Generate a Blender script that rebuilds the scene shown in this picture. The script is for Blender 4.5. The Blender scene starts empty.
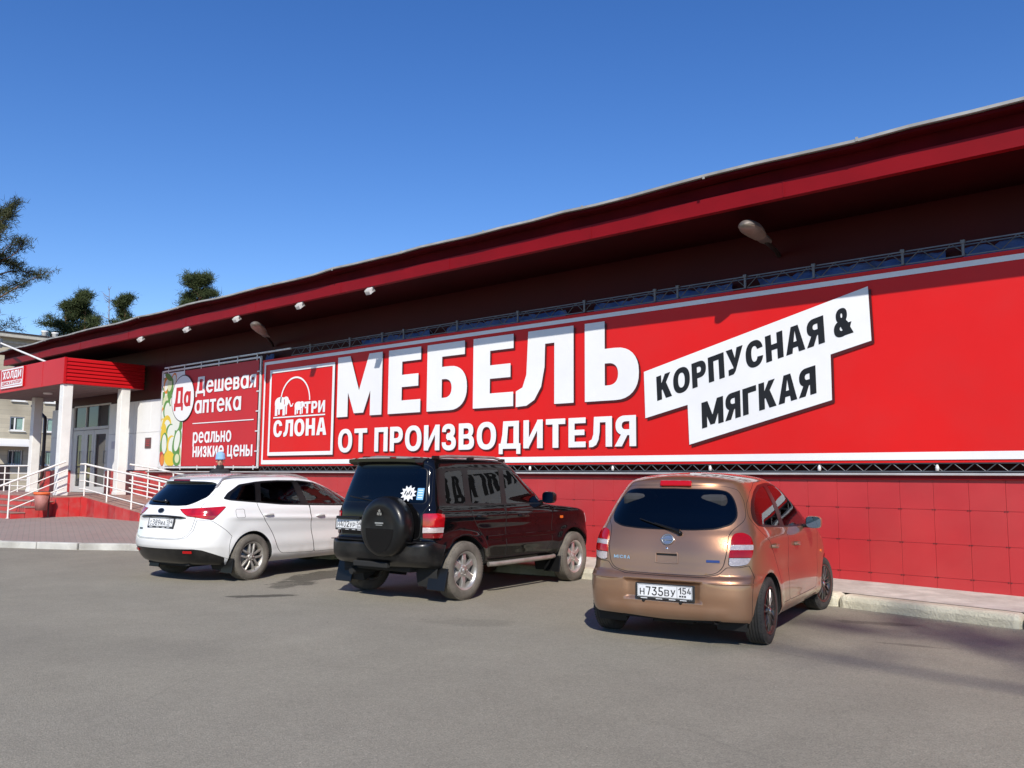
import bpy, bmesh, math, random
import numpy as np
from mathutils import Vector, Matrix
from mathutils.geometry import delaunay_2d_cdt
random.seed(7)
sc = bpy.context.scene
col = sc.collection
R = math.radians
TO_SUN = Vector((.93, -1.0, 1.055)).normalized()

# ------------------------------------------------------------------ objects and labels
def tag(o, label=None, cat=None, group=None, kind=None):
    if label: o['label'] = label
    if cat: o['category'] = cat
    if group: o['group'] = group
    if kind: o['kind'] = kind
    return o

def empty(name, loc=(0, 0, 0), rz=0.0, label=None, cat=None, group=None):
    o = bpy.data.objects.new(name, None)
    o.empty_display_size = .2
    o.location = loc
    o.rotation_euler = (0, 0, rz)
    col.objects.link(o)
    return tag(o, label, cat, group)

def link_mesh(name, me, mats, parent=None):
    o = bpy.data.objects.new(name, me)
    for m in (mats if isinstance(mats, (list, tuple)) else [mats]):
        me.materials.append(m)
    col.objects.link(o)
    if parent: o.parent = parent
    return o

def copy_tree(o, parent=None):
    c = o.copy()
    col.objects.link(c)
    if parent: c.parent = parent
    for ch in list(o.children): copy_tree(ch, c)
    return c

class MB:
    """collects shapes; build() links them as one mesh object"""
    def __init__(s): s.v = []; s.f = []; s.mi = []; s.sm = []
    def add(s, vs, fs, mi=0, smooth=False):
        b = len(s.v)
        s.v += [tuple(v) for v in vs]
        for f in fs:
            s.f.append(tuple(b + i for i in f)); s.mi.append(mi); s.sm.append(smooth)
    def box(s, c, d, M=None, mi=0, bev=0.0):
        x, y, z = [k / 2 for k in d]; c = Vector(c)
        if bev > 0 and min(x, y, z) > bev * 1.05:
            bm = bmesh.new()
            bmesh.ops.create_cube(bm, size=1.0)
            for v in bm.verts: v.co = Vector((v.co.x * d[0], v.co.y * d[1], v.co.z * d[2]))
            bmesh.ops.bevel(bm, geom=list(bm.edges), offset=bev, segments=2, profile=.5, affect='EDGES')
            bm.verts.index_update()
            vs = [v.co.copy() for v in bm.verts]; fs = [[v.index for v in f.verts] for f in bm.faces]
            bm.free()
        else:
            vs = [Vector((i, j, k)) for i in (-x, x) for j in (-y, y) for k in (-z, z)]
            fs = [(0, 1, 3, 2), (4, 6, 7, 5), (0, 4, 5, 1), (2, 3, 7, 6), (0, 2, 6, 4), (1, 5, 7, 3)]
        if M is not None: vs = [M @ v for v in vs]
        s.add([c + v for v in vs], fs, mi)
    def bar(s, p, q, w, h, mi=0, up=(0, 0, 1), bev=0.0):
        p = Vector(p); q = Vector(q); d = q - p; L = d.length
        if L < 1e-6: return
        X = d / L; U = Vector(up)
        if abs(X.dot(U)) > .99: U = Vector((0, 1, 0))
        Y = U.cross(X).normalized(); Z = X.cross(Y)
        M = Matrix((X, Y, Z)).transposed()
        s.box((p + q) / 2, (L, w, h), M, mi, bev)
    def tube(s, pts, r, n=10, mi=0, caps=True, radii=None):
        pts = [Vector(p) for p in pts]; rings = []
        N = None
        for i, p in enumerate(pts):
            t = (pts[min(i + 1, len(pts) - 1)] - pts[max(i - 1, 0)]).normalized()
            if N is None:
                a = Vector((0, 0, 1)) if abs(t.z) < .9 else Vector((1, 0, 0))
                N = t.cross(a).normalized()
            else:
                N = (N - t * N.dot(t)).normalized()
            Bn = t.cross(N); rr = radii[i] if radii else r
            rings.append([p + N * (rr * math.cos(2 * math.pi * k / n)) + Bn * (rr * math.sin(2 * math.pi * k / n)) for k in range(n)])
        vs = [v for rg in rings for v in rg]; fs = []
        for i in range(len(pts) - 1):
            for k in range(n):
                k2 = (k + 1) % n
                fs.append((i * n + k, i * n + k2, (i + 1) * n + k2, (i + 1) * n + k))
        s.add(vs, fs, mi, True)
        if caps:
            s.add(rings[0], [tuple(reversed(range(n)))], mi)
            s.add(rings[-1], [tuple(range(n))], mi)
    def lathe(s, prof, n=32, M=None, mi=0, close=False, smooth=True):
        """prof: (radius, along); axis = local y"""
        vs = []; fs = []; m = len(prof)
        for k in range(n):
            a = 2 * math.pi * k / n
            for r, y in prof:
                v = Vector((r * math.cos(a), y, r * math.sin(a)))
                vs.append(M @ v if M is not None else v)
        for k in range(n):
            k2 = (k + 1) % n
            for i in range(m - 1 if not close else m):
                j = (i + 1) % m
                fs.append((k * m + i, k * m + j, k2 * m + j, k2 * m + i))
        s.add(vs, fs, mi, smooth)
    def prism(s, poly, d, M=None, mi=0, smooth=False):
        """poly (x,z) extruded along y from 0 to d"""
        n = len(poly)
        vs = [Vector((x, 0, z)) for x, z in poly] + [Vector((x, d, z)) for x, z in poly]
        if M is not None: vs = [M @ v for v in vs]
        fs = [tuple(range(n)), tuple(reversed(range(n, 2 * n)))]
        fs += [(i, i + n, (i + 1) % n + n, (i + 1) % n) for i in range(n)]
        s.add(vs, fs, mi, smooth)
    def quad(s, a, b, c, d, mi=0): s.add([a, b, c, d], [(0, 1, 2, 3)], mi)
    def build(s, name, mats, parent=None, fix=True, weld=False):
        me = bpy.data.meshes.new(name)
        me.from_pydata(s.v, [], s.f)
        me.polygons.foreach_set('material_index', s.mi)
        me.polygons.foreach_set('use_smooth', s.sm)
        if fix or weld:
            bm = bmesh.new(); bm.from_mesh(me)
            if weld: bmesh.ops.remove_doubles(bm, verts=list(bm.verts), dist=1e-5)
            bmesh.ops.recalc_face_normals(bm, faces=list(bm.faces))
            bm.to_mesh(me); bm.free()
        me.update()
        return link_mesh(name, me, mats, parent)

# ------------------------------------------------------------------ materials
def nm(name):
    m = bpy.data.materials.new(name); m.use_nodes = True
    nt = m.node_tree
    return m, nt, nt.nodes['Principled BSDF']

def N(nt, typ, **kw):
    n = nt.nodes.new(typ)
    for k, v in kw.items():
        if hasattr(n, k): setattr(n, k, v)
        else: n.inputs[k.replace('_', ' ')].default_value = v
    return n

def mat(name, c, rough=.5, metal=0.0, var=.0, vscale=6.0, bump=.0, bscale=40.0, coat=0.0, spec=.5, dirt=None, dscale=3.0, damt=.4, coatr=.03):
    m, nt, b = nm(name)
    b.inputs['Roughness'].default_value = rough
    b.inputs['Metallic'].default_value = metal
    b.inputs['Coat Weight'].default_value = coat
    b.inputs['Coat Roughness'].default_value = coatr
    b.inputs['Specular IOR Level'].default_value = spec
    b.inputs['Base Color'].default_value = (*c, 1)
    tc = N(nt, 'ShaderNodeTexCoord')
    last = None
    if var > 0:
        n1 = N(nt, 'ShaderNodeTexNoise'); n1.inputs['Scale'].default_value = vscale; n1.inputs['Detail'].default_value = 6
        nt.links.new(tc.outputs['Object'], n1.inputs['Vector'])
        mp = N(nt, 'ShaderNodeMapRange'); mp.inputs['From Min'].default_value = .3; mp.inputs['From Max'].default_value = .7
        mp.inputs['To Min'].default_value = 1 - var; mp.inputs['To Max'].default_value = 1 + var
        nt.links.new(n1.outputs['Fac'], mp.inputs['Value'])
        hv = N(nt, 'ShaderNodeHueSaturation'); hv.inputs['Color'].default_value = (*c, 1)
        nt.links.new(mp.outputs['Result'], hv.inputs['Value'])
        last = hv.outputs['Color']
    if dirt is not None:
        n2 = N(nt, 'ShaderNodeTexNoise'); n2.inputs['Scale'].default_value = dscale; n2.inputs['Detail'].default_value = 8; n2.inputs['Roughness'].default_value = .65
        nt.links.new(tc.outputs['Object'], n2.inputs['Vector'])
        cr = N(nt, 'ShaderNodeMapRange'); cr.inputs['From Min'].default_value = .45; cr.inputs['From Max'].default_value = .7; cr.inputs['To Max'].default_value = damt
        nt.links.new(n2.outputs['Fac'], cr.inputs['Value'])
        mx = N(nt, 'ShaderNodeMix', data_type='RGBA')
        nt.links.new(cr.outputs['Result'], mx.inputs['Factor'])
        if last: nt.links.new(last, mx.inputs[6])
        else: mx.inputs[6].default_value = (*c, 1)
        mx.inputs[7].default_value = (*dirt, 1)
        last = mx.outputs[2]
    if last: nt.links.new(last, b.inputs['Base Color'])
    if bump > 0:
        n3 = N(nt, 'ShaderNodeTexNoise'); n3.inputs['Scale'].default_value = bscale; n3.inputs['Detail'].default_value = 5
        nt.links.new(tc.outputs['Object'], n3.inputs['Vector'])
        bp = N(nt, 'ShaderNodeBump'); bp.inputs['Strength'].default_value = bump; bp.inputs['Distance'].default_value = .02
        nt.links.new(n3.outputs['Fac'], bp.inputs['Height'])
        nt.links.new(bp.outputs['Normal'], b.inputs['Normal'])
    return m

def glass_mat(name, tint, rough=.0, ior=1.5, fres=1.0):
    m, nt, b = nm(name)
    nt.nodes.remove(b)
    out = nt.nodes['Material Output']
    tr = N(nt, 'ShaderNodeBsdfTransparent'); tr.inputs['Color'].default_value = (*tint, 1)
    gl = N(nt, 'ShaderNodeBsdfGlossy'); gl.inputs['Roughness'].default_value = rough; gl.inputs['Color'].default_value = (fres, fres, fres, 1)
    fr = N(nt, 'ShaderNodeFresnel'); fr.inputs['IOR'].default_value = ior
    mx = N(nt, 'ShaderNodeMixShader')
    nt.links.new(fr.outputs['Fac'], mx.inputs[0]); nt.links.new(tr.outputs[0], mx.inputs[1]); nt.links.new(gl.outputs[0], mx.inputs[2])
    nt.links.new(mx.outputs[0], out.inputs['Surface'])
    return m

# ------------------------------------------------------------------ 2-D shapes: union / difference by constrained triangulation
def pip(poly, P):
    P = np.asarray(P); x = P[:, 0]; y = P[:, 1]; poly = np.asarray(poly)
    ins = np.zeros(len(P), bool); n = len(poly); j = n - 1
    for i in range(n):
        xi, yi = poly[i]; xj, yj = poly[j]
        c = ((yi > y) != (yj > y))
        with np.errstate(divide='ignore', invalid='ignore'):
            xx = (xj - xi) * (y - yi) / (yj - yi) + xi
        ins ^= c & (x < xx)
        j = i
    return ins

def cdt_shape(ops):
    """ops: list of (sign, polygon). returns verts2d, triangles"""
    vs = []; es = []
    for sg, p in ops:
        b = len(vs); n = len(p)
        vs += [Vector((float(q[0]), float(q[1]))) for q in p]
        es += [(b + i, b + (i + 1) % n) for i in range(n)]
    V, E_, F, *_ = delaunay_2d_cdt(vs, es, [], 0, 1e-6)
    if not F: return [], []
    V = [(v.x, v.y) for v in V]; va = np.array(V); F = [f for f in F if len(f) == 3]
    C = np.array([(va[f[0]] + va[f[1]] + va[f[2]]) / 3 for f in F])
    keep = np.zeros(len(F), bool)
    for sg, p in ops:
        m = pip(p, C)
        keep[m] = (sg == '+')
    return V, [f for f, k in zip(F, keep) if k]

# ------------------------------------------------------------------ lettering
def g_r(x0, y0, x1, y1): return [(x0, y0), (x1, y0), (x1, y1), (x0, y1)]
def g_e(cx, cy, rx, ry, n=2.3, k=36):
    o = []
    for i in range(k):
        a = 2 * math.pi * i / k; c = math.cos(a); s = math.sin(a)
        o.append((cx + rx * math.copysign(abs(c) ** (2 / n), c), cy + ry * math.copysign(abs(s) ** (2 / n), s)))
    return o
def g_d(x0, y0, x1, y1):
    """left side square, right side round"""
    ry = (y1 - y0) / 2; rx = min(ry * 1.1, (x1 - x0)); cy = (y0 + y1) / 2; o = [(x0, y1), (x0, y0)]
    for i in range(17):
        a = -math.pi / 2 + math.pi * i / 16
        o.append((x1 - rx + rx * abs(math.cos(a)) ** .87, cy + ry * math.copysign(abs(math.sin(a)) ** .87, math.sin(a))))
    return o
def g_s(x0, y0, x1, y1, t):
    """slanted stroke, flat ends; t = horizontal width"""
    return [(x0, y0), (x0 + t, y0), (x1 + t, y1), (x1, y1)]
def g_l(p, q, t):
    dx, dy = q[0] - p[0], q[1] - p[1]; L = math.hypot(dx, dy); nx, ny = -dy / L * t / 2, dx / L * t / 2
    return [(p[0] + nx, p[1] + ny), (p[0] - nx, p[1] - ny), (q[0] - nx, q[1] - ny), (q[0] + nx, q[1] + ny)]

LOW = 'девшаяптекрльноизцы'
def glyph(ch, s=.2, h=.16):
    """returns (ops, width) for cap height 1"""
    P = '+'; M_ = '-'
    if ch == ' ': return [], .32
    if ch in 'MМ':
        w = .78 + 1.4 * s
        return [(P, g_r(0, 0, s, 1)), (P, g_r(w - s, 0, w, 1)),
                (P, [(0, 1), (s * 1.15, 1), (w / 2, .42), (w - s * 1.15, 1), (w, 1), (w / 2 + s * .42, .05), (w / 2 - s * .42, .05)])], w
    if ch == 'Е':
        w = .46 + s * .9
        return [(P, g_r(0, 0, s, 1)), (P, g_r(0, 0, w, h)), (P, g_r(0, 1 - h, w, 1)), (P, g_r(0, .5 - h * .48, w * .93, .5 + h * .48))], w
    if ch == 'Б':
        w = .52 + s
        return [(P, g_r(0, 0, s, 1)), (P, g_r(0, 1 - h, w * .94, 1)), (P, g_d(0, 0, w, .6 + h * .25)), (M_, g_d(s, h * .95, w - s * .98, .6 - h * .68)), ], w
    if ch == 'Ь':
        w = .52 + s
        return [(P, g_r(0, 0, s, 1)), (P, g_d(0, 0, w, .6 + h * .25)), (M_, g_d(s, h * .95, w - s * .98, .6 - h * .68))], w
    if ch == 'Ы':
        w = .46 + s
        return [(P, g_r(0, 0, s, 1)), (P, g_d(0, 0, w, .6 + h * .2)), (M_, g_d(s, h * .95, w - s * .9, .6 - h * .7)), (P, g_r(w + .13, 0, w + .13 + s, 1))], w + .13 + s
    if ch == 'В':
        w = .52 + s
        return [(P, g_d(0, 0, w, .56)), (P, g_d(0, .46, w * .95, 1)), (P, g_r(0, 0, s, 1)),
                (M_, g_d(s, h, w - s * .95, .5 - h * .4)), (M_, g_d(s, .5 + h * .42, w * .95 - s * .95, 1 - h))], w
    if ch == 'Р':
        w = .5 + s
        return [(P, g_r(0, 0, s, 1)), (P, g_d(0, .34, w, 1)), (M_, g_d(s, .34 + h, w - s * .95, 1 - h))], w
    if ch in 'ЯR':
        w = .5 + s
        o = [(P, g_d(0, .36, w, 1)), (M_, g_d(s, .36 + h, w - s * .95, 1 - h)), (P, g_r(0, 0, s, 1)), (P, [(w * .38, .42), (w * .38 + s, .42), (w + .04, 0), (w - s * 1.1 + .04, 0)])]
        if ch == 'Я': o = [(sg, [(w - x, y) for x, y in p]) for sg, p in o]
        return o, w
    if ch in 'О0':
        w = (.62 if ch == '0' else .72) + s * .8
        return [(P, g_e(w / 2, .5, w / 2, .515)), (M_, g_e(w / 2, .5, w / 2 - s, .515 - h))], w
    if ch in 'СC':
        w = .66 + s * .8
        return [(P, g_e(w / 2, .5, w / 2, .515)), (M_, g_e(w / 2, .5, w / 2 - s, .515 - h)), (M_, [(w * .56, .36), (w + .1, .33), (w + .1, .67), (w * .56, .64)])], w
    if ch == 'Т':
        w = .56 + s
        return [(P, g_r(w / 2 - s / 2, 0, w / 2 + s / 2, 1)), (P, g_r(0, 1 - h, w, 1))], w
    if ch == 'П':
        w = .48 + 1.3 * s
        return [(P, g_r(0, 0, s, 1)), (P, g_r(w - s, 0, w, 1)), (P, g_r(0, 1 - h, w, 1))], w
    if ch == 'Н':
        w = .48 + 1.3 * s
        return [(P, g_r(0, 0, s, 1)), (P, g_r(w - s, 0, w, 1)), (P, g_r(0, .5 - h / 2, w, .5 + h / 2))], w
    if ch == 'Г':
        w = .42 + s
        return [(P, g_r(0, 0, s, 1)), (P, g_r(0, 1 - h, w, 1))], w
    if ch == 'И':
        w = .52 + 1.3 * s
        return [(P, g_r(0, 0, s, 1)), (P, g_r(w - s, 0, w, 1)), (P, [(s * .9, 0), (s * .9, .34), (w - s * .9, 1), (w - s * .9, .66)])], w
    if ch == 'Ш':
        w = .72 + 1.8 * s
        return [(P, g_r(0, 0, s, 1)), (P, g_r(w - s, 0, w, 1)), (P, g_r(w / 2 - s / 2, 0, w / 2 + s / 2, 1)), (P, g_r(0, 0, w, h))], w
    if ch == 'Ц':
        w = .48 + 1.3 * s
        return [(P, g_r(0, 0, s, 1)), (P, g_r(w - s, 0, w, 1)), (P, g_r(0, 0, w + .1, h)), (P, g_r(w - s * .35, -.2, w + .1, h))], w + .1
    if ch == 'Л':
        w = .56 + 1.3 * s
        return [(P, g_r(w - s, 0, w, 1)), (P, g_r(w * .24, 1 - h, w, 1)),
                (P, [(w * .22, 1), (w * .22 + s * .95, 1), (w * .22 + s * .9, .5), (w * .22 + s * .72, .24), (w * .22 + s * .35, .07), (s * .6, 0), (0, -.01), (0, h * 1.05), (w * .12, h * 1.3), (w * .19, .42)])], w
    if ch == 'Д':
        w = .66 + 1.3 * s
        return [(P, g_r(w - s - .07, 0, w - .07, 1)), (P, g_r(w * .22, 1 - h, w - .07, 1)), (P, [(w * .2, 1), (w * .2 + s, 1), (w * .12 + s, .1), (.06, .1), (w * .16, .5)]),
                (P, g_r(0, 0, w, h)), (P, g_r(0, -.19, s * .75, h)), (P, g_r(w - s * .75, -.19, w, h))], w
    if ch == 'А':
        w = .62 + s
        t = s * 1.05
        return [(P, [(0, 0), (t, 0), (w / 2 + t * .02, .82), (w - t, 0), (w, 0), (w / 2 + t * .55, 1), (w / 2 - t * .55, 1)]),
                (P, [(w * .2, .2), (w * .8, .2), (w * .74, .2 + h), (w * .26, .2 + h)])], w
    if ch == 'К':
        w = .56 + s
        return [(P, g_r(0, 0, s, 1)), (P, [(s * .9, .36), (s * .9, .62), (w - s * 1.18, 1), (w - .02, 1), (s * 1.4, .44)]),
                (P, [(s * 1.0, .5), (s * 1.9, .66), (w + .02, 0), (w - s * 1.15, 0)])], w
    if ch in 'У':
        w = .6 + s
        t = s * 1.12
        return [(P, [(w - t, 1), (w, 1), (w * .52, .1), (w * .40, 0), (w * .1, -.01), (w * .1, h), (w * .3, h * 1.1), (w * .38, .22)]),
                (P, [(0, 1), (t, 1), (w * .6, .36), (w * .42, .24)])], w
    if ch == 'З':
        w = .48 + s
        return [(P, g_e(w * .46, .735, w * .46, .275)), (P, g_e(w * .49, .28, w * .5, .295)), (M_, g_e(w * .44, .735, w * .46 - s * .9, .275 - h)), (M_, g_e(w * .47, .28, w * .5 - s * .9, .295 - h)),
                (M_, g_r(-.1, .3, w * .36, .7)), (P, g_r(w * .3, .52 - h * .45, w * .62, .52 + h * .45))], w
    if ch == 'Х':
        w = .62 + s
        t = s * 1.2
        return [(P, g_s(0, 0, w - t, 1, t)), (P, g_s(w - t, 0, 0, 1, t))], w
    if ch == '&':
        w = .78
        return [(P, g_e(.36, .745, .25, .265)), (P, g_e(.33, .28, .34, .295)), (M_, g_e(.36, .745, .25 - s * .72, .265 - h * .85)), (M_, g_e(.33, .28, .34 - s * .9, .295 - h)),
                (P, [(.16, .62), (.16 + s * 1.1, .68), (.84, 0), (.84 - s * 1.25, 0)]), (P, [(.62, .42), (.78, .42), (.66, .12), (.5, .08)])], w + .06
    if ch in 'I1':
        if ch == 'I': return [(P, g_r(0, 0, s, 1))], s
        return [(P, g_r(.22, 0, .22 + s, 1)), (P, [(0, .74), (.22 + s * .5, 1), (.22 + s * .5, 1 - h * 1.4), (0, .74 - h * 1.2)])], .24 + s
    if ch == '7':
        return [(P, g_r(0, 1 - h, .58, 1)), (P, [(.58 - s, 1 - h), (.58, 1 - h), (.22 + s, 0), (.22, 0)])], .6
    if ch in '35':
        w = .6
        o = [(P, g_e(.28, .3, .32, .315)), (M_, g_e(.28, .3, .32 - s, .315 - h)), (M_, g_r(-.1, .24, .2, .7))]
        if ch == '3': o += [(P, g_r(.02, 1 - h, .56, 1)), (P, [(.56, 1), (.56, 1 - h * .9), (.34, .56), (.16, .6), (.56 - s * 1.1, 1 - h)])]
        else: o += [(P, g_r(.06, 1 - h, .56, 1)), (P, g_r(.06, .47, .06 + s, 1)), (P, g_r(.06, .47, .3, .47 + h))]
        return o, w
    if ch == '4':
        return [(P, g_r(.4, 0, .4 + s, .62)), (P, g_r(0, .2, .64, .2 + h)), (P, [(0, .2), (0, .2 + h), (.3, 1), (.3 + s, 1), (s * 1.1, .2)])], .64
    if ch == '8':
        return [(P, g_e(.3, .74, .27, .27)), (P, g_e(.3, .28, .31, .295)), (M_, g_e(.3, .74, .27 - s, .27 - h)), (M_, g_e(.3, .28, .31 - s, .295 - h))], .6
    if ch == '9':
        return [(P, g_e(.3, .68, .3, .33)), (M_, g_e(.3, .68, .3 - s, .33 - h)), (P, [(.6 - s, .66), (.6, .66), (.36, 0), (.36 - s, 0)])], .6
    if ch == '2':
        return [(P, g_e(.3, .69, .3, .32)), (M_, g_e(.3, .69, .3 - s, .32 - h)), (M_, g_r(-.1, .3, .3, .66)), (M_, g_r(-.1, .3, .44, .5)), (P, [(.6, .68), (.6 - s, .68), (0, h), (0, 0), (s, 0)]), (P, g_r(0, 0, .6, h))], .6
    if ch in LOW:
        X = .74
        if ch == 'а':
            w = .6 + s * .5
            return [(P, g_e(w / 2, X / 2, w / 2, X / 2 + .02, 2.1)), (M_, g_e(w / 2, X / 2, w / 2 - s, X / 2 + .02 - h, 2.1)), (P, g_r(w - s, 0, w, X))], w
        if ch == 'е':
            w = .6 + s * .5
            return [(P, g_e(w / 2, X / 2, w / 2, X / 2 + .02, 2.1)), (M_, g_e(w / 2, X / 2, w / 2 - s, X / 2 + .02 - h, 2.1)), (P, g_r(s * .5, X * .44, w - s * .3, X * .44 + h * .8)), (M_, [(w * .55, X * .26), (w + .1, X * .2), (w + .1, X * .44), (w * .55, X * .44)])], w
        if ch == 'р':
            w = .6 + s * .5
            return [(P, g_e(w / 2, X / 2, w / 2, X / 2 + .02, 2.1)), (M_, g_e(w / 2, X / 2, w / 2 - s, X / 2 + .02 - h, 2.1)), (P, g_r(0, -.24, s, X))], w
        if ch == 'о':
            w = .6 + s * .5
            return [(P, g_e(w / 2, X / 2, w / 2, X / 2 + .02, 2.1)), (M_, g_e(w / 2, X / 2, w / 2 - s, X / 2 + .02 - h, 2.1))], w
        o, w = glyph(ch.upper(), s / X, h / X)
        return [(sg, [(x * X * .95, y * X) for x, y in p]) for sg, p in o], w * X * .95
    return [(P, g_r(0, 0, .4, 1))], .4

def text_mesh(mb, text, fmap, s=.2, h=.16, gap=.1, mi=0, fit=True):
    """fmap(x,y): x in 0..1 along the line, y in cap heights -> 3-D point"""
    items = []; x = 0.0
    for ch in text:
        o, w = glyph(ch, s, h)
        items.append((o, x)); x += w + (gap if ch != ' ' else 0)
    x -= gap
    for o, x0 in items:
        if not o: continue
        V, F = cdt_shape(o)
        mb.add([fmap((x0 + a) / x, b) for a, b in V], F, mi)
    return x

def wallmap(x0, x1, z0, z1, y):
    return lambda a, b: (x0 + (x1 - x0) * a, y, z0 + (z1 - z0) * b)
def affmap(bl, br, tl, y):
    return lambda a, b: (bl[0] + (br[0] - bl[0]) * a + (tl[0] - bl[0]) * b, y, bl[1] + (br[1] - bl[1]) * a + (tl[1] - bl[1]) * b)
def shape_mesh(mb, ops, f, mi=0):
    V, F = cdt_shape(ops); mb.add([f(a, b) for a, b in V], F, mi)
# ------------------------------------------------------------------ shared materials
def asphalt_mat():
    m, nt, b = nm('asphalt')
    tc = N(nt, 'ShaderNodeTexCoord'); L = nt.links
    def noise(sc_, det=6, rough=.6, src=None, dist=0):
        n = N(nt, 'ShaderNodeTexNoise'); n.inputs['Scale'].default_value = sc_; n.inputs['Detail'].default_value = det
        n.inputs['Roughness'].default_value = rough; n.inputs['Distortion'].default_value = dist
        L.new(src or tc.outputs['Object'], n.inputs['Vector']); return n
    def mr(src, a, b_, c, d):
        n = N(nt, 'ShaderNodeMapRange'); n.inputs['From Min'].default_value = a; n.inputs['From Max'].default_value = b_
        n.inputs['To Min'].default_value = c; n.inputs['To Max'].default_value = d; L.new(src, n.inputs['Value']); return n
    def mul(a, b_, op='MULTIPLY'):
        n = N(nt, 'ShaderNodeMath', operation=op)
        for i, k in enumerate((a, b_)):
            if isinstance(k, (int, float)): n.inputs[i].default_value = k
            else: L.new(k, n.inputs[i])
        return n.outputs[0]
    big = mr(noise(.35, 5, .6, dist=.6).outputs['Fac'], .3, .7, .91, 1.07).outputs[0]
    mid = mr(noise(2.2, 8, .7).outputs['Fac'], .3, .7, .94, 1.06).outputs[0]
    fine = mr(noise(95, 3, .7).outputs['Fac'], .25, .75, .62, 1.38).outputs[0]
    grit = N(nt, 'ShaderNodeTexVoronoi'); grit.inputs['Scale'].default_value = 60; L.new(tc.outputs['Object'], grit.inputs['Vector'])
    gr = mr(grit.outputs['Color'], .0, 1.0, .86, 1.14).outputs[0]
    val = mul(mul(big, mid), mul(fine, gr))
    # cracks: thin lines between large warped cells
    wn = noise(1.4, 4, .6)
    ad = N(nt, 'ShaderNodeMix', data_type='VECTOR'); ad.inputs['Factor'].default_value = .16
    L.new(tc.outputs['Object'], ad.inputs[4]); L.new(wn.outputs['Color'], ad.inputs[5])
    vo = N(nt, 'ShaderNodeTexVoronoi', feature='DISTANCE_TO_EDGE'); vo.inputs['Scale'].default_value = .42
    L.new(ad.outputs[1], vo.inputs['Vector'])
    ck = mr(vo.outputs['Distance'], .0, .006, 1.0, 0.0).outputs[0]
    ckm = mr(noise(.5, 3).outputs['Fac'], .50, .62, 0, .4).outputs[0]
    crack = mr(mul(ck, ckm), 0, 1, 1, .55).outputs[0]
    # oil and damp stains with a shape of their own, where the cars drip
    sep = N(nt, 'ShaderNodeSeparateXYZ'); L.new(tc.outputs['Object'], sep.inputs[0])
    wob = noise(2.6, 6, .65)
    tot = None
    for (x, y, ang, a, b_, k) in STAINS:
        c, s = math.cos(ang), math.sin(ang)
        dx = mul(sep.outputs[0], -x, 'ADD'); dy = mul(sep.outputs[1], -y, 'ADD')
        u = mul(mul(mul(dx, c), mul(dy, s), 'ADD'), 1 / a); v = mul(mul(mul(dx, -s), mul(dy, c), 'ADD'), 1 / b_)
        d = mul(mul(mul(u, u), mul(v, v), 'ADD'), .5, 'POWER')
        d = mul(d, mul(mul(wob.outputs['Fac'], -.5, 'ADD'), 2.6), 'ADD')
        e = mr(d, .8, 1.05, k, 0).outputs[0]
        tot = e if tot is None else mul(tot, e, 'MAXIMUM')
    stain = mr(tot, 0, 1, 1, .0).outputs[0]
    val = mul(mul(val, crack), stain)
    hv = N(nt, 'ShaderNodeHueSaturation')
    rampn = noise(.6, 4)
    mx = N(nt, 'ShaderNodeMix', data_type='RGBA')
    mx.inputs[6].default_value = (.274, .250, .197, 1); mx.inputs[7].default_value = (.256, .234, .187, 1)
    L.new(mr(rampn.outputs['Fac'], .35, .65, 0, 1).outputs[0], mx.inputs['Factor'])
    L.new(mx.outputs[2], hv.inputs['Color']); L.new(val, hv.inputs['Value'])
    L.new(hv.outputs['Color'], b.inputs['Base Color'])
    b.inputs['Roughness'].default_value = .9
    b.inputs['Specular IOR Level'].default_value = .25
    hs = mul(mul(fine, gr), crack)
    bp = N(nt, 'ShaderNodeBump'); bp.inputs['Strength'].default_value = .5; bp.inputs['Distance'].default_value = .012
    L.new(hs, bp.inputs['Height']); L.new(bp.outputs['Normal'], b.inputs['Normal'])
    return m

STAINS = [(-10.5, 7.6, 2.09, 1.15, .30, .6), (-9.32, 6.0, .98, .52, .13, .62), (-10.1, 6.9, 2.2, .5, .2, .45), (-3.2, 9.2, .3, .35, .12, .35), (-2.6, 8.2, .2, .3, .05, .3), (-12.5, 3.5, .4, .5, .12, .12), (-6.2, 6.4, .6, .5, .25, .14)]

def paving_mat():
    m, nt, b = nm('paving_blocks'); L = nt.links
    tc = N(nt, 'ShaderNodeTexCoord')
    mp = N(nt, 'ShaderNodeMapping'); mp.inputs['Rotation'].default_value = (0, 0, .35); L.new(tc.outputs['Object'], mp.inputs[0])
    br = N(nt, 'ShaderNodeTexBrick'); br.inputs['Scale'].default_value = 1.0
    br.inputs['Brick Width'].default_value = .21; br.inputs['Row Height'].default_value = .105; br.inputs['Mortar Size'].default_value = .006
    br.inputs['Color1'].default_value = (.30, .20, .175, 1); br.inputs['Color2'].default_value = (.25, .175, .155, 1); br.inputs['Mortar'].default_value = (.16, .135, .12, 1)
    L.new(mp.outputs[0], br.inputs['Vector'])
    n = N(nt, 'ShaderNodeTexNoise'); n.inputs['Scale'].default_value = 1.2; n.inputs['Detail'].default_value = 8; L.new(tc.outputs['Object'], n.inputs['Vector'])
    mx = N(nt, 'ShaderNodeMix', data_type='RGBA'); L.new(n.outputs['Fac'], mx.inputs['Factor']); L.new(br.outputs['Color'], mx.inputs[6]); mx.inputs[7].default_value = (.30, .25, .22, 1)
    L.new(mx.outputs[2], b.inputs['Base Color']); b.inputs['Roughness'].default_value = .9
    bp = N(nt, 'ShaderNodeBump'); bp.inputs['Strength'].default_value = .4; bp.inputs['Distance'].default_value = .01
    L.new(br.outputs['Fac'], bp.inputs['Height']); bp.invert = True; L.new(bp.outputs['Normal'], b.inputs['Normal'])
    return m

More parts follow.
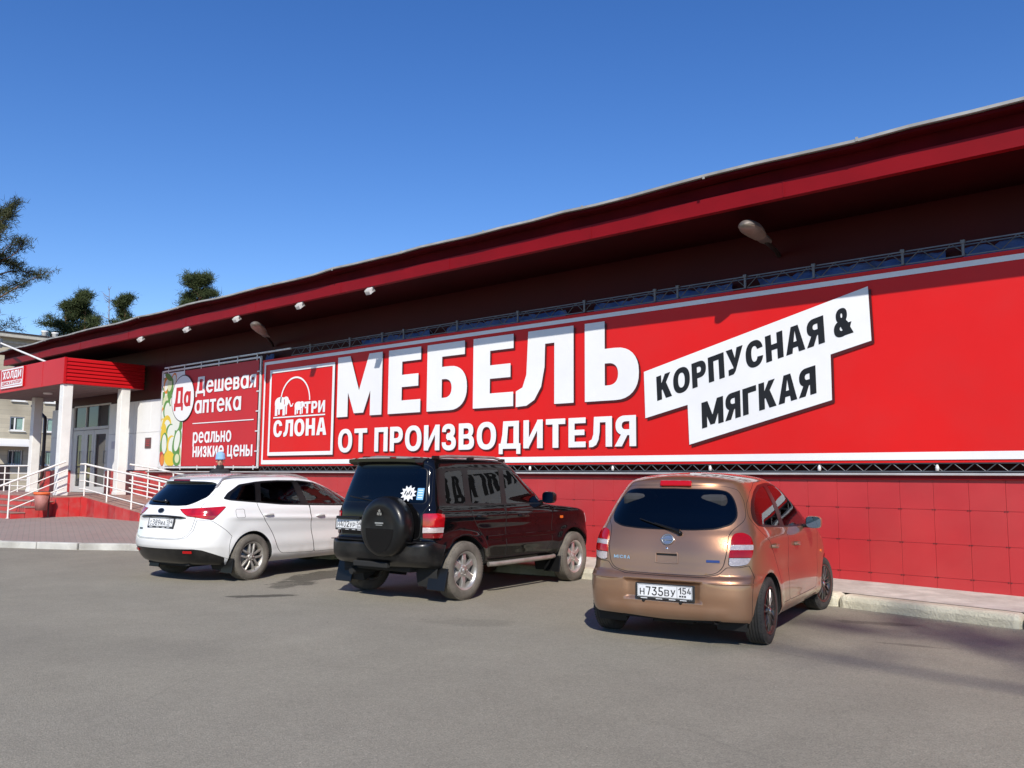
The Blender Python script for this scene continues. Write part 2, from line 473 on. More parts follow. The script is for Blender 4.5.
M = {}
M['asphalt'] = asphalt_mat()
M['paving'] = paving_mat()
M['kerb'] = mat('kerb_concrete', (.50, .49, .45), .9, var=.16, vscale=3, bump=.5, bscale=60, dirt=(.24, .22, .19), dscale=2.0, damt=.6)
M['apron'] = mat('apron_concrete', (.54, .52, .46), .92, var=.18, vscale=4, bump=.6, bscale=50, dirt=(.25, .225, .19), dscale=1.6, damt=.6)
M['kerb_old'] = mat('old_kerb_concrete', (.58, .54, .42), .92, var=.2, vscale=2.2, bump=.6, bscale=45, dirt=(.27, .25, .19), dscale=1.5, damt=.7)
M['clad'] = mat('red_cladding_panel', (.44, .030, .034), .33, var=.11, vscale=1.3, dirt=(.42, .06, .055), dscale=1.1, damt=.35, bump=.06, bscale=1.6)
M['joint'] = mat('panel_joint', (.46, .05, .05), .8)
M['clip'] = mat('panel_clip', (.12, .02, .02), .5)
M['cherry'] = mat('cherry_sheet', (.20, .0025, .006), .5, spec=.2, var=.12, vscale=1.5, bump=.03, bscale=3)
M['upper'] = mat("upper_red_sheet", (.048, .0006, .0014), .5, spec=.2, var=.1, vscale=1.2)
M['eave'] = mat('eave_painted_shade', (.075, .0015, .004), .8, spec=.1, var=.2, vscale=2)  # cherry red darkened to stand for shade under the roof edge
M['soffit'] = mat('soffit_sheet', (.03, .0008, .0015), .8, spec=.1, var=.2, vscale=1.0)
M['flash'] = mat('roof_flashing', (.33, .33, .32), .6, var=.25, vscale=2.5, dirt=(.2, .18, .16), dscale=4, damt=.5, bump=.1, bscale=10)
M['rooffelt'] = mat('roof_felt', (.12, .12, .12), .9, var=.2)
M['whitepan'] = mat('white_wall_panel', (.78, .78, .77), .4, var=.04, vscale=1.0, dirt=(.6, .59, .57), dscale=1.4, damt=.3)
M['whitepaint'] = mat('white_paint', (.76, .75, .72), .55, var=.06, vscale=3, dirt=(.5, .46, .41), dscale=2.0, damt=.22, bump=.08, bscale=25)
M['rail'] = mat('white_rail_paint', (.80, .78, .74), .45, var=.06, dirt=(.5, .4, .33), dscale=7, damt=.4)
M['steel'] = mat('galvanised_steel', (.16, .16, .17), .45, .8, var=.15, vscale=6)
M['pale_metal'] = mat('pale_metal', (.62, .60, .58), .4, .5, var=.12, vscale=3)
M['white_metal'] = mat('white_metal', (.72, .72, .72), .4, .2, dirt=(.4, .36, .32), dscale=6, damt=.4)
M['tarp'] = mat('blue_tarpaulin', (.035, .09, .30), .5, var=.3, vscale=5, bump=.8, bscale=9)
M['canopy'] = mat('canopy_red_panel', (.52, .008, .012), .38, spec=.25, var=.05, vscale=1.0)
M['siding'] = mat('red_siding', (.46, .008, .012), .4, spec=.25, var=.05, vscale=2.0)
M['ceil'] = mat('canopy_ceiling', (.20, .15, .145), .7, var=.08)
M['redtile'] = mat('red_tile', (.52, .035, .035), .4, var=.1, vscale=2.5, dirt=(.36, .2, .18), dscale=4, damt=.3, bump=.1)
M['redtile2'] = mat('red_tile_deep', (.40, .022, .026), .4, var=.15, vscale=2.5, dirt=(.36, .2, .18), dscale=4, damt=.3, bump=.1)
M['grout'] = mat('pale_grout', (.50, .40, .36), .85, var=.2)
M['browntile'] = mat('brown_step_tile', (.30, .17, .14), .6, var=.25, vscale=5, dirt=(.36, .29, .25), dscale=4, damt=.6)
M['darkglass'] = mat('dark_window_glass', (.015, .018, .022), .04, spec=.7)
M['doorframe'] = mat('door_frame_white', (.52, .52, .51), .4)
M['black'] = mat('black_metal', (.02, .02, .02), .5)
M['pipe'] = mat('brown_downpipe', (.035, .022, .02), .45)

# ------------------------------------------------------------------ ground, kerbs, pavement
def sheet(name, grid, m, kind='structure', smooth=False):
    nr = len(grid); nc = len(grid[0]); vs = [v for r in grid for v in r]
    fs = [(i * nc + j, i * nc + j + 1, (i + 1) * nc + j + 1, (i + 1) * nc + j) for i in range(nr - 1) for j in range(nc - 1)]
    b = MB(); b.add(vs, fs, 0, smooth); o = b.build(name, m); tag(o, kind=kind)
    return o
sheet('ground', [[(-300, -300, 0), (300, -300, 0)], [(-300, 300, 0), (300, 300, 0)]], M['asphalt'])

KL = [((-70, -16), (-70, 9.2), .32), ((-34, -.3), (-34, 9.2), .32), ((-25, 3.45), (-25, 9.2), .32), ((-21.5, 5.2), (-22, 9.3), .32), ((-19.05, 6.36), (-20.4, 9.5), .32), ((-17.42, 7.22), (-18, 10.1), .29),
      ((-16.65, 7.86), (-16.5, 10.6), .25), ((-14.8, 8.85), (-14.6, 11.2), .2)]
KR = [((-14.8, 8.85), (-14.6, 11.2), .2), ((-12.5, 9.65), (-12.4, 11.4), .19), ((-8, 10.4), (-8, 11.37), .185), ((-5.5, 10.42), (-5.5, 11.37), .178), ((-3.9, 10.27), (-3.9, 11.37), .165), ((-2, 10.02), (-2, 11.37), .135), ((3, 9.75), (3, 11.37), .12), ((14, 9.5), (14, 11.37), .12)]
def kz(x): return .12 if x < -14 else .14
def pave(name, KK, m, far):
    rows = []
    for t in (0, .2, .45, .7, 1):
        rows.append([(a[0] + (b[0] - a[0]) * t, a[1] + (b[1] - a[1]) * t, kz(a[0]) + (z - kz(a[0])) * (t * t * (3 - 2 * t))) for a, b, z in KK])
    rows.append([(b[0], far, z) for a, b, z in KK])
    o = sheet(name, rows, m, smooth=True); return o
pave('pavement', KL, M['paving'], 60)
pave('concrete_apron', KR, M['apron'], 12)

def kerb(name, KK, m, bev, L0=1.0, w=.16, wob=.006):
    b = MB(); pts = [Vector((a[0], a[1], kz(a[0]))) for a, _, _ in KK]
    rnd = random.Random(3)
    for p, q in zip(pts[:-1], pts[1:]):
        n = max(1, round((q - p).length / L0)); 
        if (p.x < -35): n = 6
        for i in range(n):
            a = p.lerp(q, i / n); c = p.lerp(q, (i + 1) / n); d = (c - a).normalized()
            nrm = Vector((d.y, -d.x, 0))
            off = nrm * (w * .5 - .03 + rnd.uniform(-wob, wob)); dz = rnd.uniform(-.008, .004)
            mid = (a + c) / 2 + off; hgt = (a.z + c.z) / 2 + .006 + .12
            ang = math.atan2(d.y, d.x) + rnd.uniform(-.004, .004)
            b.box((mid.x, mid.y, hgt / 2 - .12 + dz), ((c - a).length - .012, w, hgt), Matrix.Rotation(ang, 3, 'Z'), 0, bev)
    o = b.build(name, m); tag(o, kind='structure'); return o
kerb('kerb', KL, M['kerb'], .018)
kerb('kerb', KR, M['kerb_old'], .06, 1.6, .26, .014)

# ------------------------------------------------------------------ the shop building
WY = 11.6
BLD = empty('shop_building', (-14, WY, 0), 0, 'long low red shop building with white entrance wall and wide dark red overhanging roof', 'shop')
def bpart(mb, name, mats, parent=None, fix=True):
    o = mb.build(name, mats, parent or BLD, fix)
    if (parent or BLD) is BLD: o.location = (14, -WY, 0)
    return o
# lower red cladding, square panels with open joints
b = MB(); rnd = random.Random(5)
LY = 11.36
b.box((-6.9, LY + .06, .75), (33.0, .06, 1.46), None, 1); b.box((-6.9, (LY + WY) / 2 + .05, 1.46), (33.0, WY - LY, .03), None, 1)
rows = [(-.05, .282), (.282, .682), (.682, 1.088), (1.088, 1.452)]
PW = .3915
x = -3.223 - PW * 50
while x < 9.4:
    for z0, z1 in rows:
        tx = rnd.gauss(0, .0035); tz = rnd.gauss(0, .0035)
        Mx = Matrix.Rotation(tx, 3, 'X') @ Matrix.Rotation(tz, 3, 'Z')
        b.box((x + PW / 2, LY + .012, (z0 + z1) / 2), (PW - .0028, .02, z1 - z0 - .0032), Mx, 0, .0022)
    for z in (.282, .682, 1.088):
        for s in (-1, 1): b.box((x + s * .014, LY + .001, z), (.016, .012, .012), None, 2)
    x += PW
bpart(b, 'lower_wall', [M['clad'], M['joint'], M['clip']])
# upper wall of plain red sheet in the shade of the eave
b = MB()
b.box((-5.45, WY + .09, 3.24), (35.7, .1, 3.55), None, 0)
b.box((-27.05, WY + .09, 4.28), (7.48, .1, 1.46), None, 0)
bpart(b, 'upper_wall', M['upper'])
b = MB()
b.box((-6.9, LY - .035, 1.514), (33.0, .09, .03), None, 0, .008)
bpart(b, 'rail_moulding', M['pale_metal'])
b = MB()
b.box((-6.9, LY - .012, 1.474), (33.0, .05, .05), None, 0, .004)
bpart(b, 'moulding', M['cherry'])
# white entrance wall with door opening
b = MB()
def wpanel(x0, x1, z0, z1): b.box(((x0 + x1) / 2, WY + .03, (z0 + z1) / 2), (x1 - x0 - .006, .05, z1 - z0 - .006), None, 0, .004)
for side in (((-30.9, -30.05), (-30.05, -29.2)), ((-26.55, -25.75), (-25.75, -24.95), (-24.95, -23.92), (-23.92, -22.9))):
    b = MB()
    for x0, x1 in side: wpanel(x0, x1, 1.55, 2.62); wpanel(x0, x1, 2.62, 3.545)
    bpart(b, 'white_wall', M['whitepan'])
for x0, x1 in ((-31.5, -29.2), (-26.55, -23.25)):
    b = MB(); n = max(1, round((x1 - x0) / .42))
    for i in range(n):
        for q, (z0, z1) in enumerate(((.32, .72), (.72, 1.12), (1.12, 1.535))):
            a = x0 + (x1 - x0) * i / n; c = x0 + (x1 - x0) * (i + 1) / n
            b.box(((a + c) / 2, WY - .005, (z0 + z1) / 2), (c - a - .008, .09, z1 - z0 - .008), None, (i * 7 + q * 3) % 2, .004)
    b.box(((x0 + x1) / 2, WY + .01, .93), (x1 - x0 - .01, .05, 1.18), None, 2)
    bpart(b, 'plinth', [M['redtile'], M['redtile2'], M['grout']])
b = MB(); b.box((-27.87, WY + .05, 3.57), (2.65, .05, .05), None, 0, .004); b.box((-27.87, WY + .05, 2.86), (2.65, .06, .09), None, 0, .004)
for xx in (-29.17, -26.58): b.box((xx, WY + .05, 2.2), (.06, .06, 2.7), None, 0, .004)
b.box((-28.27, WY + .045, 3.22), (.05, .05, .66), None, 0, .004)
DF = bpart(b, 'door_frame', M['doorframe'])
b = MB(); b.box((-27.87, WY + .07, 3.22), (2.56, .012, .66)); bpart(b, 'transom_window', M['darkglass'])
for x0, x1, gx0, gx1 in ((-29.13, -28.32, -28.86, -28.52), (-28.31, -27.62, -28.08, -27.76), (-27.60, -26.62, -27.48, -26.78)):
    b = MB(); zb, zt = .87, 2.80
    b.box(((x0 + gx0) / 2, WY + .05, (zb + zt) / 2), (gx0 - x0, .05, zt - zb), None, 0); b.box(((x1 + gx1) / 2, WY + .05, (zb + zt) / 2), (x1 - gx1, .05, zt - zb), None, 0)
    b.box(((gx0 + gx1) / 2, WY + .05, (zb + 1.05) / 2), (gx1 - gx0, .05, 1.05 - zb), None, 0); b.box(((gx0 + gx1) / 2, WY + .05, (zt + 2.66) / 2), (gx1 - gx0, .05, zt - 2.66), None, 0)
    d = bpart(b, 'door', M['doorframe'])
    g = MB(); g.box(((gx0 + gx1) / 2, WY + .055, 1.855), (gx1 - gx0, .012, 1.61)); o = g.build('door_glass', M['darkglass'], d)
    g = MB(); g.tube([(gx1 + .05, WY - .03, 1.75), (gx1 + .05, WY - .03, 2.15)], .015); g.bar((gx1 + .05, WY - .03, 1.77), (gx1 + .05, WY + .03, 1.77), .015, .015); g.bar((gx1 + .05, WY - .03, 2.13), (gx1 + .05, WY + .03, 2.13), .015, .015)
    g.build('handle', M['steel'], d)
b = MB(); b.box((-27.9, WY + .5, 2.2), (3.2, .04, 2.9)); bpart(b, 'dark_lobby', M['black'])
# eave: flashing, overhang band with painted shade, fascia, soffit
X0, X1 = -31.5, 12.0
nseg = 70; rr = random.Random(11)
xs = [X0 + (X1 - X0) * i / nseg for i in range(nseg + 1)]
wv = [.012 * math.sin(x * .9) + .01 * math.sin(x * 2.3 + 1) + rr.gauss(0, .006) for x in xs]
def strip(mb, prof, mi=0, wave=None, x_off=0):
    n = len(prof); vs = []; fs = []
    for i, x in enumerate(xs):
        for k, (y, z) in enumerate(prof):
            vs.append((x + (x_off if i == 0 else 0), y, z + (wv[i] if wave and wave[k] else 0)))
    for i in range(nseg):
        for k in range(n):
            k2 = (k + 1) % n
            fs.append((i * n + k, i * n + k2, (i + 1) * n + k2, (i + 1) * n + k))
    fs.append(tuple(range(n))); fs.append(tuple(reversed(range(nseg * n, nseg * n + n))))
    mb.add(vs, fs, mi)
b = MB(); strip(b, [(9.985, 5.38), (9.985, 5.414), (10.35, 5.432), (10.35, 5.376)], 0, (1, 1, 1, 1))
for k in range(1, 22): b.box((X0 + k * 2.0, 9.982, 5.395), (.03, .012, .05), None, 0)
bpart(b, 'roof_flashing', M['flash'])
b = MB(); strip(b, [(10.03, 5.335), (10.03, 5.372), (10.24, 5.372), (10.24, 5.335)], 0, (1, 1, 1, 1)); strip(b, [(10.215, 5.182), (10.215, 5.34), (10.3, 5.34), (10.3, 5.182)]); bpart(b, 'eave_shade_band', M['eave'])  # overhang and top of fascia, roof-edge shadow put into the colour
b = MB(); strip(b, [(10.2, 4.966), (10.2, 5.178), (10.3, 5.178), (10.3, 4.966)])
for k in range(1, 15): b.box((X0 + k * 3.0, 10.1975, 5.07), (.02, .006, .20), None, 0)
bpart(b, 'fascia', M['cherry'])
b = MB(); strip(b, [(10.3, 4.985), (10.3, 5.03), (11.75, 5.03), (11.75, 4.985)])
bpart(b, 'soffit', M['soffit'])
b = MB(); b.box((-9.75, 20.0, 5.40), (43.4, 19.4, .06)); bpart(b, 'roof', M['rooffelt'])
b = MB(); b.box((-9.5, 29.0, 2.6), (42.6, .3, 5.2)); b.box((-30.75, 20.4, 2.6), (.3, 17.4, 5.2)); b.box((11.7, 20.4, 2.6), (.3, 17.4, 5.2)); bpart(b, 'rear_wall', M['whitepan'])
# entrance canopy
CX = -24.31; CL = -31.2; CF = 9.34
b = MB()
b.box(((CX + CL) / 2, CF + .02, 4.195), (CX - CL, .04, .71), None, 0, .004)
for xx in (-25.75, -27.6, -29.4): b.box((xx, CF - .0015, 4.195), (.012, .006, .70), None, 0)
bpart(b, 'canopy_front', M['canopy'])
b = MB(); n = 7; hh = .71 / n
for i in range(n):
    z = 3.84 + i * hh; L = 11.55 - CF - .06
    Mr = Matrix(((0, 1, 0), (1, 0, 0), (0, 0, 1)))
    b.prism([(CX - .02, z), (CX + .026, z + .012), (CX + .014, z + hh * .6), (CX - .004, z + hh * .98), (CX - .02, z + hh * .98)], L, Matrix.Translation((0, CF + .06, 0)))
b.box((CX + .006, CF + .03, 4.195), (.05, .07, .72), None, 0, .004)
bpart(b, 'canopy_siding', M['siding'])
b = MB(); b.box(((CX + CL) / 2 - .02, (CF + 11.55) / 2 + .03, 3.87), (CX - CL - .06, 11.55 - CF - .04, .05)); b.box(((CX + CL) / 2 - .02, (CF + 11.55) / 2 + .03, 4.53), (CX - CL - .06, 11.55 - CF - .04, .05))
for k in range(1, 14): b.box((CX - k * .5, (CF + 11.5) / 2, 3.843), (.012, 2.1, .008))
bpart(b, 'canopy_ceiling', M['ceil'])
b = MB(); b.lathe([(0, 0), (.12, 0), (.13, .02), (.13, .05)], 20, Matrix.Translation((-27.6, 10.2, 3.80)) @ Matrix.Rotation(R(90), 4, 'X')); bpart(b, 'canopy_lamp', M['white_metal'])
for (x, y) in ((-24.46, 9.5), (-24.46, 11.06), (-29.55, 10.62)):
    b = MB(); w = .25
    b.box((x, y, 2.35), (w, w, 2.98), None, 0, .012); b.box((x, y, .91), (w + .03, w + .03, .09), None, 0, .008)
    for z in (1.75, 2.7): b.box((x, y, z), (w + .003, w + .003, .008))
    bpart(b, 'column', M['whitepaint'])
b = MB(); b.tube([(-32.2, 11.42, 3.75), (-31.5, 11.42, 3.5), (-31.02, 11.42, 3.3), (-30.97, 11.42, 3.2), (-30.97, 11.42, 1.35), (-31.05, 11.4, 1.22), (-31.55, 11.4, 1.02)], .055, 10)
bpart(b, 'downpipe', M['pipe'])

# platform with steps and ramp
PF = empty('entrance_platform', (-26, 9.3, .3), 0, 'red tiled entrance platform with brown steps and a wheelchair ramp beside it', 'entrance steps')
def ppart(mb, name, mats):
    o = mb.build(name, mats, PF); o.location = (26, -9.3, -.3); return o
b = MB(); b.box((-28.5, 10.41, .84), (9.0, 2.33, .04), None, 0, .004); ppart(b, 'platform_floor', M['browntile'])
b = MB()
for i in range(20):
    b.box((-24.22 - i * .45, 9.262, .56), (.438, .03, .52), None, i % 2, .003)
for i in range(2): b.box((-23.995, 9.40 + i * .3, .56), (.03, .288, .52), None, 0, .003)
b.box((-28.5, 10.41, .5), (8.96, 2.265, .6), None, 2)
ppart(b, 'platform_wall', [M['redtile'], M['redtile2'], M['grout']])
for i in range(3):
    z = .725 - i * .135; y1 = 9.245 - i * .34; 
    b = MB(); b.box((-26.75, y1 - .165, z / 2 + .1), (5.1 , .33, z - .2), None, 1, .004); b.box((-26.75, y1 - .172, z - .012), (5.14, .345, .025), None, 0, .004)
    ppart(b, 'step', [M['browntile'], M['redtile']])
b = MB(); rl = 5.4; z0, z1 = .855, .33
def rz_(x): return z0 + (z1 - z0) * (x + 24.0) / rl
b.add([(-23.98, 9.87, z0), (-18.6, 9.87, z1), (-18.6, 11.5, z1), (-23.98, 11.5, z0), (-23.98, 9.87, .2), (-18.6, 9.87, .2), (-18.6, 11.5, .2), (-23.98, 11.5, .2)], [(0, 1, 2, 3), (0, 3, 7, 4), (1, 5, 6, 2), (3, 2, 6, 7), (0, 4, 5, 1)])
ppart(b, 'ramp', M['browntile'])
b = MB()
for i in range(13):
    a = -23.975 + i * .41; c = a + .396; 
    b.add([(a, 9.845, .22), (c, 9.845, .22), (c, 9.845, rz_(c) - .012), (a, 9.845, rz_(a) - .012), (a, 9.868, .22), (c, 9.868, .22), (c, 9.868, rz_(c) - .012), (a, 9.868, rz_(a) - .012)],
          [(0, 1, 2, 3), (0, 4, 5, 1), (1, 5, 6, 2), (2, 6, 7, 3), (3, 7, 4, 0)], (i * 5 + i // 3) % 2)
b.add([(-23.97, 9.862, .22), (-18.7, 9.862, .22), (-18.7, 9.862, rz_(-18.7) - .015), (-23.97, 9.862, .84)], [(0, 1, 2, 3)], 2)
ppart(b, 'ramp_wall', [M['redtile'], M['redtile2'], M['grout']])

def railing(label, runs, posts, name='railing'):
    """runs: list of polylines (rails); posts: list of (foot, head)"""
    p0 = Vector(posts[0][0])
    t = empty(name, p0, 0, label, 'railing', 'white tube railings round the entrance')
    for pts, r in runs:
        b = MB(); b.tube([Vector(p) - p0 for p in pts], r, 8); b.build('rail', M['rail'], t)
    for f, h in posts:
        b = MB(); b.tube([Vector(f) - p0, Vector(h) - p0], .021, 8); b.lathe([(0, 0), (.045, 0), (.045, .01), (0, .012)], 10, Matrix.Translation(Vector(f) - p0) @ Matrix.Rotation(R(90), 4, 'X')); b.build('post', M['rail'], t)
    return t
yr = 9.93
px = [-24.0, -22.62, -21.24, -19.86, -18.7]
railing('white four bar railing along the front edge of the wheelchair ramp', [([(-24.3, yr, .86 + h), (-24.0, yr, .86 + h)] + [(x, yr, rz_(x) + h) for x in px[1:]], r) for h, r in ((.84, .026), (.62, .017), (.40, .017), (.18, .017))],
        [((x, yr, rz_(x) - .02), (x, yr, rz_(x) + .84)) for x in px])
yr2 = 11.32; px2 = [-24.2, -23.3, -21.9, -20.5, -19.1]
railing('white four bar railing on the wall side of the wheelchair ramp', [([(-24.4, yr2, rz_(-24.2) + h)] + [(x, yr2, rz_(x) + h) for x in px2[1:]], r) for h, r in ((.84, .026), (.62, .017), (.40, .017), (.18, .017))],
        [((x, yr2, rz_(x) - .02), (x, yr2, rz_(x) + .84)) for x in px2[1:]])
def sz(y): return .86 + (.32 - .86) * (9.45 - y) / 1.3
railing('white sloping handrail beside the brown entrance steps', [([(-24.22, 9.5, .90 + h), (-24.22, 9.3, sz(9.35) + h), (-24.22, 7.7, sz(7.75) + h)], r) for h, r in ((.86, .026),)] + [([(-24.22, 9.5, .9 + h), (-24.22, 8.18, sz(8.18) + h)], .015) for h in (.62, .40, .18)],
        [((-24.22, 8.18, .31), (-24.22, 8.18, sz(8.18) + .86))])
railing('white horizontal railing at the far left side of the entrance platform', [([(-29.6, 10.5, .86 + h), (-32.9, 10.5, .86 + h)], r) for h, r in ((.82, .026), (.58, .017), (.37, .017), (.18, .017))],
        [((x, 10.5, .85), (x, 10.5, 1.68)) for x in (-30.4, -31.6, -32.8)])
# stay rod
st = empty('stay_rod', (-25.9, 9.5, 4.55), 0, 'thin white stay rod sloping from the canopy up to the roof corner', 'stay rod')
b = MB(); b.tube([(0, 0, 0), (-5.3, .48, 1.12)], .03, 8); b.build('rod', M['rail'], st)
b = MB(); b.box((0, 0, 0), (.12, .08, .06), None, 0, .01); b.build('bracket', M['steel'], st)
b = MB(); b.box((-5.3, .48, 1.12), (.1, .08, .3), None, 0, .01); b.build('bracket', M['steel'], st)

# litter bin by the steps
lb = empty('litter_bin', (-23.8, 8.8, .31), .2, 'small brown litter bin with orange rim on a post beside the steps', 'litter bin')
mbin = mat('bin_paint', (.34, .13, .11), .6, var=.2, dirt=(.4, .3, .27)); morange = mat('bin_rim_orange', (.72, .14, .04), .5, var=.15)
b = MB(); b.lathe([(.0, .2), (.13, .2), (.175, .6), (.165, .6), (.12, .22)], 18, Matrix.Rotation(R(90), 4, 'X')); b.build('bucket', mbin, lb)
b = MB(); b.lathe([(.162, .59), (.19, .6), (.2, .64), (.18, .66), (.15, .64)], 18, Matrix.Rotation(R(90), 4, 'X')); b.build('rim', morange, lb)
b = MB(); b.tube([(0, .2, 0), (0, .2, .72)], .02, 8); b.bar((0, .2, .5), (0, .15, .5), .04, .04); b.build('post', M['pipe'], lb)

# spot lights on the eave, street-lamp heads
mlens = mat('lamp_lens', (.55, .55, .52), .2, spec=.6)
def spot(x, label):
    t = empty('spotlight', (x, 10.2, 4.966), 0, label, 'spotlight', 'small white spotlights under the eave')
    Mr = Matrix.Rotation(R(38), 3, 'X')
    b = MB(); b.box((0, .0, -.075), (.14, .08, .10), Mr, 0, .012)
    for k in range(5): b.box(Vector((-.056 + k * .028, -.045, -.115)), (.007, .04, .09), Mr, 0)
    b.build('housing', M['white_metal'], t)
    b = MB(); b.box(Vector((0, .047, -.05)), (.135, .006, .085), Mr, 0); b.build('lens', mlens, t)
    b = MB(); b.bar((-.08, 0, -.08), (-.08, .02, .02), .02, .006); b.bar((.08, 0, -.08), (.08, .02, .02), .02, .006); b.bar((-.08, .02, .012), (.08, .02, .012), .02, .006); b.build('bracket', M['steel'], t)
for x, l in ((-21.77, 'small white spotlight under the eave nearest the entrance canopy'), (-19.42, 'small white spotlight under the eave above the pharmacy banner'), (-17.21, 'small white spotlight beside the left street lamp head under the eave'),
             (-14.83, 'small white spotlight under the eave above the square logo'), (-12.61, 'small white spotlight under the eave furthest from the entrance')): spot(x, l)
mlampb = mat('lamp_body', (.15, .13, .12), .55, .3, var=.2, dirt=(.2, .16, .14)); mlampl = mat('lamp_glass', (.20, .17, .135), .35, var=.15, vscale=12)
def lamp_head(base, tip, label):
    base = Vector(base); tip = Vector(tip)
    t = empty('street_lamp_head', base, 0, label, 'street lamp', 'street lamp heads under the eave')
    d = tip - base; L = d.length; X = d / L; Y = Vector((0, 0, 1)).cross(X).normalized(); Z = X.cross(Y); Mr = Matrix((X, Y, Z)).transposed().to_4x4()
    b = MB(); b.tube([Mr @ Vector((-.06, 0, -.05)), Mr @ Vector((.06, 0, -.01)), Mr @ Vector((L * .34, 0, .0))], .03, 10); b.build('arm', M['pipe'], t)
    prof = [(L * .30, .05, .05), (L * .36, .085, .075), (L * .52, .085, .08), (L * .56, .10, .10), (L * .66, .13, .10), (L * .8, .15, .11), (L * .93, .115, .085), (L * .99, .06, .05), (L * 1.0, .002, .002)]
    for nmx, sgn, mm in (('housing', 1, mlampb), ('diffuser', -1, mlampl)):
        b = MB(); vs = []; fs = []; n = 12
        pr = prof if sgn > 0 else prof[3:]
        for (x, w, h) in pr:
            for k in range(n + 1):
                a = math.pi * k / n * sgn; hh_ = h if sgn > 0 else h * .55
                vs.append(Mr @ Vector((x, w * math.cos(a) * (.93 if sgn < 0 else 1), hh_ * math.sin(a))))
        for i in range(len(pr) - 1):
            for k in range(n): fs.append((i * (n + 1) + k, i * (n + 1) + k + 1, (i + 1) * (n + 1) + k + 1, (i + 1) * (n + 1) + k))
        b.add(vs, fs, 0, True)
        b.add([vs[i * (n + 1)] for i in range(len(pr))] + [vs[i * (n + 1) + n] for i in range(len(pr) - 1, -1, -1)], [tuple(range(2 * len(pr)))], 0)
        b.build(nmx, mm, t)
LAMPS = [((-17.86, 11.55, 4.56), (-16.6, 10.25, 4.72)), ((-5.21, 11.55, 4.66), (-5.1, 10.3, 4.76))]
lamp_head(*LAMPS[0], 'grey street lamp head on a short arm above the join of the two banners')
lamp_head(*LAMPS[1], 'grey street lamp head on a short arm above the tilted white sign')
# ------------------------------------------------------------------ banners
def banner_mat(name, c, rough=.42):
    return mat(name, c, rough, var=.05, vscale=.5, bump=.28, bscale=1.5, dirt=(c[0] * .8 + .02, c[1] * .8 + .02, c[2] * .8 + .02), dscale=.7, damt=.35, spec=.3)
M['ban_red'] = banner_mat('banner_red', (.64, .009, .008))
M['ban_white'] = banner_mat('banner_white', (.80, .80, .81))
M['ban_shadow'] = banner_mat('banner_print_dark_red', (.075, .007, .007))
M['ban_black'] = banner_mat('banner_black', (.012, .012, .014))
M['ph_red'] = banner_mat('pharmacy_red', (.52, .020, .028))
BY = 11.30
def fabric(x0, x1, z0, z1, y, nx, nz, amp):
    vs = []; fs = []
    for j in range(nz + 1):
        for i in range(nx + 1):
            u, v = i / nx, j / nz
            e = min(1, 8 * min(u, 1 - u)) * min(1, 5 * min(v, 1 - v))
            d = amp * e * (math.sin(i * .9 + j * .4) * .5 + math.sin(i * .31 + 2) * .8)
            vs.append((x0 + (x1 - x0) * u, y + .009 + d * .5, z0 + (z1 - z0) * v))
    for j in range(nz):
        for i in range(nx):
            a = j * (nx + 1) + i; fs.append((a, a + 1, a + nx + 2, a + nx + 1))
    return vs, fs
# main banner
BN = empty('furniture_banner', (-8, BY, 1.66), 0, 'very wide bright red furniture shop banner with huge white lettering along the wall', 'banner', 'advertising banners on the wall')
def bp_(mb, name, mats, parent=None):
    o = mb.build(name, mats, parent or BN, fix=False)
    if parent is None: o.location = (8, -BY, -1.66)
    return o
BX0, BX1 = -17.86, 2.0
b = MB(); vs, fs = fabric(BX0, BX1, 1.655, 4.125, BY, 60, 8, .004); b.add(vs, fs, 0, True)
b.box(((BX0 + BX1) / 2, BY + .05, 2.89), (BX1 - BX0 - .02, .04, 2.44)); bp_(b, 'fabric', M['ban_red'])
b = MB(); F1 = lambda a, c: (a, BY - .004, c)
shape_mesh(b, [('+', g_r(-17.765, 1.69, 1.9, 4.068)), ('-', g_r(-17.70, 1.785, 1.82, 4.0))], F1); bp_(b, 'white_border', M['ban_white'])
# big word
DX, DZ = .036, -.036
def word(boxes, y, dx=0, dz=0, grow=0):
    b = MB()
    for ch, x0, x1, z0, z1, s in boxes:
        ops, w = glyph(ch, s, s * .62)
        V, F = cdt_shape(ops)
        b.add([(x0 + (x1 - x0) * a / w + dx, y, z0 + (z1 - z0) * c + dz) for a, c in V], F)
    return b
MEB = [('М', -14.96, -13.505, 2.668, 3.94, .30), ('Е', -13.31, -12.36, 2.668, 3.94, .32), ('Б', -12.18, -11.11, 2.668, 3.94, .32), ('Е', -10.955, -9.98, 2.668, 3.94, .32), ('Л', -9.92, -8.66, 2.66, 3.94, .31), ('Ь', -8.43, -7.39, 2.66, 3.94, .32)]
bp_(word(MEB, BY - .004, DX, DZ), 'lettering_shadow', M['ban_shadow'])
bp_(word(MEB, BY - .008), 'lettering', M['ban_white'])
OTP = (-14.885, -7.45, 1.93, 2.41)
def line(text, mp, mname, s, h, gap, name='lettering', parent=None):
    b = MB(); text_mesh(b, text, mp, s, h, gap); return bp_(b, name, M[mname], parent)
line('ОТ ПРОИЗВОДИТЕЛЯ', wallmap(OTP[0] + .03, OTP[1] + .03, OTP[2] - .025, OTP[3] - .03, BY - .004), 'ban_shadow', .24, .19, .13, 'lettering_shadow')
line('ОТ ПРОИЗВОДИТЕЛЯ', wallmap(*OTP, BY - .008), 'ban_white', .24, .19, .13)
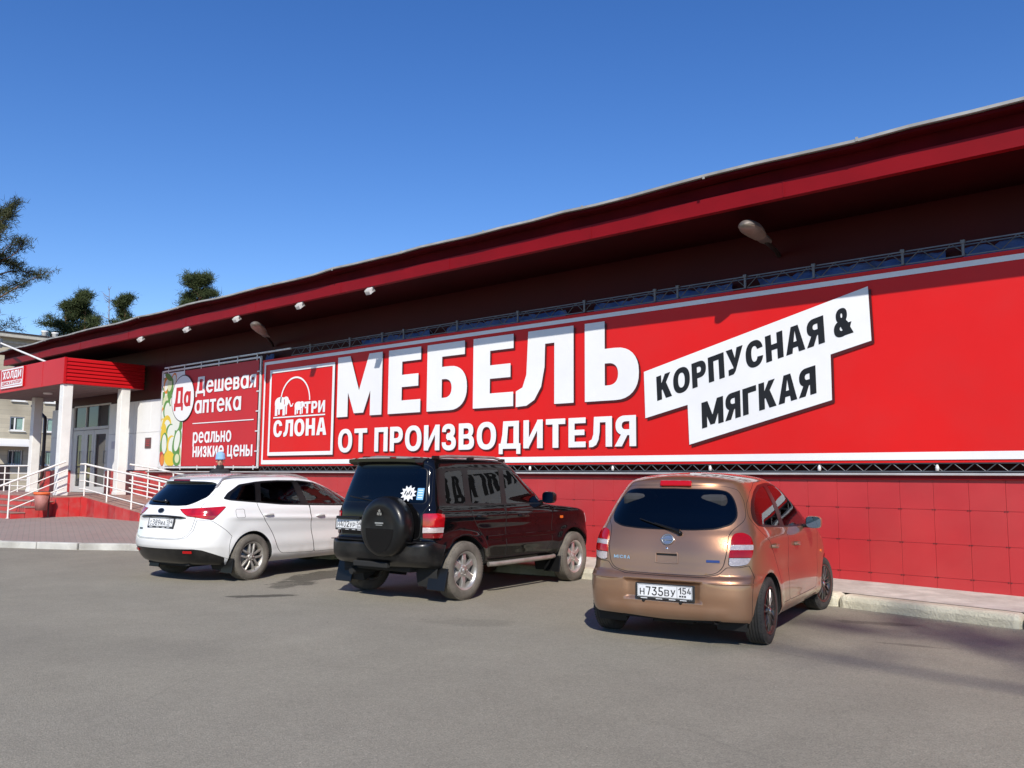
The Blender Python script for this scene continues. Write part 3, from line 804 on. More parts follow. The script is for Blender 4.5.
# square logo
b = MB()
shape_mesh(b, [('+', g_r(-17.52, 1.885, -15.07, 3.86)), ('-', g_r(-17.45, 1.965, -15.15, 3.785))], F1); bp_(b, 'logo_frame', M['ban_white'])
b = MB(); shape_mesh(b, [('+', g_r(-15.07, 1.85, -15.03, 3.82)), ('+', g_r(-17.48, 1.85, -15.03, 1.885))], F1); bp_(b, 'logo_shadow', M['ban_shadow'])
LG = empty('logo', (0, 0, 0)); LG.parent = BN; LG.location = (8, -BY, -1.66)
def lg(mb, name, m='ban_white'): return mb.build(name, M[m], LG, fix=False)
b = MB(); F2 = lambda a, c: (a, BY - .004, c)
shape_mesh(b, [('+', g_r(-17.33, 2.735, -15.37, 2.765))], F2)
arc = []
for i in range(25):
    a = math.pi * i / 24; arc.append((-16.5 + .575 * math.cos(a), 3.09 + .56 * math.sin(a)))
arc2 = [(-16.5 + (x + 16.5) * .93, 3.09 + (z - 3.09) * .93) for x, z in reversed(arc)]
shape_mesh(b, [('+', arc + arc2)], F2); lg(b, 'arch_line')
def eleph(x0, z0, w, h):
    e = [('+', g_e(x0 + w * .40, z0 + h * .66, w * .36, h * .33)), ('+', g_e(x0 + w * .74, z0 + h * .74, w * .19, h * .25)),
         ('+', g_r(x0 + w * .06, z0, x0 + w * .22, z0 + h * .7)), ('+', g_r(x0 + w * .27, z0 + h * .06, x0 + w * .38, z0 + h * .6)), ('+', g_r(x0 + w * .55, z0, x0 + w * .70, z0 + h * .7)), ('+', g_r(x0 + w * .74, z0 + h * .05, x0 + w * .83, z0 + h * .5)),
         ('+', [(x0 + w * .86, z0 + h * .82), (x0 + w * .96, z0 + h * .60), (x0 + w * 1.04, z0 + h * .42), (x0 + w * 1.16, z0 + h * .44), (x0 + w * 1.22, z0 + h * .60), (x0 + w * 1.17, z0 + h * .61), (x0 + w * 1.13, z0 + h * .51), (x0 + w * 1.06, z0 + h * .53), (x0 + w * .98, z0 + h * .78)]),
         ('-', [(x0 + w * .62, z0 + h * .84), (x0 + w * .66, z0 + h * .86), (x0 + w * .68, z0 + h * .60), (x0 + w * .62, z0 + h * .56), (x0 + w * .64, z0 + h * .62)])]
    return e
b = MB(); shape_mesh(b, eleph(-17.31, 2.79, .62, .43), F2); shape_mesh(b, eleph(-16.52, 2.79, .40, .29), F2); lg(b, 'animal_silhouettes')
b = MB(); text_mesh(b, 'ТРИ', wallmap(-16.14, -15.38, 2.80, 3.06, BY - .0045), .27, .2, .12); lg(b, 'lettering')
b = MB(); text_mesh(b, 'СЛОНА', wallmap(-17.31, -15.31, 2.31, 2.685, BY - .004), .28, .21, .12); lg(b, 'lettering')
# tilted white sign printed on the banner
PAN = [(-7.30, 3.066), (-3.885, 3.925), (-3.865, 3.215), (-4.398, 3.082), (-4.398, 2.479), (-6.525, 1.934), (-6.545, 2.522), (-7.28, 2.352)]
b = MB(); b.add([(x + .036, BY - .004, z - .04) for x, z in PAN], [tuple(range(8))]); bp_(b, 'panel_shadow', M['ban_shadow'])
b = MB(); b.add([(x, BY - .008, z) for x, z in PAN], [tuple(range(8))]); bp_(b, 'white_panel', M['ban_white'])
line('КОРПУСНАЯ &', affmap((-7.063, 2.605), (-4.085, 3.345), (-7.077, 2.972), BY - .012), 'ban_black', .29, .215, .12)
line('МЯГКАЯ', affmap((-6.31, 2.162), (-4.60, 2.582), (-6.315, 2.537), BY - .012), 'ban_black', .29, .215, .12)

# pharmacy banner
PB = empty('pharmacy_banner', (-20.2, BY, 1.66), 0, 'smaller dark red pharmacy banner with a fruit strip on its left edge', 'banner', 'advertising banners on the wall')
def pp(mb, name, m, fix=False):
    o = mb.build(name, m, PB, fix); o.location = (20.2, -BY, -1.66); return o
b = MB(); vs, fs = fabric(-22.66, -18.02, 1.66, 4.16, BY, 24, 10, .008); b.add(vs, fs, 0, True); pp(b, 'fabric', M['ph_red'])
b = MB(); b.add([(-22.66, BY - .004, 1.665), (-21.5, BY - .004, 1.665), (-21.5, BY - .004, 4.155), (-22.66, BY - .004, 4.155)], [(0, 1, 2, 3)]); pp(b, 'fruit_strip', M['ban_white'])
cols = {'g': (.10, .26, .06), 'y': (.72, .50, .04), 'o': (.70, .22, .04), 'r': (.5, .05, .04), 'p': (.62, .64, .40), 'd': (.22, .12, .05), 'w': (.72, .74, .66)}
for k in cols: M['fr_' + k] = banner_mat('fruit_print_' + {'g': 'green', 'y': 'yellow', 'o': 'orange', 'r': 'red', 'p': 'pale_green', 'd': 'brown', 'w': 'cream'}[k], cols[k])
fr = [('w', -22.25, 3.62, .26, .28), ('d', -22.45, 3.85, .14, .22), ('p', -22.42, 3.35, .2, .22), ('g', -22.18, 3.2, .14, .3), ('o', -22.48, 3.0, .17, .26), ('w', -22.1, 2.95, .25, .33), ('y', -22.35, 2.72, .26, .30), ('w', -22.3, 2.70, .17, .2),
      ('g', -22.08, 2.52, .30, .26), ('w', -22.08, 2.55, .2, .2), ('y', -22.5, 2.5, .15, .3), ('w', -21.85, 2.85, .2, .26), ('g', -22.45, 2.22, .2, .34), ('w', -22.43, 2.25, .13, .26), ('y', -22.02, 2.18, .26, .30), ('w', -22.0, 2.22, .19, .22),
      ('g', -21.75, 2.3, .2, .36), ('w', -21.74, 2.32, .14, .28), ('r', -22.53, 1.86, .13, .2), ('o', -22.5, 1.83, .11, .15), ('y', -22.1, 1.86, .30, .20), ('g', -21.72, 1.84, .2, .18), ('p', -21.7, 1.86, .12, .12), ('y', -21.85, 3.2, .14, .2), ('g', -22.35, 4.05, .22, .08), ('w', -21.62, 3.55, .1, .3)]
rr = random.Random(4)
rq = random.Random(9)
for q in range(30):
    x = rq.uniform(-22.62, -21.6); z = rq.uniform(1.8, 4.0); k = rq.choice('ggyyop'); rx = rq.uniform(.12, .22); rz = rq.uniform(.15, .3)
    fr.insert(rq.randrange(0, max(1, len(fr) // 2)), (k, x, z, rx, rz))
    if rq.random() < .8: fr.insert(fr.index((k, x, z, rx, rz)) + 1, (rq.choice('ww'), x + .02, z + .01, rx * .72, rz * .74))
for i, (k, x, z, rx, rz) in enumerate(fr):
    a = rr.uniform(-.5, .5); pts = []
    for q, (u, v) in enumerate(g_e(0, 0, rx, rz, 2.0, 22)):
        uu = u * math.cos(a) - v * math.sin(a) + x; vv = u * math.sin(a) + v * math.cos(a) + z
        pts.append((min(max(uu, -22.65), -21.51), BY - .0045 - i * .00013, min(max(vv, 1.67), 4.15)))
    mb_ = MB(); mb_.add(pts, [tuple(range(len(pts)))]); pp(mb_, 'fruit_print', M['fr_' + k])
b = MB(); F3 = lambda a, c: (a, BY - .0150, c)
shape_mesh(b, [('+', g_e(-21.53, 3.43, .60, .62, 2.0, 44))], F3); pp(b, 'round_badge', M['ban_black'])
b = MB(); F3b = lambda a, c: (a, BY - .0175, c)
shape_mesh(b, [('+', g_e(-21.53, 3.43, .575, .595, 2.0, 44))], F3b); pp(b, 'round_badge', M['ban_white'])
b = MB(); text_mesh(b, 'Да', wallmap(-21.98, -21.12, 3.21, 3.73, BY - .020), .26, .19, .06); pp(b, 'lettering', M['ph_red'])
for tx, x0, x1, z0, h in (('Дешевая', -20.9, -18.10, 3.51, .43), ('аптека', -20.92, -18.72, 3.0, .45), ('реально', -20.94, -19.10, 2.245, .37), ('низкие цены', -20.92, -18.15, 1.885, .37)):
    b = MB(); text_mesh(b, tx, wallmap(x0, x1, z0, z0 + h, BY - .005), .185, .155, .09); pp(b, 'lettering', M['ban_white'])
b = MB(); shape_mesh(b, [('+', g_r(-20.99, 2.735, -18.14, 2.758))], lambda a, c: (a, BY - .005, c)); pp(b, 'dividing_line', M['ban_white'])
# tube frame of the pharmacy banner with ties
b = MB()
for z in (1.625, 4.215): b.bar((-22.75, BY + .02, z), (-17.93, BY + .02, z), .045, .045, 0, bev=.008)
b.bar((-22.73, BY + .02, 1.6), (-22.73, BY + .02, 4.24), .045, .045, 0, bev=.008); b.bar((-17.95, BY + .02, 1.6), (-17.95, BY + .02, 4.24), .045, .045, 0, bev=.008)
for i in range(6):
    x = -22.4 + i * .86; b.bar((x, BY, 4.15), (x, BY, 4.33), .03, .012); b.bar((x, BY, 1.57), (x, BY, 1.67), .03, .012)
for i in range(5):
    z = 2.0 + i * .47; b.bar((-18.06, BY - .004, z), (-17.93, BY - .004, z), .014, .03)
b.bar((-22.7, BY + .05, 4.32), (-16.8, BY + .05, 4.32), .04, .04, 0, bev=.006)
pp(b, 'tube_frame', M['white_metal'], True)

M['clamp'] = mat('grey_clamp', (.17, .17, .18), .5, .4)
# trusses above and below the main banner
def truss(name, label, x0, x1, z0, z1, y, pitch, group, fixtures=None):
    t = empty(name, (x0, y, z0), 0, label, 'truss', group); o = Vector((x0, y, z0))
    b = MB(); 
    for z in (z0, z1):
        for yy in (y, y + .14): b.bar(Vector((x0, yy, z)) - o, Vector((x1, yy, z)) - o, .015, .015)
    b.build('chord', M['steel'], t)
    b = MB(); n = int((x1 - x0) / pitch)
    for i in range(n):
        a = x0 + i * pitch; c = a + pitch / 2
        b.tube([Vector((a, y, z0)) - o, Vector((c, y, z1)) - o], .007, 5, caps=False); b.tube([Vector((c, y, z1)) - o, Vector((a + pitch, y, z0)) - o], .007, 5, caps=False)
    b.build('lattice', M['steel'], t)
    return t
t = truss('banner_truss', 'steel lattice truss along the top edge of the wide red banner', -16.75, 2.2, 4.15, 4.315, BY + .04, .36, 'steel trusses holding the wide banner')
for i, x in enumerate([-16.0, -14.6, -13.55, -12.9, -11.4, -9.9, -8.45, -7.1, -6.7, -5.6, -4.6, -3.45, -2.75, -1.5]):
    b = MB(); b.box((x + 16.75, -.03, .085), (.032, .02, .19), None, 0, .004); b.box((x + 16.75, -.03, .165), (.052, .04, .05), None, 0, .006); b.build('clamp', M['clamp'], t)
t = truss('banner_truss', 'steel lattice truss along the bottom edge of the wide red banner', -17.9, 2.2, 1.548, 1.648, BY + .035, .235, 'steel trusses holding the wide banner')
for x in (-14.2, -11.9, -9.6, -7.9, -6.2, -4.6, -3.15, -1.7):
    b = MB(); b.lathe([(0, -.02), (.02, -.02), (.024, .02), (.012, .055), (0, .06)], 10, Matrix.Translation((x + 17.9, -.03, .025)) @ Matrix.Rotation(R(90), 4, 'X')); b.build('bolt_cap', M['white_metal'], t)
# blue tarpaulin pieces caught behind the top truss
def tarp(x0, x1, label, seed):
    rr = random.Random(seed); b = MB(); n = max(6, int((x1 - x0) / .08)); vs = []; fs = []
    for i in range(n + 1):
        x = x0 + (x1 - x0) * i / n
        for j, z in enumerate((4.125, 4.17, 4.23, 4.30)):
            vs.append((x + rr.uniform(-.02, .02), BY + .235 + rr.uniform(-.03, .03), z + (rr.uniform(-.03, .015) if j == 3 else 0)))
    for i in range(n):
        for j in range(3): fs.append((i * 4 + j, i * 4 + j + 1, i * 4 + j + 5, i * 4 + j + 4))
    b.add(vs, fs, 0, True); o = b.build('tarpaulin', M['tarp'], fix=False); tag(o, label, 'tarpaulin', 'blue tarpaulins behind the truss')
tarp(-18.1, -17.75, 'scrap of blue tarpaulin at the top corner between the two banners', 1)
tarp(-14.5, -12.4, 'blue tarpaulin behind the top truss above the first huge letters', 2)
tarp(-11.9, -9.0, 'dark blue tarpaulin strip behind the top truss above the middle of the huge word', 3)
tarp(-8.4, -5.9, 'blue tarpaulin behind the top truss left of the tilted white sign', 4)
tarp(-5.5, -3.0, 'blue tarpaulin behind the top truss above the tilted white sign', 5)
tarp(-2.8, 2.0, 'longest blue tarpaulin behind the right end of the top truss', 6)

# sign on the canopy
SG = empty('shop_sign', (-27.97, CF, 4.24), 0, 'small red and white shop sign on the front of the entrance canopy', 'sign')
def sg(mb, name, m, fix=False):
    o = mb.build(name, m, SG, fix); o.location = (27.97, -CF, -4.24); return o
b = MB(); b.box((-27.97, CF - .02, 4.24), (1.78, .03, .60), None, 0, .004); sg(b, 'board', M['canopy'], True)
b = MB(); FS = lambda a, c: (a, CF - .038, c)
shape_mesh(b, [('+', g_r(-28.84, 3.955, -27.10, 4.525)), ('-', g_r(-28.80, 4.0, -27.14, 4.485))], FS); shape_mesh(b, [('+', g_r(-28.78, 4.02, -27.16, 4.165))], FS); sg(b, 'white_frame', M['ban_white'])
b = MB(); text_mesh(b, 'ХОЛДИ', wallmap(-28.70, -27.24, 4.235, 4.455, CF - .039), .24, .19, .12); sg(b, 'lettering', M['ban_white'])
b = MB(); text_mesh(b, 'ДИСКАУНТЕР', wallmap(-28.72, -27.22, 4.055, 4.145, CF - .043), .2, .16, .12); sg(b, 'lettering', M['ph_red'])
# small plates on the white wall
PL = empty('wall_plate', (-23.98, WY, 2.32), 0, 'small dark notice plate on the sunlit white wall beside the pharmacy banner', 'notice')
b = MB(); b.box((0, -.008, 0), (.34, .016, .30), None, 0, .003); b.build('plate', mat('plate_brown', (.10, .04, .04), .4), PL)
b = MB()
for i in range(4): b.box((0, -.0185, .08 - i * .05), (.24 - .03 * (i % 2), .003, .014))
b.build('engraved_lines', M['ph_red'], PL)
PL = empty('wall_notice', (-26.15, WY, 2.3), 0, 'pale paper notice on the shaded white wall beside the doors', 'notice')
b = MB(); b.box((0, -.004, 0), (.30, .006, .22), None, 0); b.build('sheet', mat('notice_paper', (.55, .54, .58), .7), PL)
# ------------------------------------------------------------------ car bodies
def pchip(xk, yk):
    x = np.asarray(xk, float); y = np.asarray(yk, float); h = np.diff(x); d = np.diff(y) / h; n = len(x); m = np.zeros(n)
    for i in range(1, n - 1):
        if d[i - 1] * d[i] > 0:
            w1 = 2 * h[i] + h[i - 1]; w2 = h[i] + 2 * h[i - 1]; m[i] = (w1 + w2) / (w1 / d[i - 1] + w2 / d[i])
    m[0] = d[0]; m[-1] = d[-1]
    def f(q):
        q = np.clip(q, x[0], x[-1]); i = np.clip(np.searchsorted(x, q, 'right') - 1, 0, n - 2); t = (q - x[i]) / h[i]
        t2 = t * t; t3 = t2 * t
        return (2 * t3 - 3 * t2 + 1) * y[i] + (t3 - 2 * t2 + t) * h[i] * m[i] + (-2 * t3 + 3 * t2) * y[i + 1] + (t3 - t2) * h[i] * m[i + 1]
    return f

def round_poly(pts, r, n=5):
    """round each corner of a polygon of (x,y) tuples; r may be a list"""
    out = []; k = len(pts)
    for i in range(k):
        p = Vector(pts[i]); a = Vector(pts[i - 1]); c = Vector(pts[(i + 1) % k]); rr = r[i] if isinstance(r, (list, tuple)) else r
        la = (a - p).length; lc = (c - p).length; q = min(rr, la * .48, lc * .48)
        if q < 1e-4: out.append(tuple(p)); continue
        s = p + (a - p) / la * q; e = p + (c - p) / lc * q
        for j in range(n + 1):
            t = j / n; out.append(tuple(s * (1 - t) ** 2 + p * 2 * t * (1 - t) + e * t * t))
    return out
def densify(pts, d=.03):
    o = []; k = len(pts)
    for i in range(k):
        a = Vector(pts[i]); b_ = Vector(pts[(i + 1) % k]); n = max(1, int((b_ - a).length / d))
        for j in range(n): o.append(tuple(a.lerp(b_, j / n)))
    return o
def offset_poly(pts, d):
    """inward offset"""
    k = len(pts); A = sum(pts[i][0] * pts[(i + 1) % k][1] - pts[(i + 1) % k][0] * pts[i][1] for i in range(k)); sg = 1 if A > 0 else -1
    o = []
    for i in range(k):
        p = Vector(pts[i]); a = Vector(pts[i - 1]); c = Vector(pts[(i + 1) % k])
        e1 = (p - a); e2 = (c - p)
        if e1.length < 1e-9 or e2.length < 1e-9: o.append(tuple(p)); continue
        n1 = Vector((-e1.y, e1.x)).normalized() * sg; n2 = Vector((-e2.y, e2.x)).normalized() * sg
        n_ = (n1 + n2); 
        if n_.length < 1e-6: n_ = n1
        n_.normalize(); o.append(tuple(p + n_ * min(d / max(.5, n_.dot(n1)), d * 2)))
    return o
def clip_half(pts, axis, lim):
    """keep coordinates >= lim"""
    o = []; k = len(pts)
    for i in range(k):
        a = pts[i]; b_ = pts[(i + 1) % k]; ia = a[axis] >= lim; ib = b_[axis] >= lim
        if ia: o.append(a)
        if ia != ib:
            t = (lim - a[axis]) / (b_[axis] - a[axis]); o.append((a[0] + (b_[0] - a[0]) * t, a[1] + (b_[1] - a[1]) * t))
    return o

class Body:
    """a car shell: rings at rising heights, each ring a rounded plan outline; u runs from the middle of the tail along the side to the nose"""
    def __init__(s, keys, bow=.03, droop=.0, droop_c=1.0, droop_v=(1.2, 1.5), hook=None, Lu=3.0):
        k = np.array(keys, float); s.k = k
        V = np.zeros(len(k)); V[0] = k[0, 0]
        for i in range(1, len(k)): V[i] = V[i - 1] + max(math.hypot(k[i, 0] - k[i - 1, 0], k[i, 3] - k[i - 1, 3]), .004)
        s.V0, s.V1 = V[0], V[-1]; s.Vk = V
        s.fz, s.fr, s.ff, s.fw, s.fn, s.fa, s.fnf, s.faf = [pchip(V, k[:, j]) for j in range(8)]
        s.bow = bow; s.droop = droop; s.dc = droop_c; s.dv = droop_v; s.hook = hook; s.Lu = Lu; s.ua, s.ub = .30, .72
        us = np.linspace(0, 1, 90); vs = np.linspace(s.V0, s.V1, 90); U, W = np.meshgrid(us, vs)
        s.tU, s.tV = U.ravel(), W.ravel(); s.tP = s.F(s.tU, s.tV)
    def F(s, u, V):
        u = np.asarray(u, float); V = np.asarray(V, float)
        z = s.fz(V); xr = s.fr(V); xf = s.ff(V); w = s.fw(V); n = s.fn(V); nf = s.fnf(V)
        ar = np.minimum(s.fa(V), .49 * (xf - xr)); af = np.minimum(s.faf(V), .49 * (xf - xr))
        def corner(t, n):
            a = np.clip(t, 0, 1) * math.pi / 2; c = np.cos(a); sn = np.sin(a)
            r = (np.abs(c) ** n + np.abs(sn) ** n) ** (-1 / n); return r * c, r * sn
        cr, sr = corner(u / s.ua, n); cf, sf = corner((1 - u) / (1 - s.ub), nf)
        x = np.where(u < s.ua, xr + ar * (1 - cr), np.where(u > s.ub, xf - af * (1 - cf), xr + ar + (xf - af - xr - ar) * np.clip((u - s.ua) / (s.ub - s.ua), 0, 1)))
        y = w * np.where(u < s.ua, sr, np.where(u > s.ub, sf, 1.0))
        xm = (s.k[0, 1] + s.k[0, 2]) / 2; hl = (s.k[0, 2] - s.k[0, 1]) / 2
        y = y * (1 - s.bow * ((x - xm) / hl) ** 2)
        if s.droop:
            t = np.clip((V - s.dv[0]) / (s.dv[1] - s.dv[0]), 0, 1); t = t * t * (3 - 2 * t)
            z = z - s.droop * t * (x - s.dc) ** 2
        if s.hook: x, y, z = s.hook(x, y, z, u, V)
        return np.stack([x, -y, z], -1)          # right-hand side (y < 0)
    def normal(s, u, V):
        e = 1.5e-3
        u = np.asarray(u, float); V = np.asarray(V, float)
        du = s.F(np.clip(u + e, 0, 1), V) - s.F(np.clip(u - e, 0, 1), V); dv = s.F(u, np.clip(V + e, s.V0, s.V1)) - s.F(u, np.clip(V - e, s.V0, s.V1))
        # symmetric on the middle line
        nrm = np.cross(du, dv); L = np.linalg.norm(nrm, axis=-1, keepdims=True); nrm = nrm / np.maximum(L, 1e-12)
        mid = (u < 1e-6) | (u > 1 - 1e-6); nrm[mid, 1] = 0; L = np.linalg.norm(nrm, axis=-1, keepdims=True); nrm = nrm / np.maximum(L, 1e-12)
        top = V > s.V1 - .03; nrm[top] = (0, 0, 1)
        return nrm
    def inv(s, kind, a, z):
        """projected point -> (u, V): 's' side (x,z), 'r' rear (y,z), 'f' front (y,z)"""
        if z < s.V0 and z <= s.k[0, 0]:
            u, V = s.inv(kind, a, s.k[0, 0] + 1e-4); return u, s.V0 - (s.k[0, 0] - z)
        i = 0 if kind == 's' else 1; T = s.tP
        if kind == 's': m = (s.tU > .02) & (s.tU < .98)
        elif kind == 'r': m = s.tU < .34
        else: m = s.tU > .66
        d = (T[:, i] - a) ** 2 + (T[:, 2] - z) ** 2 + np.where(m, 0, 1e3) + np.where(s.tV > s.V1 - .1, 1e2, 0); j = int(np.argmin(d)); u, V = s.tU[j], s.tV[j]
        e = 1e-4
        for _ in range(14):
            P = s.F(u, V); r = np.array([P[i] - a, P[2] - z])
            if abs(r).max() < 2e-5: break
            A = (s.F(min(u + e, 1), V) - s.F(max(u - e, 0), V)) / (min(u + e, 1) - max(u - e, 0)); B = (s.F(u, min(V + e, s.V1)) - s.F(u, max(V - e, s.V0))) / (min(V + e, s.V1) - max(V - e, s.V0))
            J = np.array([[A[i], B[i]], [A[2], B[2]]])
            try: st = np.linalg.solve(J, -r)
            except np.linalg.LinAlgError: break
            st = np.clip(st, -.05, .05); u = float(np.clip(u + st[0], 0, 1)); V = float(np.clip(V + st[1], s.V0, s.V1))
        return u, V
    def dom(s, p):
        k, a, z = p
        if k == 'u':
            u = a; lo, hi = s.V0, s.V1 - .02
            for _ in range(40):
                m = (lo + hi) / 2
                if s.F(u, m)[2] < z: lo = m
                else: hi = m
            return (u * s.Lu, lo)
        if k == 'r' and a > 0:
            u, V = s.inv('r', 0.0, z); return (-a, V)
        if k == 'f' and a > 0:
            u, V = s.inv('f', 0.0, z); return (s.Lu + a, V)
        u, V = s.inv(k, a, z); return (u * s.Lu, V)
    def outline(s, pts, r=.03, kind=None, d=.03):
        """pts: (kind,a,z) or (a,z) with kind; rounded in its own projection when it has one kind"""
        if kind:
            q = densify(round_poly(pts, r), d); return [s.dom((kind, *p)) for p in q]
        q = [s.dom(p) for p in pts]
        return densify(round_poly(q, r), d)
    def at(s, kind, a, z):
        """surface point, normal (right-hand side or its mirror)"""
        sg = 1
        if kind in 'rf' and a > 0: sg = -1
        u, V = s.inv(kind, -abs(a) if kind in 'rf' else a, z)
        P = s.F(u, V); n = s.normal(np.array([u]), np.array([V]))[0]
        P = Vector(P); n = Vector(n)
        if sg < 0: P.y *= -1; n.y *= -1
        return P, n

def split_body(B, regions, step=.026):
    """regions: dicts name, o (outline in domain), gap. first match wins. -> dict name -> (verts, tris, normals); '_body', '_gap'"""
    au = np.arange(0, B.Lu + 1e-6, B.Lu / round(B.Lu / step)); bv = np.linspace(B.V0, B.V1, int((B.V1 - B.V0) / step) + 1)
    G = np.array([(a, b_) for a in au for b_ in bv]); G[:, 0] += 0
    inner = (G[:, 0] > 1e-6) & (G[:, 0] < B.Lu - 1e-6) & (G[:, 1] > B.V0 + 1e-6) & (G[:, 1] < B.V1 - 1e-6)
    jit = np.random.RandomState(1).uniform(-.0015, .0015, G.shape); G[inner] += jit[inner]
    loops = []
    for r in regions:
        def cl(p):
            p = clip_half(p, 0, 0.0); p = clip_half(p, 1, B.V0)
            q = [(B.Lu - x, y) for x, y in p]; q = clip_half(q, 0, 0.0); q = [(x, B.V1 - y) for x, y in q]; q = clip_half(q, 1, 0.0)
            q = [(B.Lu - x, B.V1 - y) for x, y in q]
            o = []
            for v in q:
                if not o or math.hypot(v[0] - o[-1][0], v[1] - o[-1][1]) > 5e-4: o.append(v)
            return o
        r['c'] = cl(r['o']); r['i'] = cl(offset_poly(r['o'], r['gap'])) if r.get('gap') else None
        loops.append(r['c'])
        if r['i']: loops.append(r['i'])
    allp = np.array([p for l in loops for p in densify(l, .012) if 1e-6 < p[0] < B.Lu - 1e-6]) if loops else np.zeros((0, 2))
    keep = np.ones(len(G), bool)
    if len(allp):
        for i0 in range(0, len(G), 2000):
            g = G[i0:i0 + 2000]; d = np.min(((g[:, None, :] - allp[None, :, :]) ** 2).sum(-1), 1); keep[i0:i0 + 2000] = d > (step * .3) ** 2
    bd = ~inner; keep |= bd & (np.isclose(G[:, 0], 0) | np.isclose(G[:, 0], B.Lu)) & np.isin(np.round(G[:, 1], 5), np.round([B.V0, B.V1], 5))
    G = G[keep]
    vs = [Vector((float(a), float(b_))) for a, b_ in G]; es = []
    for l in loops:
        b0 = len(vs); vs += [Vector(p) for p in l]; n = len(l); es += [(b0 + i, b0 + (i + 1) % n) for i in range(n)]
    V_, E_, F_, *_ = delaunay_2d_cdt(vs, es, [], 0, 1e-6)
    D = np.array([(v.x, v.y) for v in V_]); T = np.array([f for f in F_ if len(f) == 3])
    C = D[T].mean(1); P = B.F(np.clip(D[:, 0] / B.Lu, 0, 1), np.clip(D[:, 1], B.V0, B.V1)); NRM = B.normal(np.clip(D[:, 0] / B.Lu, 0, 1), np.clip(D[:, 1], B.V0, B.V1))
    P[D[:, 0] < 1e-6, 1] = 0; P[D[:, 0] > B.Lu - 1e-6, 1] = 0
    lab = np.full(len(T), '_body', dtype=object); done = np.zeros(len(T), bool)
    for r in regions:
        m = pip(r['c'], C) & ~done
        if r['i'] is not None:
            mi = pip(r['i'], C) if len(r['i']) > 2 else np.zeros(len(C), bool)
            lab[m & mi] = r['name']; lab[m & ~mi] = r.get('gapname', '_gap')
        else: lab[m] = r['name']
        done |= m
    # outward orientation
    a = P[T[:, 1]] - P[T[:, 0]]; c = P[T[:, 2]] - P[T[:, 0]]; fn = np.cross(a, c); ctr = NRM[T].mean(1)
    flip = (fn * ctr).sum(1) < 0; T[flip] = T[flip][:, ::-1]
    out = {}
    for nme in set(lab):
        t = T[lab == nme]; idx, invx = np.unique(t, return_inverse=True); out[nme] = (P[idx], invx.reshape(-1, 3), NRM[idx])
    return out

def shell_mesh(name, pieces, mats, parent, sides='both', depth=0.0, skirt=True, lin=None):
    """pieces: list of (verts,tris,normals,mat index). sides: 'both' = one mesh with both halves, 'r' or 'l' one half"""
    AV = []; AT = []; AN = []; AM = []; base = 0
    for (P, T, Nn, mi) in pieces:
        Q = P + Nn * depth
        hs = {'both': (1, -1), 'r': (1,), 'l': (-1,)}[sides]
        for h in hs:
            q = Q.copy(); nn = Nn.copy(); t = T.copy()
            if h < 0: q[:, 1] *= -1; nn[:, 1] *= -1; t = t[:, ::-1]
            AV.append(q); AN.append(nn); AT.append(t + base); AM += [mi] * len(t); base += len(q)
            if depth and skirt:
                cnt = {}
                for tr in t:
                    for i in range(3):
                        e = (tr[i], tr[(i + 1) % 3]); cnt[tuple(sorted(e))] = cnt.get(tuple(sorted(e)), 0) + 1
                o = P.copy()
                if h < 0: o[:, 1] *= -1
                sv = []; sn = []; stt = []
                for tr in t:
                    for i in range(3):
                        e = (tr[i], tr[(i + 1) % 3])
                        if cnt[tuple(sorted(e))] == 1 and not (abs(q[e[0], 1]) < 1e-6 and abs(q[e[1], 1]) < 1e-6):
                            k = len(sv); pa, pb, oa, ob = q[e[0]], q[e[1]], o[e[0]] - nn[e[0]] * .004, o[e[1]] - nn[e[1]] * .004
                            sv += [pa, pb, ob, oa]; f = np.cross(pb - pa, oa - pa); f = -f / max(np.linalg.norm(f), 1e-9); sn += [f] * 4
                            stt += [(k, k + 2, k + 1), (k, k + 3, k + 2)]
                if sv:
                    AV.append(np.array(sv)); AN.append(np.array(sn)); AT.append(np.array(stt) + base); AM += [mi] * len(stt); base += len(sv)
    V = np.concatenate(AV); T = np.concatenate(AT); Nn = np.concatenate(AN)
    me = bpy.data.meshes.new(name); me.from_pydata(V.tolist(), [], T.tolist())
    me.polygons.foreach_set('use_smooth', [True] * len(T)); me.polygons.foreach_set('material_index', AM); me.update()
    me.normals_split_custom_set_from_vertices([tuple(n) for n in Nn])
    return link_mesh(name, me, mats, parent)

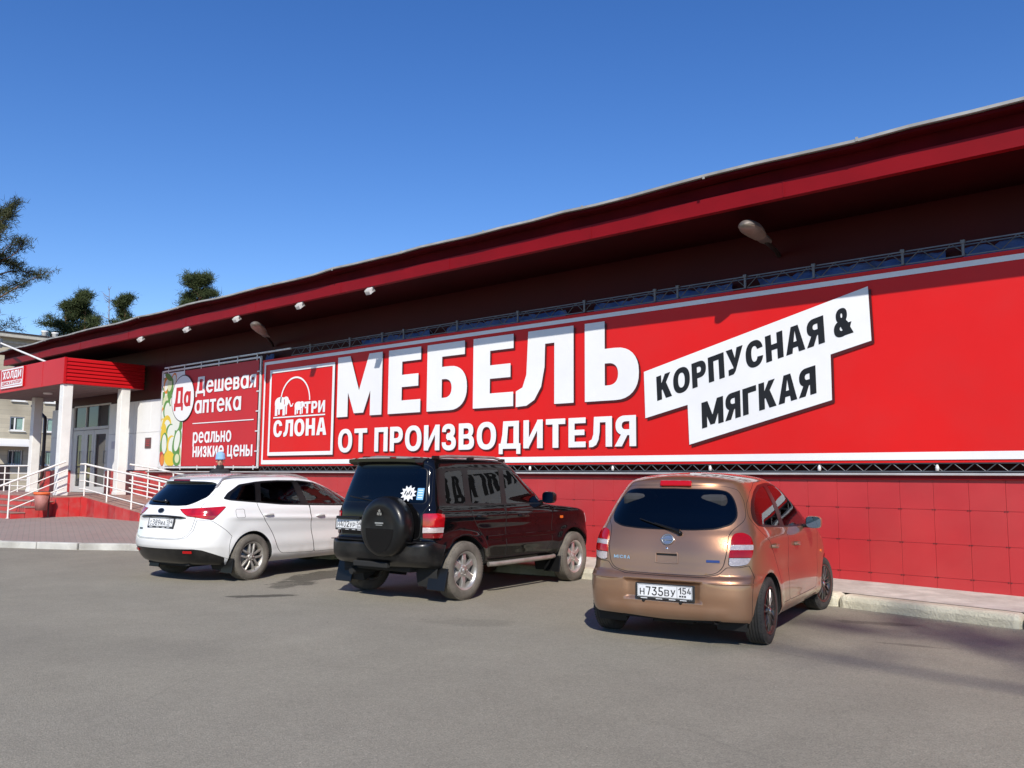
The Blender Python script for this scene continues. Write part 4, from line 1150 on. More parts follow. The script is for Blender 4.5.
# ------------------------------------------------------------------ wheels
def tyre_mat(name, c, dust): return mat(name, c, .85, var=.2, vscale=8, dirt=dust, dscale=5, damt=.75, bump=.25, bscale=60)
def make_wheel(parent, Rr, W, rim, mt, mr, mdark, style, mcap=None):
    """outer face towards -y; origin at the hub"""
    w = empty('wheel', (0, 0, 0)); w.parent = parent
    h = W / 2
    prof = [(rim - .012, h * .78), (rim + .004, h * .92), (rim + .02, h * .98), (rim + (Rr - rim) * .45, h * 1.03), (Rr - .022, h * .93), (Rr - .007, h * .80), (Rr - .001, h * .6)]
    for k in (-.45, -.15, .15, .45)[::-1]:
        prof += [(Rr, h * (k + .09)), (Rr, h * (k + .04)), (Rr - .009, h * (k + .03)), (Rr - .009, h * (k - .03)), (Rr, h * (k - .04)), (Rr, h * (k - .09))]
    prof += [(Rr - .001, -h * .6), (Rr - .007, -h * .80), (Rr - .022, -h * .93), (rim + (Rr - rim) * .45, -h * 1.03), (rim + .02, -h * .98), (rim + .004, -h * .92), (rim - .012, -h * .78)]
    b = MB(); b.lathe(prof, 56)
    nb = 64
    for k in range(nb):
        a = 2 * math.pi * k / nb
        Mr = Matrix.Rotation(-a, 3, 'Y')
        for s_ in (-1, 1): b.box(Mr @ Vector((Rr - .0085, s_ * h * .72, 0)), (.010, h * .28, .012), Mr, 0)
    b.build('tyre', mt, w)
    rp = [(rim - .004, h * .82), (rim - .02, h * .8), (rim - .03, h * .5), (rim - .035, -h * .3), (rim - .03, -h * .62), (rim - .016, -h * .80), (rim - .004, -h * .88), (rim + .006, -h * .90), (rim + .008, -h * .84), (rim - .004, -h * .78)]
    b = MB(); b.lathe(rp, 56)
    yf = -h * style.get('face', .62)
    hub = style['hub']
    b.lathe([(0, yf - .012), (hub * .55, yf - .012), (hub * .9, yf - .004), (hub, yf + .02), (hub * .9, yf + .06)], 32)
    n = style['n']; 
    for k in range(n):
        for off in style['offs']:
            a = 2 * math.pi * k / n + style.get('rot', .3); rs = style['w']
            c, s_ = math.cos(a), math.sin(a)
            def Pt(r, t, y): return Vector((r * c - t * s_, y, r * s_ + t * c))
            r0, r1 = hub * .7, rim - .028; o0, o1 = off[0], off[1]; w0, w1 = rs
            pts = []
            for r, o, ww, yy in ((r0, o0, w0, yf - .004), ((r0 + r1) / 2, (o0 + o1) / 2, (w0 * .6 + w1 * .4) * style.get('waist', .9), yf - .012), (r1, o1, w1, yf - .0 - .006)):
                pts += [Pt(r, o - ww / 2, yy + .008), Pt(r, o - ww * .32, yy), Pt(r, o + ww * .32, yy), Pt(r, o + ww / 2, yy + .008), Pt(r, o + ww * .45, yy + .045), Pt(r, o - ww * .45, yy + .045)]
            fs = []
            for i in range(2):
                for q in range(6):
                    fs.append((i * 6 + q, i * 6 + (q + 1) % 6, i * 6 + 6 + (q + 1) % 6, i * 6 + 6 + q))
            b.add(pts, fs + [(0, 1, 2, 3, 4, 5), (17, 16, 15, 14, 13, 12)], 0)
    for k in range(5):
        a = 2 * math.pi * k / 5; b.lathe([(0, 0), (.008, 0), (.008, .012)], 8, Matrix.Translation((hub * .62 * math.cos(a), yf - .018, hub * .62 * math.sin(a))))
    b.build('rim', mr, w)
    b = MB(); b.lathe([(0, -h * .1), (rim - .034, -h * .1), (rim - .034, 0), (0, 0)], 32); b.lathe([(0, -h * .28), (rim * .72, -h * .28), (rim * .72, -h * .2), (0, -h * .2)], 32, None, 1)
    b.build('brake_disc', [mdark, M['steel']], w)
    b = MB(); b.lathe([(0, yf - .019), (hub * .34, yf - .018), (hub * .40, yf - .010)], 20); b.build('hub_cap', mcap or mr, w)
    return w
def place_wheels(car, w, pos):
    for i, (x, y, z, rz) in enumerate(pos):
        o = w if i == 0 else copy_tree(w, car)
        o.location = (x, y, z); o.rotation_euler = (0, 0, rz)

# ------------------------------------------------------------------ shared car bits
def seat(parent, x, y, z, m, rear=False, wid=.5):
    b = MB(); b.box((x + .05, y, z), (.52, wid, .16), None, 0, .05)
    Mr = Matrix.Rotation(R(-16), 3, 'Y'); b.box(Vector((x - .28, y, z + .34)), (.14, wid, .62), Mr, 0, .05)
    hy = [0] if not rear else [-wid * .32, wid * .32]
    for k in hy: b.box(Vector((x - .38, y + k, z + .74)), (.10, .25, .17), Mr, 0, .04); b.tube([Vector((x - .36, y + k - .05, z + .6)), Vector((x - .375, y + k - .05, z + .72))], .008, 6); b.tube([Vector((x - .36, y + k + .05, z + .6)), Vector((x - .375, y + k + .05, z + .72))], .008, 6)
    o = b.build('seat', m, parent); return o
def interior(car, xs_front, xs_rear, z, wid, dash_x, dash_z, m, floor):
    for s_ in (-1, 1): seat(car, xs_front, s_ * wid * .27, z, m)
    seat(car, xs_rear, 0, z + .04, m, True, wid * .92)
    b = MB(); b.box((dash_x, 0, dash_z - .12), (.38, wid * .98, .26), None, 0, .06); b.build('dashboard', m, car)
    b = MB(); pts = []
    for k in range(25):
        a = 2 * math.pi * k / 24; pts.append(Vector((dash_x - .32, wid * .27, dash_z - .03)) + Matrix.Rotation(R(-25), 3, 'Y') @ Vector((0, .18 * math.cos(a), .18 * math.sin(a))))
    b.tube(pts, .014, 8, caps=False); b.tube([Vector((dash_x - .32, wid * .27, dash_z - .03)), Vector((dash_x - .1, wid * .27, dash_z - .12))], .03, 8)
    b.bar(pts[0], pts[12], .03, .02); b.build('steering_wheel', m, car)
def frame_at(P, n, up=Vector((0, 0, 1))):
    """matrix: x = to the right when facing the surface, y = into the surface, z = up along it"""
    Y = -Vector(n).normalized(); X = Y.cross(up).normalized(); Z = X.cross(Y).normalized()
    return Matrix.Translation(P) @ Matrix((X, Y, Z)).transposed().to_4x4()
def plate(car, P, n, text, region, mfr=None):
    Mx = frame_at(P, n)
    b = MB(); b.box((0, -.006, -.006), (.545, .012, .142), None, 0, .005)
    o = b.build('plate_holder', M['black'], car); o.matrix_local = Mx
    k = .965
    b = MB(); b.box((0, -.0135, 0), (.520 * k, .004, .112 * k)); p = b.build('number_plate', M['plate_white'], o)
    b = MB(); y = -.0162
    f = lambda a, c: (a * k, y, c * k)
    shape_mesh(b, [('+', g_r(-.256, -.053, .256, .053)), ('-', g_r(-.253, -.050, .253, .050))], f)
    shape_mesh(b, [('+', g_r(.118, -.053, .121, .053))], f)
    y2 = -.0168; f2 = lambda a, c: (a * k, y2, c * k)
    big = {0: .058, 1: .076, 2: .076, 3: .076, 4: .058, 5: .058}; x = -.236
    for i, ch in enumerate(text):
        ops, w = glyph(ch, .14, .13); hgt = big[i]; V, F = cdt_shape(ops); ww = .047 if i in (1, 2, 3) else .046
        b.add([f2(x + a / w * ww, -.040 + c * hgt) for a, c in V], F); x += ww + .0125
    x = .134
    for ch in region:
        ops, w = glyph(ch, .14, .13); V, F = cdt_shape(ops); ww = .026 if ch == '1' else .036
        b.add([f2(x + a / w * ww, -.012 + c * .056) for a, c in V], F); x += ww + .009
    for (x0, x1) in ((.140, .158), (.164, .18), (.186, .204)): shape_mesh(b, [('+', g_r(x0, -.040, x1, -.026))], f2)
    q = b.build('plate_lettering', M['ban_black'], o, fix=False)
    # maker's text strip below the plate is only a row of light marks on the holder
    b = MB()
    for x0 in (-.19, -.05, .07, .17): b.box((x0, -.0128, -.066), (.06, .0016, .006))
    b.build('holder_marks', M['plate_white'], o)
    return o
def mirror(car, P, side, size, m_shell, m_glass, fwd=.0):
    """side -1 right, +1 left; P = root on the door"""
    sx, sy, sz_ = size; o = empty('side_mirror', P); o.parent = car
    b = MB()
    n = 14; vs = []; fs = []
    secs = [(-.02, .92), (.0, 1.0), (.05, .96), (.10, .75), (.135, .4), (.15, .05)]
    for d, k in secs:
        for (yy, zz) in g_e(0, 0, sy / 2 * k, sz_ / 2 * k, 3.4, 24): vs.append(Vector((d * sx / .15, side * (sy / 2 + .035) + yy, zz + sz_ * .28)))
    m_ = 24
    for i in range(len(secs) - 1):
        for k in range(m_): fs.append((i * m_ + k, i * m_ + (k + 1) % m_, (i + 1) * m_ + (k + 1) % m_, (i + 1) * m_ + k))
    b.add(vs, fs, 0, True); b.add(vs[-m_:], [tuple(range(m_))], 0)
    b.build('mirror_shell', m_shell, o)
    b = MB(); g = g_e(0, 0, sy / 2 * .9, sz_ / 2 * .9, 3.4, 24); b.add([(-.012 * sx / .15, side * (sy / 2 + .035) + yy, zz + sz_ * .28) for yy, zz in g], [tuple(range(24))]); b.build('mirror_glass', m_glass, o)
    b = MB(); b.box((.03, side * .05, -.005), (.07, .12, .035), None, 0, .012); b.build('mirror_arm', M['trim'], o)
    return o
def handle(parent, B, x, z, m, side, L=.19):
    P, n = B.at('s', x, z)
    if side > 0: P.y *= -1; n.y *= -1
    up = Vector((0, 0, 1)); Mx = frame_at(P, n)
    b = MB(); pts = [(-L / 2, .004, 0), (-L / 2 + .02, -.02, 0), (-L / 4, -.032, 0), (L / 4, -.032, 0), (L / 2 - .02, -.02, 0), (L / 2, .004, 0)]
    vs = []; fs = []
    for (x_, y_, z_) in pts:
        for k in range(8):
            a = 2 * math.pi * k / 8; vs.append((x_, y_ + .008 * math.cos(a), .016 * math.sin(a)))
    for i in range(5):
        for k in range(8): fs.append((i * 8 + k, i * 8 + (k + 1) % 8, i * 8 + 8 + (k + 1) % 8, i * 8 + 8 + k))
    b.add(vs, fs, 0, True)
    o = b.build('door_handle', m, parent); o.matrix_local = Mx
    b = MB(); b.add([(-.06 + .0, .0, 0)] + [(.065 * math.cos(2 * math.pi * k / 20), -.0025, .03 * math.sin(2 * math.pi * k / 20)) for k in range(20)], [(0, k + 1, (k + 1) % 20 + 1) for k in range(20)], 0)
    return o
def arch_liner(B, x, z, r, y0, y1, m):
    b = MB(); n = 28; vs = []; fs = []; sg = 1 if y0 > 0 else -1
    for k in range(n + 1):
        a = math.pi * (-.14 + 1.28 * k / n); zz = max(z + r * math.sin(a), B.k[0, 0] + .004)
        u_, v_ = B.inv('s', x + r * math.cos(a), zz); y0 = sg * (abs(B.F(u_, v_)[1]) - .012)
        vs += [(x + r * math.cos(a), y0, z + r * math.sin(a)), (x + r * math.cos(a), y1, z + r * math.sin(a))]
    for k in range(n): fs.append((2 * k, 2 * k + 1, 2 * k + 3, 2 * k + 2))
    b.add(vs, fs, 0, True); b.add([(x, y1, z)] + vs[1::2], [(0, k + 1, k + 2) for k in range(n)], 0)
    return b
M['trim'] = mat('black_trim', (.007, .007, .0075), .28, spec=.35, var=.15)
M['gap'] = mat('shut_line', (.006, .006, .006), .8)
M['plate_white'] = mat('plate_white', (.74, .75, .76), .4, dirt=(.45, .42, .38), dscale=9, damt=.35)
M['mirror_glass'] = mat('mirror_glass', (.22, .23, .24), .03, 1.0)
M['lining'] = mat('dark_car_lining', (.025, .025, .027), .85)
M['seat'] = mat('dark_seat_fabric', (.03, .03, .033), .9, var=.2)
M['under'] = mat('car_underside', (.012, .012, .012), .9)
M['chrome'] = mat('chrome', (.78, .78, .79), .12, 1.0)
M['red_lens'] = mat('red_lamp_lens', (.40, .003, .004), .12, coat=.5, spec=.3)
M['clear_lens'] = mat('clear_lamp_lens', (.50, .43, .43), .16, coat=1.0, var=.14, vscale=45, bump=.3, bscale=120)
M['dark_lens'] = mat('dark_red_lens', (.16, .004, .006), .1, coat=1.0)
M['orange_lens'] = mat('orange_lens', (.75, .16, .02), .12, coat=1.0)
M['glass_dark'] = glass_mat('tinted_glass', (.075, .082, .085))
M['glass_mid'] = glass_mat('lightly_tinted_glass', (.62, .66, .64))

def finish_body(car, B, res, paint, regions, doors, lining=True):
    """body mesh with shut lines, dark inner lining"""
    pieces = [(*res['_body'], 0)]
    if '_gap' in res: pieces.append((*res['_gap'], 1))
    if '_trim' in res: pieces.append((*res['_trim'], 2))
    o = shell_mesh('body', pieces, [paint, M['gap'], M['trim']], car)
    if lining:
        pc = []
        for k, v in res.items():
            if k in ('_hole',) or k in GLASSY: continue
            P, T, Nn = v; pc.append((P - Nn * .022, T[:, ::-1], -Nn, 0))
        shell_mesh('lining', pc, [M['lining']], car)
    return o
GLASSY = set()
BODIES = {}
def circ(x, z, r, n=40): return [(x + r * math.cos(2 * math.pi * k / n), z + r * math.sin(2 * math.pi * k / n)) for k in range(n)]
def bands(o, cuts):
    """split a domain outline at rising V values"""
    out = []; lo = -9
    for c in list(cuts) + [9]:
        q = clip_half(o, 1, lo) if lo > -9 else o
        if c < 9: q = [(x, -y) for x, y in clip_half([(x, -y) for x, y in q], 1, -c)]
        out.append(q); lo = c
    return out
def assemble(car, B, paint, regs, step=.026):
    """regs: name, o, gap, gapname, grp, m (material), depth, lr (True: left and right pieces apart), par (group it hangs from), label"""
    global GLASSY
    res = split_body(B, regs, step)
    GLASSY = {r['name'] for r in regs if r.get('glass')}
    finish_body(car, B, res, paint, regs, None)
    groups = {}; order = []
    for r in regs:
        if r['name'] == '_hole' or r['name'] not in res or r['name'] in ('_trim',): continue
        g = r.get('grp', r['name'])
        if g not in groups: groups[g] = []; order.append(g)
        groups[g].append(r)
    made = {}
    order.sort(key=lambda g: 1 if groups[g][0].get('par') else 0)
    for g in order:
        rs = groups[g]; r0 = rs[0]; mats = []; pcs = []
        for r in rs:
            if r['m'] not in mats: mats.append(r['m'])
            pcs.append((*res[r['name']], mats.index(r['m'])))
        for side in (('r', 'l') if r0.get('lr') else ('both',)):
            par = made.get((r0.get('par'), side), made.get((r0.get('par'), 'both'), car)) if r0.get('par') else car
            o = shell_mesh(r0.get('obj', g), pcs, mats, par, side, r0.get('depth', 0))
            if r0.get('label'): o['label'] = r0['label']
            made[(g, side)] = o
    return made
def rg(name, o, m=None, **k): return dict(name=name, o=o, m=m, **k)

def car_paint(name, c, metal, rough, flake=0.0, dust=(.35, .31, .27), damt=.25, coat=1.0, dust_z=.55):
    """clear-coated paint; road dust gathers on the lower body"""
    m = mat(name, c, rough, metal, coat=coat, coatr=.035, spec=(.5 if metal else (.0 if c[0] < .1 else .3))); nt = m.node_tree; b = nt.nodes['Principled BSDF']; L = nt.links
    tc = N(nt, 'ShaderNodeTexCoord'); sp = N(nt, 'ShaderNodeSeparateXYZ'); L.new(tc.outputs['Object'], sp.inputs[0])
    mr = N(nt, 'ShaderNodeMapRange'); mr.inputs['From Min'].default_value = dust_z; mr.inputs['From Max'].default_value = .2; mr.inputs['To Max'].default_value = 1.0; L.new(sp.outputs[2], mr.inputs['Value'])
    nz = N(nt, 'ShaderNodeTexNoise'); nz.inputs['Scale'].default_value = 5; nz.inputs['Detail'].default_value = 7; L.new(tc.outputs['Object'], nz.inputs['Vector'])
    m2 = N(nt, 'ShaderNodeMapRange'); m2.inputs['From Min'].default_value = .3; m2.inputs['From Max'].default_value = .7; m2.inputs['To Min'].default_value = .35; L.new(nz.outputs['Fac'], m2.inputs['Value'])
    mu = N(nt, 'ShaderNodeMath', operation='MULTIPLY'); L.new(mr.outputs[0], mu.inputs[0]); L.new(m2.outputs[0], mu.inputs[1])
    mu2 = N(nt, 'ShaderNodeMath', operation='MULTIPLY'); L.new(mu.outputs[0], mu2.inputs[0]); mu2.inputs[1].default_value = damt
    ad = N(nt, 'ShaderNodeMath', operation='ADD'); L.new(mu2.outputs[0], ad.inputs[0]); ad.inputs[1].default_value = 0.0
    n3 = N(nt, 'ShaderNodeMath', operation='MULTIPLY'); L.new(nz.outputs['Fac'], n3.inputs[0]); n3.inputs[1].default_value = .05 if c[0] > .1 else .004; L.new(n3.outputs[0], ad.inputs[1])
    mx = N(nt, 'ShaderNodeMix', data_type='RGBA'); L.new(ad.outputs[0], mx.inputs['Factor']); mx.inputs[6].default_value = (*c, 1); mx.inputs[7].default_value = (*dust, 1)
    L.new(mx.outputs[2], b.inputs['Base Color'])
    iv = N(nt, 'ShaderNodeMath', operation='SUBTRACT'); iv.inputs[0].default_value = 1.0; L.new(mu2.outputs[0], iv.inputs[1])
    mc = N(nt, 'ShaderNodeMath', operation='MULTIPLY'); L.new(iv.outputs[0], mc.inputs[0]); mc.inputs[1].default_value = coat; L.new(mc.outputs[0], b.inputs['Coat Weight'])
    if metal:
        mm = N(nt, 'ShaderNodeMath', operation='MULTIPLY'); L.new(iv.outputs[0], mm.inputs[0]); mm.inputs[1].default_value = metal; L.new(mm.outputs[0], b.inputs['Metallic'])
    if flake:
        vo = N(nt, 'ShaderNodeTexVoronoi'); vo.inputs['Scale'].default_value = 900; L.new(tc.outputs['Object'], vo.inputs['Vector'])
        bp = N(nt, 'ShaderNodeBump'); bp.inputs['Strength'].default_value = flake; bp.inputs['Distance'].default_value = .001; L.new(vo.outputs['Color'], bp.inputs['Height']); L.new(bp.outputs['Normal'], b.inputs['Normal'])
    return m
M['copper'] = car_paint('copper_paint', (.42, .222, .122), .74, .36, .10, damt=.3)
M['kwhite'] = car_paint('white_car_paint', (.80, .80, .79), 0, .4, damt=.55, dust_z=.6)
M['blackp'] = car_paint('black_car_paint', (.003, .003, .0035), 0, .35, damt=.05, dust=(.2, .17, .15), dust_z=.6, coat=.8)
M['blackbump'] = mat('black_bumper', (.006, .006, .0065), .34, spec=.35, coat=.2, dirt=(.05, .045, .04), dscale=3, damt=.4)
M['tyre'] = tyre_mat('tyre_rubber', (.028, .027, .026), (.09, .08, .07))
M['tyre_dusty'] = tyre_mat('dusty_tyre_rubber', (.11, .098, .082), (.19, .165, .135))
M['rim_silver'] = mat('silver_rim', (.55, .54, .52), .38, .75, dirt=(.26, .22, .18), dscale=6, damt=.6)
M['rim_grey'] = mat('dusty_grey_rim', (.42, .40, .37), .45, .6, dirt=(.24, .20, .16), dscale=6, damt=.7)
M['rim_black'] = mat('black_rim', (.035, .030, .030), .28, .4, coat=.6, dirt=(.12, .1, .08), dscale=5, damt=.35)

def wheel_hook(axles, r, amt, zc, width=.09):
    def f(x, y, z):
        s = 0
        for ax in axles:
            d = np.sqrt((x - ax) ** 2 + (z - zc) ** 2); s = s + np.exp(-((d - r) / width) ** 2)
        return amt * np.clip(s, 0, 1)
    return f
def sidew(u, lo=.22, hi=.8):
    """weight 1 on the flanks, 0 on tail and nose"""
    a = np.clip((u - lo) / .08, 0, 1); b_ = np.clip((hi - u) / .08, 0, 1); return a * a * (3 - 2 * a) * b_ * b_ * (3 - 2 * b_)
def bumpf(t, c, w): return np.exp(-((t - c) / w) ** 2)

def under(car, B, x0, x1, w, z, arch):
    b = MB(); b.box(((x0 + x1) / 2, 0, z), (x1 - x0, w * 1.1, .05)); b.box(((x0 + x1) / 2, 0, z - .04), (x1 - x0 - .3, w * .5, .06)); b.build('underbody', M['under'], car)
    for ax, az, ar, yo, yi in arch:
        for s_ in (-1, 1):
            q = arch_liner(B, ax, az, ar, s_ * yo, s_ * yi, None); q.sm = [True] * len(q.f); q.build('wheel_arch_liner', M['under'], car, fix=False)
    for ax, az, ar, yo, yi in arch:
        b = MB(); b.tube([(ax, -yo * .85, az), (ax, yo * .85, az)], .045, 10); b.build('axle', M['under'], car)

# ================================================================== copper hatchback
def make_micra(pose):
    car = empty('parked_car', (pose[0], pose[1], 0), pose[2], 'copper brown small hatchback with a black wheeled rim, parked nearest to the camera', 'car', 'cars parked in front of the shop')
    K = [  # z, xr, xf, w, n, ar, nf, af
        (.215, -.455, 3.02, .785, 3.8, .42, 2.4, .8), (.25, -.495, 3.10, .805, 3.8, .43, 2.4, .8), (.34, -.53, 3.17, .820, 3.7, .45, 2.4, .85), (.46, -.547, 3.19, .828, 3.6, .47, 2.4, .9),
        (.55, -.545, 3.18, .832, 3.5, .49, 2.4, .9), (.585, -.533, 3.17, .833, 3.4, .51, 2.4, .9), (.62, -.503, 3.16, .832, 3.3, .54, 2.4, .9), (.70, -.490, 3.12, .832, 3.3, .54, 2.4, .9), (.80, -.477, 3.02, .829, 3.3, .54, 2.4, .9), (.88, -.457, 2.86, .820, 3.2, .54, 2.4, .9),
        (.95, -.430, 2.60, .803, 3.1, .53, 2.5, .85), (1.0, -.401, 2.28, .782, 3.0, .52, 2.6, .75), (1.10, -.350, 2.05, .742, 2.9, .50, 2.7, .65), (1.22, -.288, 1.83, .690, 2.8, .48, 2.7, .6), (1.33, -.228, 1.60, .635, 2.7, .46, 2.7, .55),
        (1.40, -.190, 1.42, .588, 2.7, .44, 2.7, .55), (1.435, -.182, 1.30, .550, 2.7, .44, 2.7, .5), (1.462, -.140, 1.18, .480, 2.7, .44, 2.7, .5), (1.487, -.05, 1.03, .35, 2.6, .4, 2.6, .45), (1.502, .08, .85, .20, 2.4, .35, 2.4, .35), (1.508, .30, .65, .06, 2.2, .16, 2.2, .16), (1.509, .42, .52, .004, 2, .04, 2, .04)]
    fl = wheel_hook((0, 2.45), .36, .016, .29)
    def hook(x, y, z, u, V):
        sw = sidew(u)
        y = y + fl(x, y, z) * sw
        y = y + .012 * bumpf(z, .90, .045) * sw - .012 * bumpf(z, .62, .12) * sw          # shoulder line and hollow flank
        y = y + .010 * bumpf(z, .28, .05) * sw
        rw = np.clip(1 - (u / .22) ** 2, 0, 1)
        x = x + .010 * bumpf(z, .605, .012) * rw
        def ss(t): t = np.clip(t, 0, 1); return t * t * (3 - 2 * t)
        x = x + .024 * ss((.375 - y) / .055) * ss((z - .375) / .02) * ss((.556 - z) / .02) * (u < .2)
        x = x - .010 * bumpf(z, .30, .045) * ss((.62 - y) / .12) * (u < .2)
        return x, y, z
    B = Body(K, bow=.055, droop=.030, droop_c=.85, droop_v=(1.15, 1.55), hook=hook)
    rub = dict(gap=.013, gapname='_trim')
    tl = B.outline([('u', .129, .697), ('u', .131, .80), ('u', .137, .93), ('u', .145, .968), ('u', .165, .975), ('u', .184, .945), ('u', .188, .87), ('u', .182, .78), ('u', .171, .712), ('u', .15, .697)], .025)
    tv = [B.inv('s', -.25, z)[1] for z in (.770, .832, .874)]
    tb = bands(tl, tv)
    rw_o = B.outline([(.12, .985), (-.25, .988), (-.45, 1.002), (-.56, 1.04), (-.594, 1.10), (-.578, 1.18), (-.536, 1.27), (-.480, 1.332), (-.39, 1.350), (.12, 1.356)], .05, 'r')
    tg_o = B.outline([('r', .12, .602), ('r', -.36, .608), ('r', -.48, .636), ('u', .121, .688), ('u', .127, .80), ('u', .133, .95), ('u', .145, 1.0), ('r', -.645, 1.08), ('r', -.645, 1.13), ('r', -.605, 1.25), ('r', -.545, 1.345), ('r', -.43, 1.380), ('r', .12, 1.392)], .035)
    bp_o = B.outline([('r', .12, .10), ('r', .12, .595), ('r', -.36, .601), ('r', -.49, .631), ('u', .126, .688), ('u', .152, .690), ('u', .175, .706), ('s', -.30, .60), ('s', -.30, .10)], .012)
    DLO = [(-.10, 1.08), (-.06, 1.16), (.03, 1.245), (.20, 1.325), (.45, 1.385), (.80, 1.408), (1.15, 1.392), (1.48, 1.29), (1.78, 1.10), (1.92, .968), (1.4, .970), (.9, .982), (.4, 1.0), (.05, 1.015), (-.07, 1.03)]
    regs = [rg('_hole', B.outline(circ(0, .29, .335), 0, 's')), rg('_hole', B.outline(circ(2.45, .29, .335), 0, 's')),
            rg('rear_window', rw_o, M['glass_dark'], glass=True, depth=.002, **rub),
            rg('tl1', tb[0], M['clear_lens'], grp='tail_light', lr=True, depth=.012, gap=.004), rg('tl2', tb[1], M['red_lens'], grp='tail_light'), rg('tl3', tb[2], M['clear_lens'], grp='tail_light'), rg('tl4', tb[3], M['red_lens'], grp='tail_light'),
            rg('sw1', B.outline([(-.05, 1.045), (-.015, 1.135), (.07, 1.225), (.23, 1.30), (.47, 1.358), (.655, 1.378), (.635, 1.2), (.565, 1.012), (.25, 1.022)], .04, 's'), M['glass_mid'], obj='side_window', lr=True, par='door_b', glass=True, depth=-.002),
            rg('sw2', B.outline([(.70, 1.0), (.765, 1.2), (.78, 1.385), (1.10, 1.372), (1.42, 1.275), (1.68, 1.11), (1.82, .99)], .03, 's'), M['glass_mid'], obj='side_window', lr=True, par='door_a', glass=True, depth=-.002),
            rg('_trim', B.outline(DLO, .05, 's')),
            rg('windscreen', B.outline([(.2, 1.02), (-.62, 1.03), (-.55, 1.22), (-.47, 1.37), (.2, 1.40)], .03, 'f'), M['glass_mid'], glass=True, **rub),
            rg('tailgate', tg_o, M['copper'], gap=.005), rg('rear_bumper', bp_o, M['copper'], gap=.005),
            rg('door_b', B.outline([(.28, .64), (.38, .46), (.42, .31), (.70, .31), (.665, .6), (.66, 1.0), (.725, 1.43), (.4, 1.41), (.12, 1.33), (-.06, 1.22), (-.135, 1.10), (-.09, 1.0), (.06, .87)], .04, 's'), M['copper'], obj='door', lr=True, gap=.005),
            rg('door_a', B.outline([(.692, .31), (1.88, .31), (1.99, .5), (2.02, .90), (1.95, .975), (1.50, 1.31), (1.18, 1.415), (.715, 1.435), (.652, 1.0), (.656, .6)], .03, 's'), M['copper'], obj='door', lr=True, gap=.005),
            rg('headlight', B.outline([('f', -.45, .72), ('f', -.62, .70), ('s', 2.86, .74), ('s', 2.62, .87), ('f', -.5, .84)], .03), M['clear_lens'], lr=True, depth=.006)]
    BODIES['micra'] = (B, pose)
    D = assemble(car, B, M['copper'], regs)
    under(car, B, -.42, 3.05, .75, .23, [(0, .29, .345, .80, .42), (2.45, .29, .345, .79, .42)])
    w = make_wheel(car, .292, .175, .205, M['tyre'], M['rim_black'], M['under'], dict(n=7, offs=[(-.018, -.030), (.018, .030)], w=(.018, .016), hub=.055, face=.80, rot=.2), M['chrome'])
    b = MB(); b.lathe([(.2055, -.086), (.2015, -.0895), (.197, -.087)], 56); b.build('rim_ring', mat('rim_pinstripe_red', (.10, .012, .012), .35), w)
    place_wheels(car, w, [(.03, -.712, .290, 0), (2.43, -.715, .290, R(-11)), (.03, .712, .290, math.pi), (2.43, .715, .290, math.pi - R(11))])
    interior(car, 1.0, .2, .44, 1.25, 1.85, .98, M['seat'], .3)
    for side, sg in (('r', -1), ('l', 1)):
        handle(D[('door_b', side)], B, .17, .845, M['copper'], sg, .16); handle(D[('door_a', side)], B, .97, .82, M['copper'], sg, .17)
        P, n = B.at('s', 1.40, .975); P.y *= -sg; mirror(car, P, sg, (.15, .16, .125), M['copper'], M['mirror_glass'])
        P, n = B.at('s', 2.20, .665); P.y *= -sg; n.y *= -sg
        b = MB(); b.add([(.028 * math.cos(2 * math.pi * k / 16), -.008, .016 * math.sin(2 * math.pi * k / 16)) for k in range(16)] + [(.03 * math.cos(2 * math.pi * k / 16), 0, .018 * math.sin(2 * math.pi * k / 16)) for k in range(16)], [tuple(range(16))] + [(k, (k + 1) % 16, (k + 1) % 16 + 16, k + 16) for k in range(16)], 0, False)
        o = b.build('side_repeater', M['orange_lens'], car); o.matrix_local = frame_at(P, n)
    tgp = D[('tailgate', 'both')]
    # plate recess and plate
    P, n = B.at('r', -.03, .462)
    plate(car, P + n * .012, n, 'Н735ВУ', '154')
    def on_rear(name, build, y, z, m, par=None, off=.0):
        P, n = B.at('r', y, z); b = MB(); build(b); o = b.build(name, m, par or tgp); o.matrix_local = frame_at(P + n * off, n); return o
    def emb(b):
        for k in range(1):
            pts = []
            for q in range(33):
                a = 2 * math.pi * q / 32; pts.append((.052 * math.cos(a), -.006, .044 * math.sin(a)))
            b.tube(pts, .0065, 8, caps=False)
        b.box((0, -.007, 0), (.128, .012, .018), None, 0, .004)
        b.add([(.046 * math.cos(2 * math.pi * k / 24), -.003, .038 * math.sin(2 * math.pi * k / 24)) for k in range(24)], [tuple(range(24))])
    on_rear('emblem', emb, -.03, .905, mat('worn_chrome', (.5, .49, .47), .32, .9))
    def rec(b):
        b.box((0, -.003, .045), (.20, .016, .014), None, 0, .004); b.box((0, -.003, -.040), (.20, .012, .010), None, 0, .003); b.box((-.1, -.003, 0), (.010, .012, .085), None, 0, .003); b.box((.1, -.003, 0), (.010, .012, .085), None, 0, .003)
    on_rear('handle_surround', rec, -.03, .745, M['copper'])
    def rec2(b): b.box((0, -.0005, .030), (.185, .006, .016), None, 0, .002)
    on_rear('tailgate_handle', rec2, -.03, .745, M['gap'])
    def keyl(b): b.lathe([(0, -.004), (.010, -.004), (.012, 0)], 12)
    on_rear('lock', keyl, -.03, .828, M['chrome'])
    def mic(b): text_mesh(b, 'МIСRА', lambda a, c: (-.085 + .17 * a, -.004, -.014 + .028 * c), .2, .18, .25)
    on_rear('badge_lettering', mic, .40, .735, M['chrome'])
